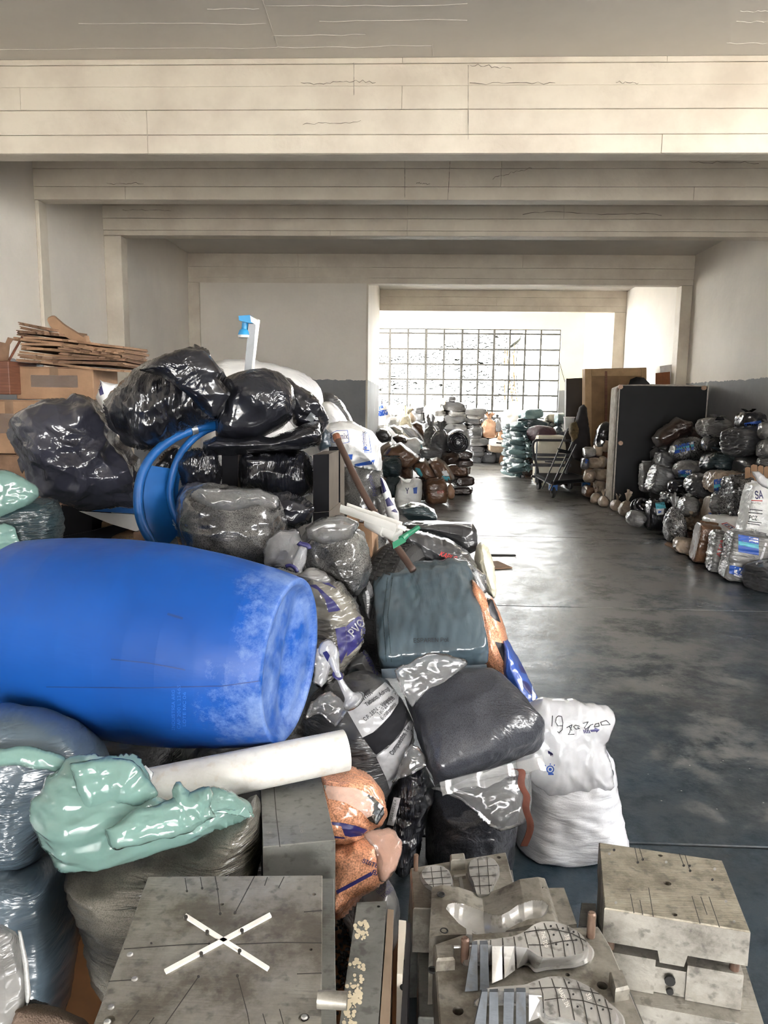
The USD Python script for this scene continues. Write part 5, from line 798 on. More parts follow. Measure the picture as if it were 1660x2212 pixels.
# blue hoop drum
t = thing('cut_drum', 'open blue plastic tub with a thick tubular rim, below the black bags', 'drum')
r1 = spline([P(*q_) for q_ in ((478, 918, 3.62), (425, 926, 3.5), (370, 950, 3.42), (325, 990, 3.36), (302, 1040, 3.32), (298, 1090, 3.30), (308, 1135, 3.30), (328, 1170, 3.3), (352, 1198, 3.3))], 60); obj('rim_tube', tube(r1, .021, 14), m_bluep, t, True)
r2 = spline([P(*q_) for q_ in ((474, 920, 3.62), (420, 946, 3.50), (388, 985, 3.44), (371, 1035, 3.42), (368, 1075, 3.42), (376, 1105, 3.42), (390, 1135, 3.42))], 50); obj('rim_tube', tube(r2, .018, 14), m_bluep, t, True)
k1 = spline(r1[30:58], 48); k2 = spline(r2[28:50]+[0, .04, 0], 48); Vv = np.vstack([k1, k2, k1+[.02, .02, 0], k2+[.02, .02, 0]]); Fc = []
for k in range(47):
    for a, b in ((0, 1), (3, 2)): i, j = a*48+k, b*48+k; Fc += [[i, j, j+1], [i, j+1, i+1]]
obj('wall', trimesh.Trimesh(Vv, Fc, process=False), m_bluep, t, True)
obj('clamp', tube([r1[10]+[0, -.002, 0], r1[12]], .026, 12), m_galv, t)
# ---------------------------------------------------------------- black bags and the receiver arm
puff([(228, 890), (232, 870), (240, 850), (265, 825), (295, 795), (340, 768), (390, 752), (430, 748), (450, 755), (462, 780), (478, 800), (488, 815), (492, 840), (505, 845), (512, 862), (500, 880), (470, 905), (440, 918), (400, 935), (350, 962), (320, 972), (285, 962), (262, 940), (240, 915)], 3.6, .6, m_black2, 'big shiny black garbage bag stretched over a box, at the top of the heap', 'bag', 'garbage_bag', N=7000, seed=141, wr=.022, ws=8, stretch=(2.2, 1, .6), low=.03, rim=.7,
    parts=[('folded_flap', inflate([(300, 800), (345, 770), (400, 752), (440, 752), (458, 775), (480, 805), (470, 818), (495, 850), (470, 900), (455, 905), (400, 850), (350, 810)], 3.28, .12, N=1200, seed=142, wr=.010, ws=7), m_black)])
puff([(470, 905), (485, 850), (490, 822), (520, 810), (570, 802), (600, 812), (625, 838), (632, 870), (628, 900), (605, 925), (560, 945), (500, 950), (470, 940)], 3.7, .5, m_black, 'matt black bag in the middle of the heap, left of the receiver arm', 'bag', 'garbage_bag', N=3500, seed=143, wr=.014, ws=6, low=.03)
puff([(560, 802), (590, 803), (625, 822), (655, 845), (688, 868), (698, 890), (705, 912), (698, 930), (670, 925), (640, 915), (625, 890), (615, 850), (590, 825)], 3.95, .35, m_black, 'crumpled black bag falling to the right of the heap', 'bag', 'garbage_bag', N=3000, seed=144, wr=.026, ws=7, low=.03, jit=.4, prints=[('torn_label', Polygon([(660, 905), (672, 890), (682, 898), (676, 914)]), m_galv)])
puff([(440, 955), (470, 940), (520, 950), (590, 948), (630, 928), (660, 916), (688, 912), (692, 940), (685, 962), (640, 970), (570, 972), (500, 975), (450, 975)], 3.6, .45, m_black, 'flat black-wrapped bale with shiny end folds, under the black bags', 'bale', 'wrapped_bale', N=3000, seed=145, wr=.014, ws=9, stretch=(.6, 1, 2), low=.02)
puff([(385, 1000), (400, 975), (440, 968), (476, 975), (480, 1020), (478, 1055), (440, 1060), (395, 1050)], 3.55, .3, m_black2, 'black stretch-wrapped bundle inside the blue tub', 'bundle', 'wrapped_bundle', N=2000, seed=146, wr=.012, ws=14, stretch=(2, 1, .7))
puff([(520, 978), (570, 972), (640, 968), (676, 985), (678, 1060), (640, 1085), (600, 1075), (560, 1062), (515, 1060)], 3.7, .4, m_black2, 'black bag between the speaker boards', 'bag', 'garbage_bag', N=3000, seed=147, wr=.022, ws=7, stretch=(1.6, 1, .8), low=.03)
puff([(578, 1065), (620, 1062), (660, 1075), (676, 1100), (665, 1125), (640, 1142), (600, 1140), (580, 1110)], 3.25, .25, m_black, 'small crumpled black bag behind the clear film bags', 'bag', 'garbage_bag', N=2200, seed=148, wr=.022, ws=9, jit=.4)
puff([(378, 1075), (400, 1045), (450, 1042), (440, 1070), (410, 1090), (405, 1150), (398, 1195), (385, 1150)], 3.4, .2, m_charcoal, 'navy-black bag scrap at the blue tub\'s right side', 'bag', 'garbage_bag', N=1200, seed=149, wr=.016, ws=9)
puff([(340, 1118), (352, 1112), (385, 1120), (400, 1150), (398, 1180), (380, 1165)], 3.45, .08, m_loose, 'grey film scrap with white print inside the blue tub', 'film', 'film_scrap', N=300, seed=150, prints=[('lettering', word('SUR', 368, 1138, 386, 1132, 5), m_inkw)])
puff([(345, 985), (375, 960), (390, 965), (380, 1040), (372, 1110), (345, 1060), (318, 1040), (325, 1010)], 3.68, .2, m_black, 'small black bag inside the blue tub\'s rim', 'bag', 'garbage_bag', N=1200, seed=151, wr=.016)
# receiver on its arm
Yr = 3.75; t = thing('dish_receiver', 'sky-blue dish receiver on a bent steel arm sticking up from the heap', 'receiver')
A_, B_ = P(536, 812, Yr), P(546, 700, Yr); w_ = .018
obj('arm', trimesh.convex.convex_hull(np.array([p_+[s_*w_, d_, 0] for p_ in (A_, B_) for s_ in (-1, 1) for d_ in (-.012, .012)])), m_galv, t, False); obj('arm_edge', trimesh.convex.convex_hull(np.array([p_+[w_+s_, d_, 0] for p_ in (A_, B_+[.01, 0, .02]) for s_ in (0, .006) for d_ in (-.02, .014)])), m_whitepl, t, False)
hd = np.array([P(*q_, Yr) for q_ in ((519, 684), (543, 682), (553, 690), (552, 700), (541, 699), (520, 694))]); obj('bracket', trimesh.convex.convex_hull(np.vstack([hd+[0, -.035, 0], hd+[0, .035, 0]])), m_cyanp, t, False); obj('bracket_end', trimesh.convex.convex_hull(np.array([P(*q_, Yr)+[0, d_, 0] for q_ in ((544, 683), (555, 691), (554, 702), (546, 697)) for d_ in (-.037, .037)])), m_whitepl, t, False)
c_ = P(530, 697, Yr); e_ = P(528, 722, Yr); obj('neck', tube([c_, P(529, 712, Yr)], .016, 16), m_cyanp, t); obj('horn', tube([P(529, 711, Yr), P(528.6, 715, Yr), P(528, 722, Yr), P(528, 724, Yr)], [.016, .026, .030, .030], 20), m_cyanp, t, 35); obj('horn_cap', tube([P(528, 724, Yr), P(528, 729, Yr), P(528, 731, Yr)], [.031, .030, .022], 20), m_whitepl, t, 35)
# behind: white bulk bag and grey tarp
puff([(440, 800), (468, 780), (520, 776), (580, 782), (640, 798), (672, 815), (695, 838), (703, 865), (705, 1000), (690, 1330), (580, 1340), (470, 1330), (440, 1000)], 5.6, .8, m_white, 'big white bulk bag behind the black bags', 'bag', 'bulk_bag', N=2000, seed=161, wr=.010, ws=4, low=.05)
puff([(695, 850), (715, 848), (735, 865), (752, 890), (762, 915), (775, 1000), (770, 1260), (700, 1270), (690, 1000)], 6.2, .5, m_grey, 'dark grey tarpaulin heap behind the white sacks by the back wall', 'tarpaulin', 'tarpaulin', N=700, seed=162, wr=.012)
puff([(692, 880), (705, 868), (730, 880), (748, 900), (758, 918), (765, 1000), (760, 1350), (720, 1360), (700, 1000)], 5.2, .3, m_white, 'small white sack above the big printed sack', 'sack', 'sack', N=900, seed=163, wr=.012)
# ---------------------------------------------------------------- speaker boards
Ys = 3.55
def board(pts, Y, d, label, m=m_board, edge=True):
    t = thing('chipboard_panel', label, 'panel'); q_ = np.array([P(*p_, Y) for p_ in pts]); q_[:, 2] = np.maximum(q_[:, 2], .003); obj('face', trimesh.convex.convex_hull(np.vstack([q_, q_+[0, .004, 0]])), m, t, False); obj('core', trimesh.convex.convex_hull(np.vstack([q_+[0, .0042, 0], q_+np.array(d)])), m_boardedge, t, False)
board([(479, 977), (514, 975), (514, 1250), (480, 1250)], Ys, (.02, .25, 0), 'black board upright among the black bags')
board([(677, 983), (711, 981), (711, 1106), (677, 1112)], Ys-.1, (.015, .30, 0), 'tall black board with a pale raw edge, end of an open box')
board([(711, 965), (735, 965), (737, 1500), (718, 1500)], Ys+.28, (.02, .02, 0), 'second black board standing behind the tall one')
board([(677, 1108), (711, 1106), (712, 1260), (677, 1260)], Ys-.12, (.02, .34, 0), 'low black board under the tall one')
puff([(700, 925), (712, 935), (716, 965), (690, 975), (682, 950)], 4.3, .2, m_slate, 'dark blue-grey bag beside the printed white sack', 'bag', 'garbage_bag', N=600, seed=171, wr=.010)
# big printed clear sack
t = thing('sack', 'tall clear sack printed with blue panels, white top and dark contents, mid heap', 'sack'); Yp = 4.6
lo = inflate([(733, 1000), (760, 985), (800, 990), (824, 1000), (830, 1050), (834, 1080), (838, 1110), (838, 1450), (740, 1450), (736, 1100)], Yp, .5, N=2400, facing=.4, seed=181, wr=.012, ws=8, low=.02); lo = pack(lo); obj('body', lo, m_cleard, t, True)
hi = inflate([(706, 925), (715, 915), (765, 913), (785, 920), (805, 932), (820, 958), (824, 1000), (820, 1015), (780, 1005), (740, 1010), (724, 985), (710, 955)], Yp-.02, .48, N=1800, facing=.4, seed=182, wr=.014, ws=7, stretch=(1.5, 1, .7), low=.025); hi = pack(hi); obj('white_top', hi, m_white, t, True)
tl = inflate([(822, 1030), (836, 1040), (848, 1075), (862, 1105), (868, 1130), (860, 1142), (845, 1132), (832, 1095), (824, 1060)], Yp-.2, .06, N=500, facing=.4, seed=183, wr=.008, ws=10); obj('side_gusset', tl, m_white, t, True)
S5 = lambda *p: [(680+x/6.917, 880+y/6.917) for x, y in p]
pnl = Polygon(S5((240, 390), (330, 345), (495, 340), (520, 520), (400, 545), (260, 520))); decal(t, 'panel_outline', hi, pnl.difference(pnl.buffer(-1.0)), m_inkb, fine=5)
for w_, a, b, hh in (('Polimix', (215, 490), (500, 470), 12), ('Polimix', (790, 640), (760, 355), 9)): A_, B_ = S5(a, b); decal(t, 'lettering', hi, word(w_, *A_, *B_, hh), m_ink, lift=.005)
A_, B_ = S5((940, 1320), (850, 1010)); decal(t, 'lettering', [lo, hi], word('Polimix', *A_, *B_, 9), m_ink, lift=.006)
pn2 = Polygon(S5((720, 390), (810, 370), (850, 670), (745, 680))); decal(t, 'panel_outline', hi, pn2.difference(pn2.buffer(-.9)), m_inkb, fine=5); decal(t, 'printed_logo', hi, sops.unary_union([Point(*S5((765, 605))[0]).buffer(3), stroke(S5((750, 650), (820, 640)), 2.5)]), m_inkb)
for q in (((985, 1045), (1005, 1055), (1075, 1250), (1000, 1300)), ((1055, 1380), (1110, 1340), (1185, 1460), (1085, 1485)), ((1140, 1550), (1225, 1500), (1300, 1570), (1290, 1590)), ((400, 710), (570, 700), (560, 780), (410, 780)), ((600, 850), (900, 780), (880, 850), (610, 885))): decal(t, 'navy_print', [tl, lo, hi], Polygon(S5(*q)), m_ink if q[0][0] > 900 else m_inkb, lift=.004)
# clear film bags of dark flakes
t, tg = puff([(404, 1075), (415, 1058), (450, 1050), (500, 1056), (545, 1060), (575, 1060), (600, 1075), (612, 1100), (618, 1140), (622, 1180), (605, 1215), (500, 1215), (406, 1215), (402, 1150)], 2.95, .5, m_cleard, 'clear film bag of dark flakes, straight behind the blue drum', 'bag', 'clear_bag', N=2600, facing=.5, seed=191, wr=.014, ws=7, stretch=(1, 1, 1.6), low=.02, rim=.7,
    parts=[('clear_top', inflate([(412, 1072), (430, 1055), (500, 1058), (560, 1056), (598, 1074), (606, 1100), (560, 1095), (500, 1110), (440, 1092)], 2.78, .10, N=900, seed=192, wr=.012, ws=10), m_loose)])
t, tg = puff([(648, 1165), (660, 1140), (690, 1122), (725, 1122), (765, 1130), (790, 1150), (801, 1190), (802, 1230), (795, 1260), (780, 1285), (740, 1290), (690, 1270), (660, 1240)], 2.9, .42, m_cleard, 'round clear bag of dark flakes with a bunched mouth at its left', 'bag', 'clear_bag', N=2400, facing=.6, seed=193, wr=.014, ws=8, low=.02,
    parts=[('clear_top', inflate([(660, 1140), (700, 1122), (735, 1118), (770, 1132), (760, 1160), (700, 1175), (665, 1165)], 2.74, .09, N=700, seed=194, wr=.010, ws=10), m_loose),
           ('bunched_mouth', inflate([(570, 1190), (580, 1165), (605, 1148), (640, 1150), (655, 1175), (662, 1195), (655, 1230), (640, 1242), (600, 1225), (572, 1222)], 2.74, .16, N=1100, seed=195, wr=.018, ws=8), m_half),
           ('tie_band', tube(spline([P(x_, y_, 2.66) for x_, y_ in ((645, 1172), (652, 1176), (662, 1178), (668, 1186))], 16), .010, 8), m_ink), ('tail', inflate([(648, 1180), (664, 1184), (662, 1215), (650, 1240), (632, 1235), (628, 1215)], 2.62, .05, N=300, seed=196, wr=.01), m_half), ('tie_band', tube(spline([P(x_, y_, 2.58) for x_, y_ in ((618, 1224), (628, 1222), (638, 1228), (642, 1236))], 14), .007, 8), m_ink)])
puff([(770, 1262), (800, 1252), (808, 1290), (800, 1340), (788, 1330), (778, 1300)], 2.95, .2, m_grey, 'dark clear-film sack in the gap left of the slate-blue sack', 'sack', 'sack', N=700, seed=197, wr=.010)
# carton, gutter, pole, scoop, tyre
t = thing('cardboard_box', 'taped carton behind the round clear bag', 'box'); q_ = np.array([P(*p_, Y_) for p_, Y_ in (((742, 1132), 3.15), ((803, 1136), 3.15), ((806, 1240), 3.15), ((745, 1250), 3.15), ((745, 1085), 3.65), ((806, 1100), 3.65))]); bk = q_[:4]+[0, .5, 0]
obj('body', trimesh.convex.convex_hull(np.vstack([q_[:4], bk])), m_card, t, False); obj('flap', trimesh.convex.convex_hull(np.array([q_[0]+[0, 0, .003], q_[1]+[0, 0, .003], q_[0]+[0, .24, .006], q_[1]+[0, .24, .006], q_[0]+[0, .24, .012], q_[1]+[0, 0, .008]])), m_card, t, False); obj('tape', trimesh.convex.convex_hull(np.array([q_[0]*.45+q_[1]*.55+[0, d_, .014] for d_ in (-.002, .46)]+[q_[0]*.3+q_[1]*.7+[0, d_, .015] for d_ in (-.002, .46)]+[q_[0]*.3+q_[1]*.7+[0, 0, .013]])), m_tape, t, False)
t = thing('plastic_gutter', 'white plastic gutter profile lying across the carton', 'gutter'); A_, B_ = P(742, 1096, 3.12), P(862, 1138, 3.02); d_ = (B_-A_); tt_ = np.linspace(0, 1, 3)[:, None]
pr2 = .55*np.array([(-.055, .03), (-.055, .0), (-.04, -.035), (.0, -.045), (.04, -.035), (.055, 0), (.055, .03), (.05, .03), (.05, .0), (.036, -.03), (0, -.039), (-.036, -.03), (-.05, 0), (-.05, .03)]); gd = ext(Polygon(pr2), np.linalg.norm(d_)); dn_ = d_/np.linalg.norm(d_); xa_ = np.cross([0, 0, 1], dn_); xa_ /= np.linalg.norm(xa_); TM = np.eye(4); TM[:3, 0], TM[:3, 1], TM[:3, 2], TM[:3, 3] = xa_, np.cross(dn_, xa_), dn_, A_; gd.apply_transform(TM); obj('channel', gd, m_pvc, t, 30); obj('end_spigot', cyl(.011, B_, B_+dn_*.03, 12), m_pvc, t)
t = thing('pipe_fitting', 'stepped white plastic pipe end under the gutter profile', 'pipe'); A_, B_ = P(800, 1122, 3.14), P(860, 1156, 3.06); d_ = B_-A_; obj('tube', tube([A_, A_+d_*.6, A_+d_*.61, B_, B_-d_*.02], [.040, .040, .035, .033, .026], 28), m_pvc, t, 35)
p_ = spline([P(726, 942, 3.5), P(760, 1015, 3.35), P(800, 1092, 3.2), P(850, 1170, 3.08), P(893, 1232, 2.98)], 30); t = thing('pole', 'brown metal pole leaning diagonally across the heap', 'pole'); obj('tube', tube(p_, .0155, 14), m_rustbar, t, True); obj('end_cap', tube([p_[0]+[0, 0, .004], p_[1]], .018, 12), m_wood, t)
t = thing('scoop', 'green plastic scoop with a long handle beside the tyre', 'scoop'); obj('handle', tube([P(906, 1138, 3.05), P(880, 1155, 3.03), P(868, 1165, 3.0)], [.010, .012, .016], 10), plain('green_plastic', (.02, .16, .085), .4), t); obj('blade', trimesh.convex.convex_hull(np.array([P(*q_, Y_) for q_, Y_ in (((848, 1172), 2.94), ((876, 1156), 3.02), ((878, 1170), 2.98), ((850, 1186), 2.92), ((856, 1168), 3.06))])), mats['green_plastic'], t)
t = thing('tyre', 'black car tyre standing on edge beside the pole', 'tyre'); m_rub = plain('tyre_rubber', (.020, .019, .018), .7, vs=30, bump=.3, bs=120); Ro, Ri, W2 = .29, .19, .10
ty = lathe([(Ri, -W2*.7), (Ri+.03, -W2*.9), (Ro-.05, -W2), (Ro-.015, -W2*.85), (Ro, -W2*.6), (Ro, W2*.6), (Ro-.015, W2*.85), (Ro-.05, W2), (Ri+.03, W2*.9), (Ri, W2*.7), (Ri+.02, 0), (Ri, -W2*.7)], 72); tc = P(868, 1240, 3.2); rot_ = (0, 90, 0); place_t = lambda m_: mv(mv(m_, (0, 0, 0), rot_), (tc[0], tc[1]+.0, tc[2]-.08), (0, 0, -28)) if False else mv(mv(mv(m_, (0, 0, 0), rot_), (0, 0, 0), (0, 0, -24)), (tc[0], 3.22, max(.30, tc[2]-.16)))
obj('carcass', place_t(ty), m_rub, t, 30); tr_ = []
for k in range(84):
    a = k*2*math.pi/84
    for j, off in ((-1, 0), (0, .5), (1, 0)): bl = trimesh.creation.box((.008, .014, .024)); bl.apply_translation((Ro+.002, 0, j*.036)); bl.apply_transform(trimesh.transformations.rotation_matrix(a+off*math.pi/84, [0, 0, 1])); tr_.append(bl)
o_ = obj('tread', place_t(cat(tr_)), m_rub, t, False); tag(o_, kind='stuff')
# sacks on the aisle side
t, tg = puff([(862, 1145), (885, 1142), (930, 1150), (980, 1170), (1015, 1195), (1032, 1225), (1000, 1240), (950, 1232), (905, 1205), (875, 1175)], 3.35, .3, m_greyd, 'dark silver sack with a red print lying over the tyre', 'sack', 'sack', N=1500, facing=.7, seed=201, wr=.008, ws=12, stretch=(2, 1, 1), low=.012, prints=[('red_print', word('KAPLO', 948, 1200, 985, 1212, 10, True, .3), m_inkr)])
t, tg = puff([(868, 1132), (890, 1126), (960, 1127), (1020, 1130), (1029, 1145), (1030, 1185), (1010, 1196), (980, 1170), (930, 1150), (890, 1145)], 3.75, .3, m_greyd, 'dark grey sack with an outlined box print behind the red-printed one', 'sack', 'sack', N=1400, facing=.6, seed=202, wr=.007, ws=11, low=.01, prints=[('outlined_box', (lambda q: q.difference(q.buffer(-1)))(Polygon([(945, 1135), (1000, 1138), (1000, 1158), (950, 1150)])), m_inkk), ('outlined_box', (lambda q: q.difference(q.buffer(-1)))(Polygon([(970, 1137), (1000, 1138), (1000, 1158), (972, 1154)])), m_inkk)])
puff([(862, 1092), (885, 1083), (915, 1085), (940, 1100), (948, 1115), (942, 1126), (880, 1126), (866, 1110)], 4.6, .4, m_teald, 'dark teal sack at the end of the heap beside the aisle', 'sack', 'sack', N=1200, facing=.5, seed=203, wr=.008, ws=10)
puff([(1030, 1180), (1040, 1170), (1055, 1185), (1066, 1225), (1072, 1262), (1066, 1290), (1050, 1275), (1035, 1240), (1026, 1210)], 3.5, .25, m_cream, 'cream sack at the edge of the heap beside the aisle', 'sack', 'sack', N=900, facing=.5, seed=204, wr=.008, ws=12)
puff([(912, 1232), (925, 1216), (955, 1220), (985, 1206), (1005, 1205), (1025, 1222), (1050, 1240), (1055, 1275), (1040, 1290), (1020, 1235), (960, 1230)], 3.2, .12, m_loose, 'loose clear film scrap above the slate-blue sack', 'film', 'film_scrap', N=600, seed=205, wr=.012)
t, tg = puff([(1020, 1250), (1045, 1285), (1062, 1290), (1085, 1340), (1102, 1400), (1108, 1450), (1100, 1478), (1082, 1470), (1050, 1440), (1020, 1400)], 2.95, .35, m_orange, 'orange-pink sack with black prints under the slate-blue one', 'sack', 'sack', free=True, N=1600, facing=.6, seed=206, wr=.005, ws=10, low=.01,
    prints=[('black_print', Polygon([(1052, 1290), (1065, 1296), (1083, 1345), (1072, 1340), (1060, 1330)]), m_inkk), ('black_print', Polygon([(1070, 1386), (1088, 1390), (1102, 1430), (1100, 1448), (1086, 1425)]), m_inkk)])
t, tg = puff([(1085, 1375), (1100, 1390), (1125, 1440), (1145, 1475), (1158, 1500), (1155, 1518), (1130, 1520), (1100, 1490), (1080, 1440)], 2.85, .3, m_blue, 'blue sack with dark emblems at the edge of the heap', 'sack', 'sack', free=True, N=1400, facing=.6, seed=207, wr=.006, ws=10, prints=[('dark_emblem', Polygon([(1120, 1434), (1130, 1440), (1138, 1456), (1126, 1452)]), m_ink), ('dark_emblem', Polygon([(1130, 1470), (1142, 1474), (1152, 1498), (1146, 1500), (1132, 1484)]), m_ink), ('white_edge', Polygon([(1150, 1480), (1160, 1500), (1156, 1515), (1150, 1512)]), m_inkw)])
g_ = G(1076, 1222); one('cardboard_piece', mv(bx(-.10, .10, -.16, .16, .003, .012), (g_[0]-.02, g_[1], 0), (0, 0, 20)), m_card, 'brown cardboard piece on the floor beside the heap', 'cardboard', smooth=False)
g_ = G(1088, 1200); one('rubber_strip', mv(bx(-.13, .13, -.02, .02, .002, .01), g_, (0, 0, 3)), m_hole, 'thin black strip lying on the aisle floor', 'strip', smooth=False)
for k, (x_, y_, w_, d_, h_, lab) in enumerate(((-1.0, 2.30, .42, .62, .52, 'grey sack lying under the left half of the big blue drum'), (-.52, 2.28, .42, .60, .52, 'grey sack lying under the right half of the big blue drum'), (-1.75, 2.95, .5, .5, .60, 'grey sack under the second blue drum'))):
    t = thing('sack', lab, 'sack', (x_, y_, h_/2), (0, 0, 0)); obj('body', sack_mesh(w_, d_, h_, 'y', 4, .3, 900+k, .012, 12), m_greyd, t, True)
# ---------------------------------------------------------------- the mattress and the pile of sacks along the right wall
t = thing('box_spring', 'worn box spring standing on its end, black underside to the aisle', 'mattress'); Ym = 11.95
a_, b_ = P(1330, 960, Ym), P(1523, 960, Ym); zt_ = float(P(1420, 830, Ym)[2]); w_ = b_[0]-a_[0]; dp = .26
core = sack_mesh(w_*.945, dp, zt_, 'z', 9, .03, 3, .004, 16, low=.004); core.apply_translation(((a_[0]+b_[0])/2, Ym+dp/2+.02, zt_/2)); obj('body', core, plain('ticking_cloth', (.62, .58, .52), .8, vs=14, c2=(.42, .38, .32), bump=.5, bs=60), t, True); lay(core, True)
xl = float(P(1311, 960, Ym+.45)[0]); side = trimesh.convex.convex_hull(np.array([(a_[0]-.01, Ym+.01, .04), (a_[0]-.01, Ym+.01, zt_-.03), (a_[0]-.01, Ym+.36, .04), (a_[0]-.01, Ym+.36, zt_-.06), (a_[0]-.03, Ym+.04, .05), (a_[0]-.03, Ym+.04, zt_-.08), (a_[0]-.03, Ym+.32, .05), (a_[0]-.03, Ym+.32, zt_-.1)])); obj('side_border', side, mats['ticking_cloth'], t, 20)
obj('underside', bx(a_[0]+.03, b_[0]-.02, Ym-.004, Ym+.03, .06, zt_-.03, .003), plain('black_dust_cloth', (.010, .011, .014), .7, vs=6, bump=.2, bs=8), t, False); e_ = .018
obj('piping', tube([(a_[0]+.015, Ym, .05), (a_[0]+.015, Ym, zt_-.02), (b_[0]-.01, Ym, zt_-.02), (b_[0]-.01, Ym, .05)], .013, 8), mats['ticking_cloth'], t)
for x_, y_ in ((1340, 836), (1340, 957), (1520, 838)): p_ = P(x_, y_, Ym); obj('foot', cyl(.035, p_+[0, -.05, 0], p_+[0, .01, 0], 14), plain('foot_wood', (.55, .36, .25), .5), t, 40)
one('dark_bundle', trimesh.convex.convex_hull(np.array([P(*q_, Y_) for q_ in ((1358, 833), (1362, 820), (1375, 814), (1392, 816), (1404, 828), (1404, 850), (1358, 850)) for Y_ in (12.02, 12.2)])), m_black, 'black bundle on the box spring\'s top edge', 'bundle', smooth=True)
t = thing('board', 'rust-brown board with a white paper sheet behind the box spring', 'board'); obj('panel', trimesh.convex.convex_hull(np.array([P(*q_, Y_) for q_ in ((1417, 806), (1448, 803), (1450, 1063), (1414, 1063)) for Y_ in (13.3, 13.33)])), plain('rust_brown', (.26, .09, .035), .7, vs=10), t, False); obj('paper', trimesh.convex.convex_hull(np.array([P(*q_, Y_) for q_ in ((1426, 791), (1456, 787), (1456, 828), (1428, 826)) for Y_ in (13.36, 13.365)])), m_inkw, t, False)
m_print = (m_inkb, m_inkc, m_inkw)
def blue_label(x0, y0, x1, y1, sk=0.0):                 # navy, turquoise and white printed panel
    h = (y1-y0); L = lambda a, b: [(x0+sk*0, y0+h*a), (x1, y0+h*a-sk), (x1, y0+h*b-sk), (x0, y0+h*b)]
    return [('printed_panel', Polygon(L(0, .38)), m_inkb), ('printed_panel', Polygon(L(.38, .62)), m_inkc), ('printed_panel', Polygon(L(.62, 1)), m_inkb), ('printed_patch', Polygon([(x0+(x1-x0)*.52, y0+h*.04-sk*.6), (x1-1, y0+h*.04-sk), (x1-1, y0+h*.34-sk), (x0+(x1-x0)*.52, y0+h*.34-sk*.6)]), m_inkw)]
gp = None
# front row on the floor, from the camera back
sack((1632, 1215, 1700, 1284), None, .35, m_greyd, 'dark grey sack at the right edge, nearest of the wall pile')
t, tg = sack((1574, 1150, 1656, 1262), None, .30, m_silver, 'big silver sack with a blue and turquoise panel, front of the wall pile', rot=(0, 6, -8), n=10, pinch=.2, prints=blue_label(1596, 1154, 1640, 1192, -8)+[('printed_panel', Polygon([(1577, 1220), (1610, 1228), (1606, 1248), (1576, 1238)]), m_inkb), ('printed_patch', Polygon([(1588, 1225), (1609, 1230), (1605, 1250), (1586, 1243)]), m_inkw), ('printed_mark', Polygon([(1595, 1232), (1601, 1233), (1600, 1241), (1594, 1240)]), m_inkb), ('white_strip', Polygon([(1630, 1228), (1637, 1230), (1629, 1264), (1624, 1262)]), m_inkw), ('white_strip', Polygon([(1654, 1172), (1658, 1174), (1646, 1214), (1641, 1212)]), m_inkw)])
sack((1541, 1150, 1598, 1242), None, .30, m_silver, 'silver sack with upright red letters beside the blue-panelled one', rot=(0, 5, -8), n=9, pinch=.25, prints=[('red_print', word('ATPA', 1556, 1203, 1566, 1166, 8, True), m_inkr)])
sack((1507, 1130, 1552, 1222), None, .34, m_brown, 'tall brown sack with a grey edge on the floor of the wall pile', rot=(0, 7, -8), seed=17, n=9, pinch=.25, wr=.006)
sack((1463, 1164, 1508, 1199), None, .34, m_beige, 'clear beige sack lying on a cardboard sheet', wr=.02)
sack((1472, 1141, 1510, 1167), ('x', 3.45), .4, m_brown, 'brown-grey clear sack on the beige lying one', wr=.02)
q_ = np.array([G(*p_) for p_ in ((1436, 1177), (1442, 1172), (1520, 1196), (1504, 1208))]); one('cardboard_sheet', trimesh.convex.convex_hull(np.vstack([q_+[0, 0, .003], q_+[0, 0, .012]])), m_card, 'thin cardboard sheet on the floor under the beige lying sack', 'cardboard', smooth=False)
sack((1442, 1072, 1482, 1176), None, .34, m_pepper, 'clear sack of black and white pellets with a silver bunched top', 'tied', neck=.22, mneck=m_loose)
sack((1474, 1072, 1513, 1120), ('x', 3.4), .4, m_silver, 'crumpled silver clear sack behind the pellet sack', 'lump')
sack((1486, 1085, 1534, 1152), ('x', 3.55), .45, m_beige, 'crumpled beige clear sack with bunched mouth', 'lump', wr=.03, seed=23)
t, tg = sack((1402, 1080, 1445, 1150), None, .36, m_black2, 'blue-black boxy sack with a small white and turquoise label', n=5, prints=[('printed_panel', Polygon([(1416, 1086), (1436, 1084), (1440, 1098), (1418, 1100)]), m_inkc), ('printed_patch', Polygon([(1418, 1100), (1436, 1098), (1434, 1111), (1420, 1113)]), m_inkw), ('printed_mark', Polygon([(1422, 1102), (1430, 1101), (1429, 1108), (1423, 1109)]), m_inkb)])
sack((1357, 1102, 1408, 1143), None, .40, m_silver, 'bright silver-grey sack on the floor with a coiled black mouth above', seed=3, n=2.6)
t = thing('hose_coil', 'coil of black film on the silver-grey floor sack', 'coil'); p_ = P(1394, 1092, 10.0); obj('coil', cat([mv(ring(.13-.03*k, .04*k, .035, 24), p_+[0, .1, -.05], (50, 0, 0)) for k in range(3)]), m_black, t, True)
sack((1342, 1064, 1372, 1117), None, .24, m_beige, 'beige sack with a white string round its neck on the floor', 'tied', neck=.35)
sack((1324, 1070, 1347, 1105), None, .24, m_beige, 'small beige sack beside the box spring\'s foot', 'tied', neck=.3, seed=19)
sack((1439, 1062, 1476, 1106), ('x', 3.45), .36, m_greyd, 'black-silver sack between the label sack and the pellet sack', seed=29)
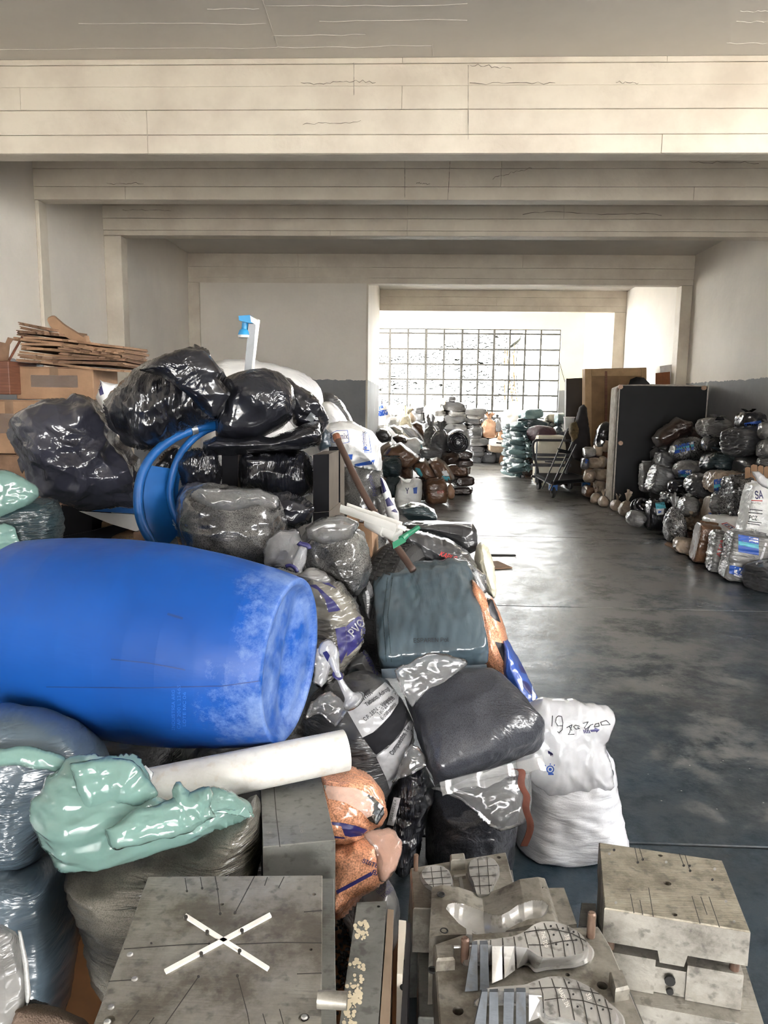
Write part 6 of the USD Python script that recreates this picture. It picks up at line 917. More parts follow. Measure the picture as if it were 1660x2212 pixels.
# second tier
sack((1614, 1046, 1672, 1172), ('x', 3.35), .34, m_white, 'white sack with lines of black print and a navy heading at the right edge', rot=(0, 7, -6), n=9, pinch=.3, wr=.008, prints=[('navy_heading', word('SA', 1632, 1078, 1650, 1076, 17, True), m_ink), ('red_line', stroke([(1624, 1081), (1648, 1082)], 2), m_inkr), ('black_line', stroke([(1620, 1100), (1648, 1103)], 1.6), m_inkk), ('black_line', stroke([(1618, 1107), (1648, 1110)], 2), m_inkk), ('lettering', word('PCZ', 1618, 1122, 1636, 1124, 9, True), m_inkk), ('black_line', stroke([(1616, 1126), (1646, 1130)], 1.6), m_inkk), ('black_line', stroke([(1614, 1130), (1642, 1134)], 1.4), m_inkk), ('lettering', word('INDUSTRIA', 1622, 1088, 1644, 1090, 4), m_inkk), ('lettering', word('25 KG', 1622, 1147, 1640, 1150, 5), m_inkk), ('lettering', word('NETO', 1622, 1153, 1640, 1156, 5), m_inkk)])
t, tg = sack((1537, 1113, 1610, 1154), ('x', 3.42), .40, m_white, 'white sack with a red and black interlocked square emblem, lying across others', seed=2, wr=.006)
cx, cy = 1575, 1137; em = lambda k: Polygon([(cx-17*k, cy-6*k), (cx-4*k, cy-8.5*k), (cx+17*k, cy+4*k), (cx+6*k, cy+9*k)])
for k, m_ in ((1, m_inkr), (.62, m_ink)): decal(t, 'printed_emblem', tg, em(k).difference(em(k-.2)), m_, fine=5)
decal(t, 'printed_emblem', tg, em(.2), m_inkr, fine=5)
sack((1531, 1072, 1553, 1131), ('x', 3.5), .30, m_beige, 'narrow beige sack with blue print behind the emblem sack', prints=[('printed_panel', Polygon([(1531, 1107), (1549, 1109), (1549, 1122), (1531, 1118)]), m_inkb), ('printed_panel', Polygon([(1531, 1119), (1549, 1122), (1549, 1128), (1531, 1126)]), m_inkc)])
sack((1545, 1060, 1592, 1118), ('x', 3.55), .36, m_loose if False else m_silver, 'crumpled clear sack with a navy-patterned foot above the emblem sack', 'lump', wr=.025, prints=[('navy_print', Polygon([(1553, 1108), (1590, 1112), (1600, 1122), (1556, 1120)]), m_ink)])
sack((1576, 1028, 1626, 1122), ('x', 3.6), .40, m_pepper, 'tall clear sack of black and white pellets behind the white printed sack', seed=8, wr=.012)
sack((1536, 1018, 1638, 1072), ('x', 3.75), .5, m_beige, 'wide beige clear sack with a blue panel hanging at its left', seed=9, wr=.02, prints=blue_label(1543, 1036, 1568, 1066, 4))
puff([(1623, 1018), (1640, 1020), (1665, 1040), (1668, 1060), (1640, 1045)], 7.0, .06, m_milky, 'loose whitish film over the sacks by the broken boards', 'film', 'film_scrap', N=250, facing=.4, seed=301)
t = thing('broken_crate', 'broken brown boards standing behind the sacks at the right edge', 'crate')
for k, (x0, x1, y0, y1) in enumerate(((1610, 1622, 1008, 1036), (1623, 1637, 1003, 1038), (1638, 1650, 1005, 1040), (1651, 1668, 1007, 1042))): obj('plank', trimesh.convex.convex_hull(np.array([P(*q_, Y_) for q_ in ((x0, y0+3), (x0+5, y0), (x1, y0+2), (x1, y1), (x0, y1)) for Y_ in (8.2, 8.24)])), m_card, t, False)
sack((1490, 1025, 1562, 1082), ('x', 3.6), .55, m_greyd, 'big smooth black sack slumped over the middle of the wall pile', n=2.5, rot=(0, 12, 0))
sack((1449, 1035, 1494, 1070), ('x', 3.55), .4, m_black, 'crumpled blue-black sack under the blue-printed grey one', 'lump')
sack((1408, 1008, 1464, 1072), ('x', 3.5), .40, m_grey, 'tall grey sack leaning right, left of the crumpled blue-black one', rot=(0, 14, 0), seed=33)
sack((1388, 998, 1427, 1066), ('x', 3.55), .36, m_silver, 'standing silver-black sack beside the beige-brown one', seed=35)
sack((1354, 1002, 1390, 1062), ('x', 3.6), .34, m_tan, 'standing beige-brown pellet sack near the box spring', seed=37, prints=[('clear_stripe', stroke([(1372, 1012), (1373, 1055)], 3), m_inkw)])
sack((1335, 1044, 1358, 1072), ('x', 3.4), .2, m_white, 'small clear white bag in front of the beige-brown sack', 'lump')
sack((1326, 986, 1364, 1070), ('x', 3.65), .4, m_teald, 'dark teal sack with a clear fold against the box spring', seed=39)
sack((1363, 982, 1404, 1006), ('x', 3.75), .4, m_greyd, 'dark grey sack lying behind the two standing sacks', seed=41)
sack((1465, 994, 1532, 1041), ('x', 3.75), .5, m_silver, 'silver-grey sack with blue and turquoise panel at mid height of the pile', n=2.5, prints=blue_label(1466, 1015, 1494, 1040, 0))
sack((1419, 978, 1474, 1033), ('x', 3.75), .40, m_grey, 'grey sack leaning right below the tall upright grey one', rot=(0, 12, 0), seed=43)
sack((1408, 968, 1434, 998), ('x', 3.75), .3, m_grey, 'small grey cloth-like sack left of the leaning grey one', 'lump', seed=45)
# third tier and top
sack((1454, 946, 1532, 1000), ('x', 3.9), .5, m_pepper, 'clear sack of dark pellets with a slanting blue and turquoise panel', n=2.5, rot=(0, -12, 0), prints=blue_label(1458, 962, 1500, 980, 9))
sack((1528, 944, 1582, 980), ('x', 4.05), .5, m_black2, 'glossy black sack behind the pellet sack, right of centre', 'lump')
sack((1528, 970, 1600, 1024), ('x', 3.9), .5, m_teald, 'dark teal sack tied on top, at mid height of the pile', 'tied', neck=.14)
sack((1582, 924, 1650, 987), ('x', 4.0), .45, m_greyd, 'big standing silver-dark sack near the right edge, high in the pile', seed=47)
sack((1602, 890, 1657, 928), ('x', 4.15), .4, m_black, 'black sack with blue shine topmost at the right', 'lump', prints=[('blue_print', Polygon([(1608, 914), (1645, 908), (1650, 924), (1612, 926)]), m_inkb)])
sack((1646, 912, 1680, 952), ('x', 4.1), .35, m_silver, 'silver sack cut by the right edge, upper of two', 'lump'); sack((1646, 950, 1682, 990), ('x', 4.05), .35, m_silver, 'silver sack cut by the right edge, lower of two', 'lump', seed=49)
sack((1642, 990, 1684, 1010), ('x', 3.9), .3, m_milky if False else m_silver, 'pale clear sack over the broken boards', 'lump', seed=50)
sack((1437, 920, 1494, 984), ('x', 4.0), .42, m_grey, 'tall upright grey sack with a bright left edge, high in the pile', rot=(0, 8, 0), seed=51)
sack((1491, 922, 1520, 948), ('x', 4.2), .3, m_brownd, 'brownish patterned sack behind the tall grey one', 'lump')
sack((1521, 903, 1583, 948), ('x', 4.1), .5, m_silver, 'crumpled silver sack with a black cap, topmost in the middle of the pile', 'lump', seed=53)
one('black_cap', trimesh.convex.convex_hull(np.array([P(*q_, Y_) for q_ in ((1545, 908), (1550, 901), (1562, 900), (1566, 907)) for Y_ in (10.0, 10.3)])), m_black, 'small black bundle on top of the crumpled silver sack', 'bundle', smooth=True)
puff([(1410, 945), (1425, 928), (1445, 915), (1462, 902), (1480, 910), (1491, 912), (1492, 935), (1470, 945), (1440, 960), (1420, 965)], 11.2, .5, m_brownd, 'dark brown film sheet draped over sacks in front of the box spring', 'film', 'film_sheet', N=700, facing=.4, seed=302, wr=.03, ws=4)
sack((1395, 948, 1444, 983), ('x', 3.95), .45, m_greyd, 'dark grey sack with a gathered mouth pointing left', 'lump', seed=55)
sack((1402, 940, 1430, 964), ('x', 4.1), .35, m_black, 'black sack under the draped brown film', 'lump', seed=57)
sack((1379, 940, 1409, 969), ('x', 4.0), .35, m_slate, 'small bluish sack in front of the black underside', 'lump', seed=59)
sack((1349, 958, 1388, 1066), ('x', 3.95), .4, m_black, 'crumpled black film bag at the foot of the black underside', 'lump', seed=61)
# buried sacks that carry the upper ones
for k, (x_, y_, z_, w_, d_, h_) in enumerate(((4.0, 7.4, .3, .8, .9, .6), (4.05, 8.5, .32, .8, .9, .64), (4.0, 9.6, .33, .8, .9, .66), (4.0, 10.6, .33, .8, .9, .66), (3.95, 11.5, .3, .8, .8, .6), (4.2, 8.0, .82, .6, .8, .38), (4.2, 9.2, .84, .6, .8, .38), (4.2, 10.2, .84, .6, .8, .38), (4.2, 11.2, .80, .6, .8, .36))):
    t = thing('sack', 'dark grey sack buried at the back of the wall pile', 'sack', (x_, y_, z_), (0, 0, 0), 'sacks buried at the back of the wall pile'); obj('body', sack_mesh(w_, d_, h_, 'y', 3.5, .3, 400+k, .015, 8), m_greyd, t, True)
# ---------------------------------------------------------------- small sacks, trolley and things right of the aisle at the back
for k, (b_, lab, m_) in enumerate((((1300, 950, 1316, 978), 'pale sack end highest beside the box spring', m_beige), ((1285, 960, 1305, 988), 'grey-white sack end below the highest one', m_beige), ((1262, 966, 1290, 990), 'white-grey sack end by the trolley\'s corner, upper', m_silver), ((1296, 985, 1314, 1014), 'beige sack end against the box spring, second row', m_beige), ((1272, 986, 1298, 1014), 'beige sack end in the middle of the small column', m_beige), ((1258, 988, 1276, 1016), 'grey sack end with a blue print by the trolley', m_grey), ((1288, 1012, 1314, 1040), 'tan sack end against the box spring, third row', m_beige), ((1264, 1014, 1290, 1046), 'tan sack end behind the trolley deck', m_beige), ((1286, 1036, 1312, 1066), 'tan sack end against the box spring, lowest but one', m_beige), ((1262, 1048, 1288, 1078), 'brown sack end on the floor by the trolley wheel', m_brown))):
    sack(b_, 12.75+.02*(k % 3), .5, m_, lab, 'end', seed=500+k, prints=[('blue_print', Polygon([(1266, 990), (1275, 990), (1274, 1000), (1265, 1001)]), m_inkb)] if k == 5 else ())
sack((1278, 1054, 1300, 1090), None, .25, m_beige, 'upright beige sack with flared mouth on the floor, left of two by the box spring', 'tied', neck=.3, seed=511); sack((1296, 1060, 1316, 1096), None, .25, m_beige, 'upright beige sack with flared mouth on the floor, right of two by the box spring', 'tied', neck=.3, seed=512)
puff([(1282, 968), (1290, 930), (1300, 915), (1312, 912), (1314, 950), (1305, 965)], 13.2, .4, m_black, 'black film bag above the small sacks beside the box spring', 'bag', 'garbage_bag', N=500, facing=.4, seed=520, wr=.03, ws=4)
def panel_px(name, pts, Y, th, m, label, cat_, lean=0.0):
    q_ = np.array([P(*p_, Y) for p_ in pts]); q_[:, 1] += lean*(q_[:, 2]-q_[:, 2].min()); return one(name, trimesh.convex.convex_hull(np.vstack([q_, q_+[0, th, 0]])), m, label, cat_, smooth=False)
Yb = 14.6; t = thing('box_spring', 'brown box spring with a dark slat, leaning behind the black one', 'mattress'); q_ = np.array([P(*p_, Yb) for p_ in ((1264, 797), (1397, 794), (1397, 1062), (1262, 1062))]); q_[:, 2] = np.maximum(q_[:, 2], .01)
obj('body', trimesh.convex.convex_hull(np.vstack([q_, q_+[0, .22, 0]])), plain('brown_underside', (.25, .155, .08), .8, vs=4), t, False)
for k_, (a, b) in enumerate((((1264, 797), (1278, 1060)), ((1278.5, 797), (1385.5, 812)), ((1386, 796), (1397, 1060)))):
    obj('frame_rail', trimesh.convex.convex_hull(np.array([np.maximum(P(x_, y_, Yb)+[0, d_, 0], [-9, 0, .01]) for x_ in (a[0], b[0]) for y_ in (a[1], b[1]) for d_ in (-.015, .01)])), plain('pale_brown_edge', (.42, .28, .155), .8), t, False)
obj('slat', trimesh.convex.convex_hull(np.array([np.maximum(P(x_, y_, Yb)+[0, d_, 0], [-9, 0, .01]) for x_ in (1307, 1312) for y_ in (802, 1000) for d_ in (-.02, .0)])), m_wood, t, False)
panel_px('board', [(1224, 818), (1262, 816), (1262, 1060), (1221, 1060)], 15.0, .15, plain('dark_brown_board', (.030, .022, .016), .6, vs=4), 'dark board standing left of the brown box spring', 'board')
for pts, lab, m_ in ((((1232, 960), (1240, 915), (1252, 880), (1262, 873), (1268, 880), (1274, 930), (1276, 985), (1260, 1000), (1240, 990)), 'dark jacket hanging in front of the brown box spring', plain('dark_cloth', (.022, .019, .02), .9, vs=9)), (((1230, 935), (1234, 915), (1244, 910), (1250, 925), (1248, 945), (1238, 955)), 'olive-brown bag hanging on the dark jacket', plain('olive_cloth', (.13, .09, .04), .9, vs=20, var=.6))):
    puff(list(pts), 14.0 if 'jacket' in lab else 13.7, .25, m_, lab, lab.split()[1] if 'jacket' in lab else 'bag', 'jacket' if 'jacket' in lab else 'hanging_bag', N=500, facing=.3, seed=530, wr=.02, ws=5)
t = thing('bucket', 'small white bucket on the grey sacks by the dark board', 'bucket'); p_ = P(1229, 930, 14.3); obj('pail', mv(lathe([(0, 0), (.075, 0), (.10, .24), (.106, .245), (.098, .25), (.07, .01), (0, .01)], 28), p_), m_pvc, t, 40); obj('lid', mv(lathe([(0, .255), (.108, .255), (.108, .24), (.1, .238), (0, .245)][::-1], 28), p_), m_whitepl, t, 40)
# white canister
t = thing('canister', 'big off-white plastic canister with a flat lid behind the trolley', 'canister'); a_, b_ = P(1160, 1040, 14.55), P(1226, 1040, 14.55); w_ = b_[0]-a_[0]; zt_ = float(P(1195, 940, 14.6)[2]); m_can = plain('offwhite_plastic', (.66, .62, .50), .45, var=.08)
cb = sack_mesh(w_, w_*.85, zt_*.9, 'z', 6, .06, 3, .001, 16, low=.0); cb.apply_translation(((a_[0]+b_[0])/2, 14.95, zt_*.45+.004)); obj('body', cb, m_can, t, True); cl_ = sack_mesh(w_*.93, w_*.8, zt_*.12, 'z', 6, .05, 4, .001, 12, low=0.); cl_.apply_translation(((a_[0]+b_[0])/2, 14.95, zt_*.93)); obj('lid', cl_, m_can, t, True)
for k in range(3): obj('hoop', mv(sack_mesh(w_*1.01, w_*.86, .02, 'z', 6, 0, 5, 0, 10, low=0.), ((a_[0]+b_[0])/2, 14.95, zt_*(.25+.22*k))), m_can, t, True)
decal(t, 'label_print', cb, quad((1178, 996), (1194, 996), (1194, 1000), (1178, 1000)), m_inkk, fine=4)
# platform trolley
t = thing('platform_trolley', 'dark steel platform trolley with a barred end and blue wheel brackets', 'trolley'); zd = .30; dk = [(1156, 1022), (1237, 1022), (1277, 1033), (1192, 1040)]
obj('deck', prism(dk, zd, zd-.05, .006), m_board, t); obj('deck_edge', prism([(1154, 1022), (1238, 1021.5), (1279, 1033.5), (1192, 1041.5)], zd-.012, zd-.07, .004), m_ironk, t)
c0, c1 = G(1156, 1022, zd), G(1237, 1022, zd); y0 = float(c0[1]+c1[1])/2-.12; Yf_ = y0; ht = float(P(1190, 951, y0)[2]); x0, x1 = float(P(1151, 990, y0)[0]), float(P(1236, 990, y0)[0])
obj('post', tube(spline([(x0, Yf_, zd-.05), (x0, Yf_, ht-.15), (x0+.03, Yf_, ht-.02), (x0+.10, Yf_, ht)], 16), .024, 10), m_ironk, t, True); obj('post', tube(spline([(x1, Yf_, zd-.05), (x1, Yf_, ht-.15), (x1-.04, Yf_, ht-.02), (x1-.10, Yf_, ht)], 16), .024, 10), m_ironk, t, True)
obj('post', tube([(x0+.07, Yf_, zd-.05), (x0+.07, Yf_, ht-.01)], .015, 8), m_galv, t, True); obj('top_bar', tube([(x0+.05, Yf_, ht), (x1-.06, Yf_, ht)], .022, 10), m_ironk, t, True)
for y_ in (983, 992, 1005): z_ = float(P(1190, y_, y0)[2]); obj('bar', bx(x0, x1, Yf_-.012, Yf_+.012, z_-.028, z_+.028, .003), m_ironk, t)
cc_ = np.array([G(*p_, zd)[:2] for p_ in dk]); md = cc_.mean(0)
for k, c_ in enumerate(cc_):
    x_, y_ = c_+(md-c_)*.16; obj('wheel_bracket', bx(x_-.07, x_+.07, y_-.05, y_+.05, .13, zd-.06, .006), m_bluep if k > 1 else m_ironk, t); w_ = mv(lathe([(.02, -.024), (.085, -.024), (.098, -.012), (.098, .012), (.085, .024), (.02, .024), (.02, -.024)], 24), (0, 0, 0), (0, 90, 0)); obj('wheel', mv(w_, (x_, y_-.02, .10), (0, 0, 10)), m_rub, t, 35)
t = thing('folding_stand', 'black folding stand with crossed legs leaning on the trolley bars', 'stand'); F_ = lambda *q: P(*q)
for a, b in (((1228, 925, 13.0), (1172, 1056, 12.75)), ((1238, 955, 13.1), (1188, 1060, 12.8)), ((1246, 960, 13.3), (1203, 1050, 13.0))): obj('leg', cyl(.013, np.maximum(F_(*a), [-9, 0, .02]), np.maximum(F_(*b), [-9, 0, .015]), 8), m_ironk, t)
obj('seat', trimesh.convex.convex_hull(np.array([P(*q_, Y_) for q_ in ((1205, 968), (1216, 973), (1235, 975), (1232, 980), (1208, 978)) for Y_ in (12.9, 13.1)])), m_board, t, False)
# post, striped roll, teal stack
t = thing('post', 'thin dark post with a pale knob at the corner of the teal stack', 'post'); q_ = G(1125, 1032); obj('shaft', tube([q_, [q_[0], q_[1], float(P(1127, 950, q_[1])[2])]], .016, 10), m_ironk, t); obj('shaft', tube([q_+[.08, 0, 0], [q_[0]+.08, q_[1], float(P(1127, 955, q_[1])[2])]], .012, 10), m_ironk, t); zk = float(P(1127, 944, q_[1])[2]); obj('knob', mv(sack_mesh(.13, .13, .15, 'z', 3, 0, 1, 0, 8, low=0.), (q_[0]+.03, q_[1], zk)), m_pvc, t, True)
t = thing('rug_roll', 'upright striped roll in grey, orange and brown beside the trolley', 'roll'); q_ = G(1141, 1030); r_ = .085
for k, (y0_, y1_, c_) in enumerate(((952, 962, (.065, .024, .034)), (962, 967, (.4, .38, .34)), (967, 982, (.20, .19, .17)), (982, 986, (.45, .4, .34)), (986, 992, (.30, .13, .07)), (992, 996, (.42, .36, .28)), (996, 1003, (.07, .055, .045)), (1003, 1007, (.40, .20, .10)), (1007, 1014, (.12, .07, .05)), (1014, 1018, (.42, .3, .2)), (1018, 1030, (.26, .12, .07)))):
    za, zb_ = [max(0.003, float(P(1141, y_, q_[1])[2])) for y_ in (y1_, y0_)]; obj('stripe', tube([(q_[0], q_[1]+.1, za), (q_[0], q_[1]+.1, zb_)], r_, 18), plain(f'stripe_cloth_{k}', c_, .9, vs=40), t, 40)
sack((1146, 920, 1198, 956), 14.9, .7, m_purple, 'dark purple cloth bale behind the canister', seed=541, n=3, wr=.01, name='bale', c='bale')
ORD = ('lowest', 'second', 'third', 'fourth', 'fifth', 'sixth', 'seventh', 'eighth', 'ninth', 'tenth', 'top')
rg = np.random.default_rng(31)
for r_ in range(11):
    for c_ in range(3):
        y_ = 1020-9.6*r_-3.0*c_; x_ = 1101+9.0*c_+(4 if r_ % 2 else 0)-abs(r_-5)*.3; wx = 6.2; Yq = 16.6-.5*c_+.0*r_; p_ = P(x_, y_, Yq)
        t = thing('sack', f"teal sack with gathered mouth, {ORD[r_]} row from the floor, {('left', 'middle', 'right')[c_]} column of the teal stack", 'sack', (p_[0], p_[1], max(p_[2], .06)), (rg.uniform(-8, 8), rg.uniform(-10, 10), 35+rg.uniform(-15, 15)), 'teal sacks stacked by the far window')
        obj('body', sack_mesh(.16, .42, .125, 'y', 3.4, .25, 600+r_*3+c_, .008, 6), m_teal if (r_+c_) % 3 else m_tealp, t, True); obj('mouth', mv(ruffle(.045, .13, 650+r_*3+c_, 1.0, 5, 16, 4), (0, -.17, 0), (90, 0, 0)), m_tealp, t, True)
for b_, m_, lab, Yq in (((1119, 904, 1188, 926), m_teald, 'big dark teal sack lying across the top of the teal stack', 16.6), ((1114, 924, 1164, 940), m_teald, 'dark teal sack second from the top of the teal stack', 16.55), ((1120, 939, 1160, 954), m_brownd, 'dark brown sack in the teal stack behind the post', 16.5), ((1118, 953, 1158, 968), m_teald, 'dark teal sack in the middle of the teal stack', 16.5), ((1118, 967, 1158, 984), m_teald, 'dark teal sack below the middle of the teal stack', 16.5), ((1118, 983, 1158, 1003), m_brownd, 'dark brown sack low in the teal stack', 16.5), ((1116, 1002, 1156, 1028), m_brownd, 'dark brown sack at the bottom of the teal stack', 16.5), ((1127, 884, 1170, 906), m_tealp, 'pale green bag on top of the teal stack', 16.7), ((1180, 893, 1216, 914), m_cream, 'cream sack at the top right of the teal stack', 16.9), ((1182, 912, 1214, 930), m_teald, 'dark teal sack under the cream one', 16.8), ((1196, 915, 1222, 945), m_slate, 'blue-grey cone-shaped bag above the canister', 15.6), ((1203, 892, 1222, 917), m_tealp, 'pale turquoise bag leaning on the dark board', 15.8)):
    sack(b_, Yq, .6, m_, lab, 'sack' if 'cone' not in lab else 'tied', seed=int(b_[0]*3+b_[1]), pinch=.38)
one('wire', tube(spline([P(1208, 778, 20.8), P(1214, 800, 20.6), P(1226, 818, 15.1)], 14), .008, 5), m_ironk, 'thin wire hanging from the far window to the dark board', 'wire')
# ---------------------------------------------------------------- left of the aisle: brown sacks, printed sacks
for pts, Y_, m_, lab, pr_ in (
    ([(890, 1010), (893, 1000), (905, 992), (918, 990), (928, 1000), (944, 1030), (935, 1036), (918, 1040), (908, 1034)], 12.3, m_brown, 'brown pellet sack with a turquoise label, leaning left of two', [('printed_panel', Polygon([(897, 1010), (907, 1012), (914, 1026), (910, 1032), (898, 1020)]), m_inkc), ('printed_patch', Polygon([(896, 1010), (902, 1010), (906, 1018), (900, 1020)]), m_inkw)]),
    ([(924, 1000), (930, 990), (945, 987), (962, 998), (975, 1020), (982, 1035), (975, 1042), (955, 1040), (940, 1030)], 12.4, m_brown, 'brown pellet sack with a turquoise label, leaning right of two', [('printed_panel', Polygon([(955, 1028), (976, 1030), (979, 1040), (958, 1039)]), m_inkc), ('printed_patch', Polygon([(955, 1018), (965, 1016), (972, 1028), (958, 1028)]), m_inkw)]),
    ([(829, 985), (842, 965), (866, 957), (885, 970), (908, 990), (895, 1002), (888, 1012), (872, 1016), (852, 1000)], 12.2, m_brown, 'boxy brown sack with a navy end lying above the turquoise-labelled ones', [('navy_print', Polygon([(832, 982), (842, 968), (846, 970), (836, 984)]), m_ink)]),
    ([(866, 1012), (880, 1006), (893, 1012), (893, 1034), (875, 1036), (864, 1030)], 12.1, m_brown, 'clear brown sack between the dark teal and the leaning brown one', []),
    ([(864, 960), (880, 946), (900, 946), (915, 955), (912, 975), (895, 985), (880, 975)], 13.4, m_white, 'bright white sack with a turquoise edge behind the boxy brown one', [('printed_panel', Polygon([(906, 950), (914, 956), (912, 968), (908, 966)]), m_inkc)]),
    ([(866, 920), (880, 917), (896, 930), (905, 945), (890, 948), (874, 936)], 14.6, m_white, 'white slanting sack high in the brown heap', []),
    ([(887, 915), (900, 910), (914, 918), (923, 940), (914, 950), (900, 930)], 14.8, m_brown, 'brown sack with a white clear cover beside the white slanting one', []),
    ([(840, 920), (852, 917), (870, 926), (874, 938), (856, 938)], 14.0, m_cream, 'olive-cream sack lying in the brown heap', []),
    ([(810, 932), (822, 924), (840, 926), (848, 940), (846, 954), (826, 958), (812, 948)], 13.4, m_greyd, 'black shiny bag with red streaks at the left of the brown heap', []),
    ([(846, 944), (862, 938), (880, 944), (884, 958), (860, 962)], 13.6, m_brownd, 'dark brown sack lying flat below the olive-cream one', []),
    ([(826, 965), (846, 955), (850, 975), (846, 1070), (820, 1070), (816, 985)], 12.9, m_beige, 'pale pink sack end at the left of the brown heap', [])):
    puff(pts, Y_, .55, m_, lab, 'sack', 'sack', N=450, facing=.4, seed=int(pts[0][0]), wr=.018, ws=5, prints=pr_, parts=() if pr_ else ())
sack((918, 1034, 965, 1092), None, .40, m_brown, 'upright brown pellet sack standing on the aisle floor', 'sack', seed=701, pinch=.3, n=4, prints=[('red_print', word('ECO', 945, 1066, 960, 1064, 5, True), m_inkr)])
sack((898, 1032, 920, 1084), 12.0, .40, m_brownd, 'dark brown sack behind the white crumpled bag', seed=703)
sack((966, 1038, 982, 1080), None, .25, m_tan, 'slim tan sack with flared foot beside the upright brown one', 'tied', seed=705)
t, tg = puff([(853, 1070), (858, 1050), (866, 1032), (874, 1040), (885, 1042), (892, 1032), (910, 1036), (912, 1060), (908, 1096), (875, 1100), (856, 1098)], 11.3, .35, m_white, 'crumpled white plastic bag with blue lettering at the heap\'s edge', 'bag', 'plastic_bag', N=900, facing=.4, seed=707, wr=.025, ws=5, prints=[('blue_print', word('Y', 876, 1066, 884, 1066, 12, True), m_ink), ('printed_panel', Polygon([(893, 1054), (902, 1052), (901, 1066), (894, 1066)]), m_inkb)])
sack((824, 986, 867, 1036), 11.6, .5, m_teald, 'dark teal sack with a bright clear cover beside the printed clear sack', n=2.6, seed=709); sack((836, 1032, 866, 1078), 11.4, .4, m_teald, 'dark teal sack under the clear-covered one', seed=711)
for b_, m_, lab in (((977, 1050, 1021, 1072), m_brownd, 'dark brown sack lowest in the aisle-side brown stack'), ((978, 1026, 1020, 1052), m_brownd, 'dark brown sack with a white label in the aisle-side stack'), ((970, 1003, 1016, 1030), m_brown, 'light brown sack, third up in the aisle-side stack'), ((985, 989, 1021, 1009), m_brownd, 'dark brown sack, fourth up in the aisle-side stack'), ((974, 972, 1020, 992), m_brownd, 'dark brown sack under the black roll')):
    sack(b_, 13.1, .6, m_, lab, seed=int(b_[1]), pinch=.38, prints=[('white_label', quad((985, 1036), (998, 1037), (997, 1048), (984, 1047)), m_inkw)] if 'white label' in lab else ())
t = thing('film_roll', 'black film roll lying end-on on top of the brown stack', 'roll'); p_ = P(990, 956, 13.0); obj('roll', cat([mv(ring(.17-.03*k, .0, .018, 28), p_+[0, .006*k, 0], (90, 0, 0)) for k in range(6)]+[mv(trimesh.creation.cylinder(.17, .6, sections=28), p_+[0, .31, 0], (90, 0, 0))]), m_black, t, 40)
obj('clear_wrap', mv(trimesh.creation.cylinder(.20, .5, sections=28), p_+[.02, .38, .01], (90, 0, 0)), m_silver, t, 40)
sack((933, 915, 973, 984), 13.3, .45, m_grey, 'standing grey sack with flared mouth behind the brown stack', 'tied', neck=.2, seed=721); sack((952, 978, 990, 1005), 12.95, .5, m_brownd, 'grey-brown slumped sack left of the black roll', 'lump', seed=723); sack((908, 968, 954, 990), 13.0, .5, m_grey, 'flat grey sack with seams behind the leaning brown sacks', seed=725); sack((916, 920, 948, 1058), 14.0, .5, m_silver, 'pale clear sack left of the grey one with flared mouth', 'lump', seed=727)
# ---------------------------------------------------------------- white sacks by the jamb and the far stack under the window
for b_, Y_, m_, lab, kd in (((812, 872, 842, 922), 17.3, m_white, 'white sack with blue print beside the bright jamb', 'lump'), ((840, 874, 868, 900), 18.6, m_white, 'white bunched sack right of the blue-printed one', 'lump'), ((856, 895, 887, 1024), 17.6, m_cream, 'cream sack with a bunched top in the window bay', 'lump'), ((876, 884, 898, 914), 18.2, m_beige, 'pinkish sack left of the far stack', 'tied'), ((838, 900, 862, 924), 17.0, m_white, 'white sack low beside the cream bunched one', 'lump'), ((814, 920, 832, 950), 16.6, m_white, 'white sack at the jamb\'s foot', 'sack')):
    sack(b_, Y_, .6, m_, lab, kd, prints=[('blue_print', Polygon([(818, 874), (826, 872), (830, 884), (820, 886)]), m_inkb), ('blue_print', Polygon([(817, 888), (838, 884), (838, 896), (818, 900)]), m_inkb)] if 'blue print' in lab else ())
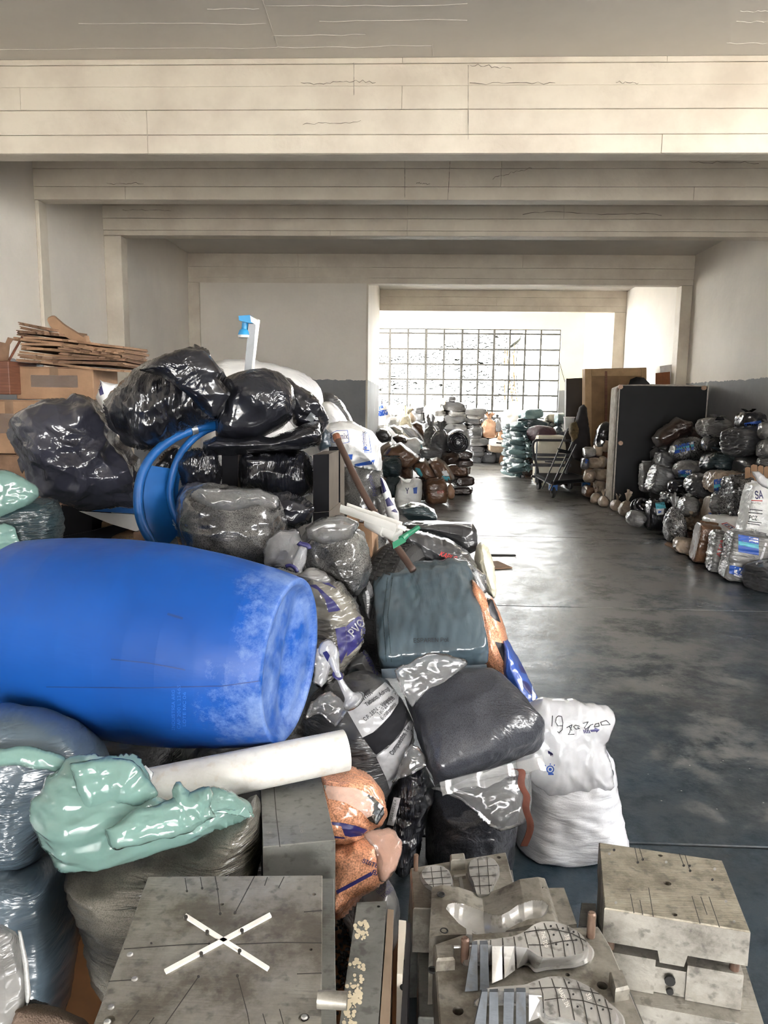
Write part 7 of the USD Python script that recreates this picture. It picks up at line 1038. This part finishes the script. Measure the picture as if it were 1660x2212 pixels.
FAR = (((1020, 985, 1045, 1003), m_greyd, 'dark grey sack at the foot of the far stack'), ((1020, 974, 1046, 987), m_greyd, 'dark grey sack second from the floor in the far stack'), ((1019, 962, 1049, 976), m_greyd, 'dark grey sack third from the floor in the far stack'), ((1012, 945, 1055, 964), m_grey, 'long grey sack fourth from the floor in the far stack'), ((1043, 974, 1077, 1003), m_greyd, 'standing dark grey sack with a white tag at the foot of the far stack'), ((1076, 976, 1099, 1003), m_tan, 'orange-tan sack on the floor by the far stack'), ((1052, 958, 1090, 978), m_beige, 'beige-grey sack with print under the white lying one'), ((1056, 945, 1097, 964), m_white, 'white lying sack with a small black print in the far stack'), ((1073, 930, 1098, 953), m_tan, 'tan sack above the white lying one'), ((1078, 916, 1099, 933), m_tan, 'small tan sack at the right end of the far stack'), ((1039, 894, 1076, 947), m_tan, 'tan pellet sack with a white bunched top in the far stack'), ((1010, 917, 1042, 949), m_grey, 'grey slumped sack beside the tan bunched one'), ((1069, 897, 1082, 934), m_grey, 'narrow grey sack behind the tan bunched one'),
    ((985, 926, 1019, 943), m_grey, 'grey sack above the black roll in the far stack'), ((959, 914, 1009, 931), m_grey, 'long grey sack at mid height of the far stack'), ((914, 910, 961, 928), m_grey, 'grey sack with white top left of the long mid-height one'), ((956, 895, 1009, 916), m_grey, 'grey sack with a white cover in the middle of the far stack'), ((1008, 902, 1042, 918), m_greyd, 'dark grey sack under the white-topped one on the right'), ((1007, 887, 1046, 905), m_silver, 'white-topped silver sack right of the far stack\'s middle'), ((896, 892, 920, 914), m_grey, 'grey sack at the left end of the far stack, lower'), ((896, 879, 924, 893), m_greyd, 'grey sack at the left end of the far stack, upper'), ((917, 877, 957, 914), m_white, 'big white sack leaning in the upper left of the far stack'), ((944, 887, 968, 899), m_silver, 'pale sack between the white one and the top row'), ((966, 881, 1008, 899), m_silver, 'silver-white sack second from the top of the far stack'), ((1006, 882, 1053, 897), m_grey, 'grey sack topmost on the right of the far stack'), ((953, 868, 1007, 889), m_greyd, 'dark grey sack topmost on the far stack'), ((934, 860, 966, 876), m_cream, 'cream sack scrap on the window sill behind the far stack'), ((970, 858, 986, 870), m_greyd, 'small dark bundle on the window sill'))
for k, (b_, m_, lab) in enumerate(FAR):
    yy = 20.3 if b_[3] > 1000 else 19.6+.35*(1003-b_[3])/60
    sack(b_, min(yy, 20.4) if 'sill' not in lab else 20.45, .5, m_, lab, 'lump' if 'slump' in lab else 'tied' if 'bunched' in lab else 'sack', seed=800+k, pinch=.38, prints=[('white_tag', quad((1052, 972), (1064, 972), (1063, 982), (1052, 982)), m_inkw)] if 'white tag' in lab else [('black_print', quad((1073, 955), (1085, 956), (1084, 959), (1073, 958)), m_inkk)] if 'small black' in lab else ())
for k, (x_, z_, w_, h_) in enumerate(((-.4, .45, 1.2, .9), (.7, .5, 1.0, 1.0), (1.55, .55, .8, 1.1), (2.25, .4, .7, .8))): t = thing('sack', 'grey sack buried at the back of the far stack', 'sack', (x_, 20.6, z_), (0, 0, 0), 'sacks buried at the back of the far stack'); obj('body', sack_mesh(w_, .6, h_, 'x', 3.5, .3, 860+k, .02, 8), m_grey, t, True)
puff([(1082, 890), (1100, 884), (1130, 888), (1150, 900), (1150, 930), (1085, 930)], 19.8, .5, m_white, 'pale heap of white film under the right part of the window', 'film', 'film_heap', N=500, facing=.3, seed=870, wr=.02, ws=4)
# torn net outside the window
ed = [(800, 755), (820, 762), (842, 773), (860, 771), (888, 757), (905, 763), (921, 768), (940, 758), (960, 745), (1000, 737), (1034, 728), (1060, 723), (1096, 719), (1098, 752), (1104, 780), (1108, 820), (1116, 868), (1060, 874), (960, 880), (880, 905), (800, 930)]
q_ = np.array([P(x_, y_, 21.17) for x_, y_ in ed]); poly = Polygon(q_[:, [0, 2]]); sh = trimesh.creation.extrude_polygon(poly, .004, engine='earcut'); v, f = trimesh.remesh.subdivide_to_size(sh.vertices, sh.faces, .16, max_iter=12); v = np.c_[v[:, 0], 21.17+v[:, 2]+0.0*np.sin(v[:, 0]*4+1.5*v[:, 1])*np.sin(v[:, 1]*2.2), v[:, 1]]
m_net = mat('shade_net', {'g': ('geometry', {}), 'n': ('noise_texture', {'scale': 1.6, 'detail': 2.0}), 'mx': ('mix_vector', {'fac': .22}), 'w': ('wave_texture', {'bands_direction': 'z', 'scale': 7.5, 'distortion': 11.0, 'detail': 1.5, 'detail_scale': 1.2}), 'r': ('rgb_ramp', {'ramp': [(.08, (1, 1, 1)), (.20, (.30, .30, .30))]}), 'rc': ('rgb_ramp', {'ramp': [(.10, (.03, .03, .026)), (.24, (.8, .8, .8))]}), 't': ('translucent_bsdf', {}), 'd': ('diffuse_bsdf', {}), 'm': ('mix_closure', {'fac': .6}), 'tp': ('transparent_bsdf', {}), 'm2': ('mix_closure', {})},
    [('g.position', 'mx.a'), ('g.position', 'n.vector'), ('n.color', 'mx.b'), ('mx.result', 'w.vector'), ('w.fac', 'r.fac'), ('w.fac', 'rc.fac'), ('rc.color', 't.color'), ('rc.color', 'd.color'), ('d.BSDF', 'm.closure1'), ('t.BSDF', 'm.closure2'), ('tp.BSDF', 'm2.closure1'), ('m.closure', 'm2.closure2'), ('r.color', 'm2.fac')], 'm2.closure')
t = thing('shade_net', 'torn wavy shade net hanging outside the far window', 'net'); obj('sheet', trimesh.Trimesh(v, f, process=True), m_net, t, True); tw_ = lambda pts, r_=.008: tube(spline([P(x_, y_, 21.145) for x_, y_ in pts], 20), r_, 5)
m_ochre = plain('ochre_cord', (.42, .24, .05), .8)
obj('top_cord', tw_(ed[:13]), m_steel, t, True)
for pts, m_ in (([(1096, 752), (1099, 800), (1108, 868)], m_ochre), ([(1108, 760), (1112, 800), (1106, 860)], m_ochre), ([(1113, 745), (1110, 790), (1118, 868)], m_ochre), ([(1092, 752), (1090, 800), (1092, 868)], m_ochre), ([(1120, 740), (1116, 800), (1120, 850)], m_steel)): obj('strand', tw_(pts, .010), m_, t, True)
q_ = outline([(1098, 752), (1108, 742), (1122, 732), (1127, 721), (1126, 734), (1116, 744), (1104, 752)], 40); me = inflate(q_, 21.19, .04, N=200, facing=0, seed=880, wr=.004); obj('torn_rag', me, plain('dark_rag', (.10, .10, .085), .9), t, True)
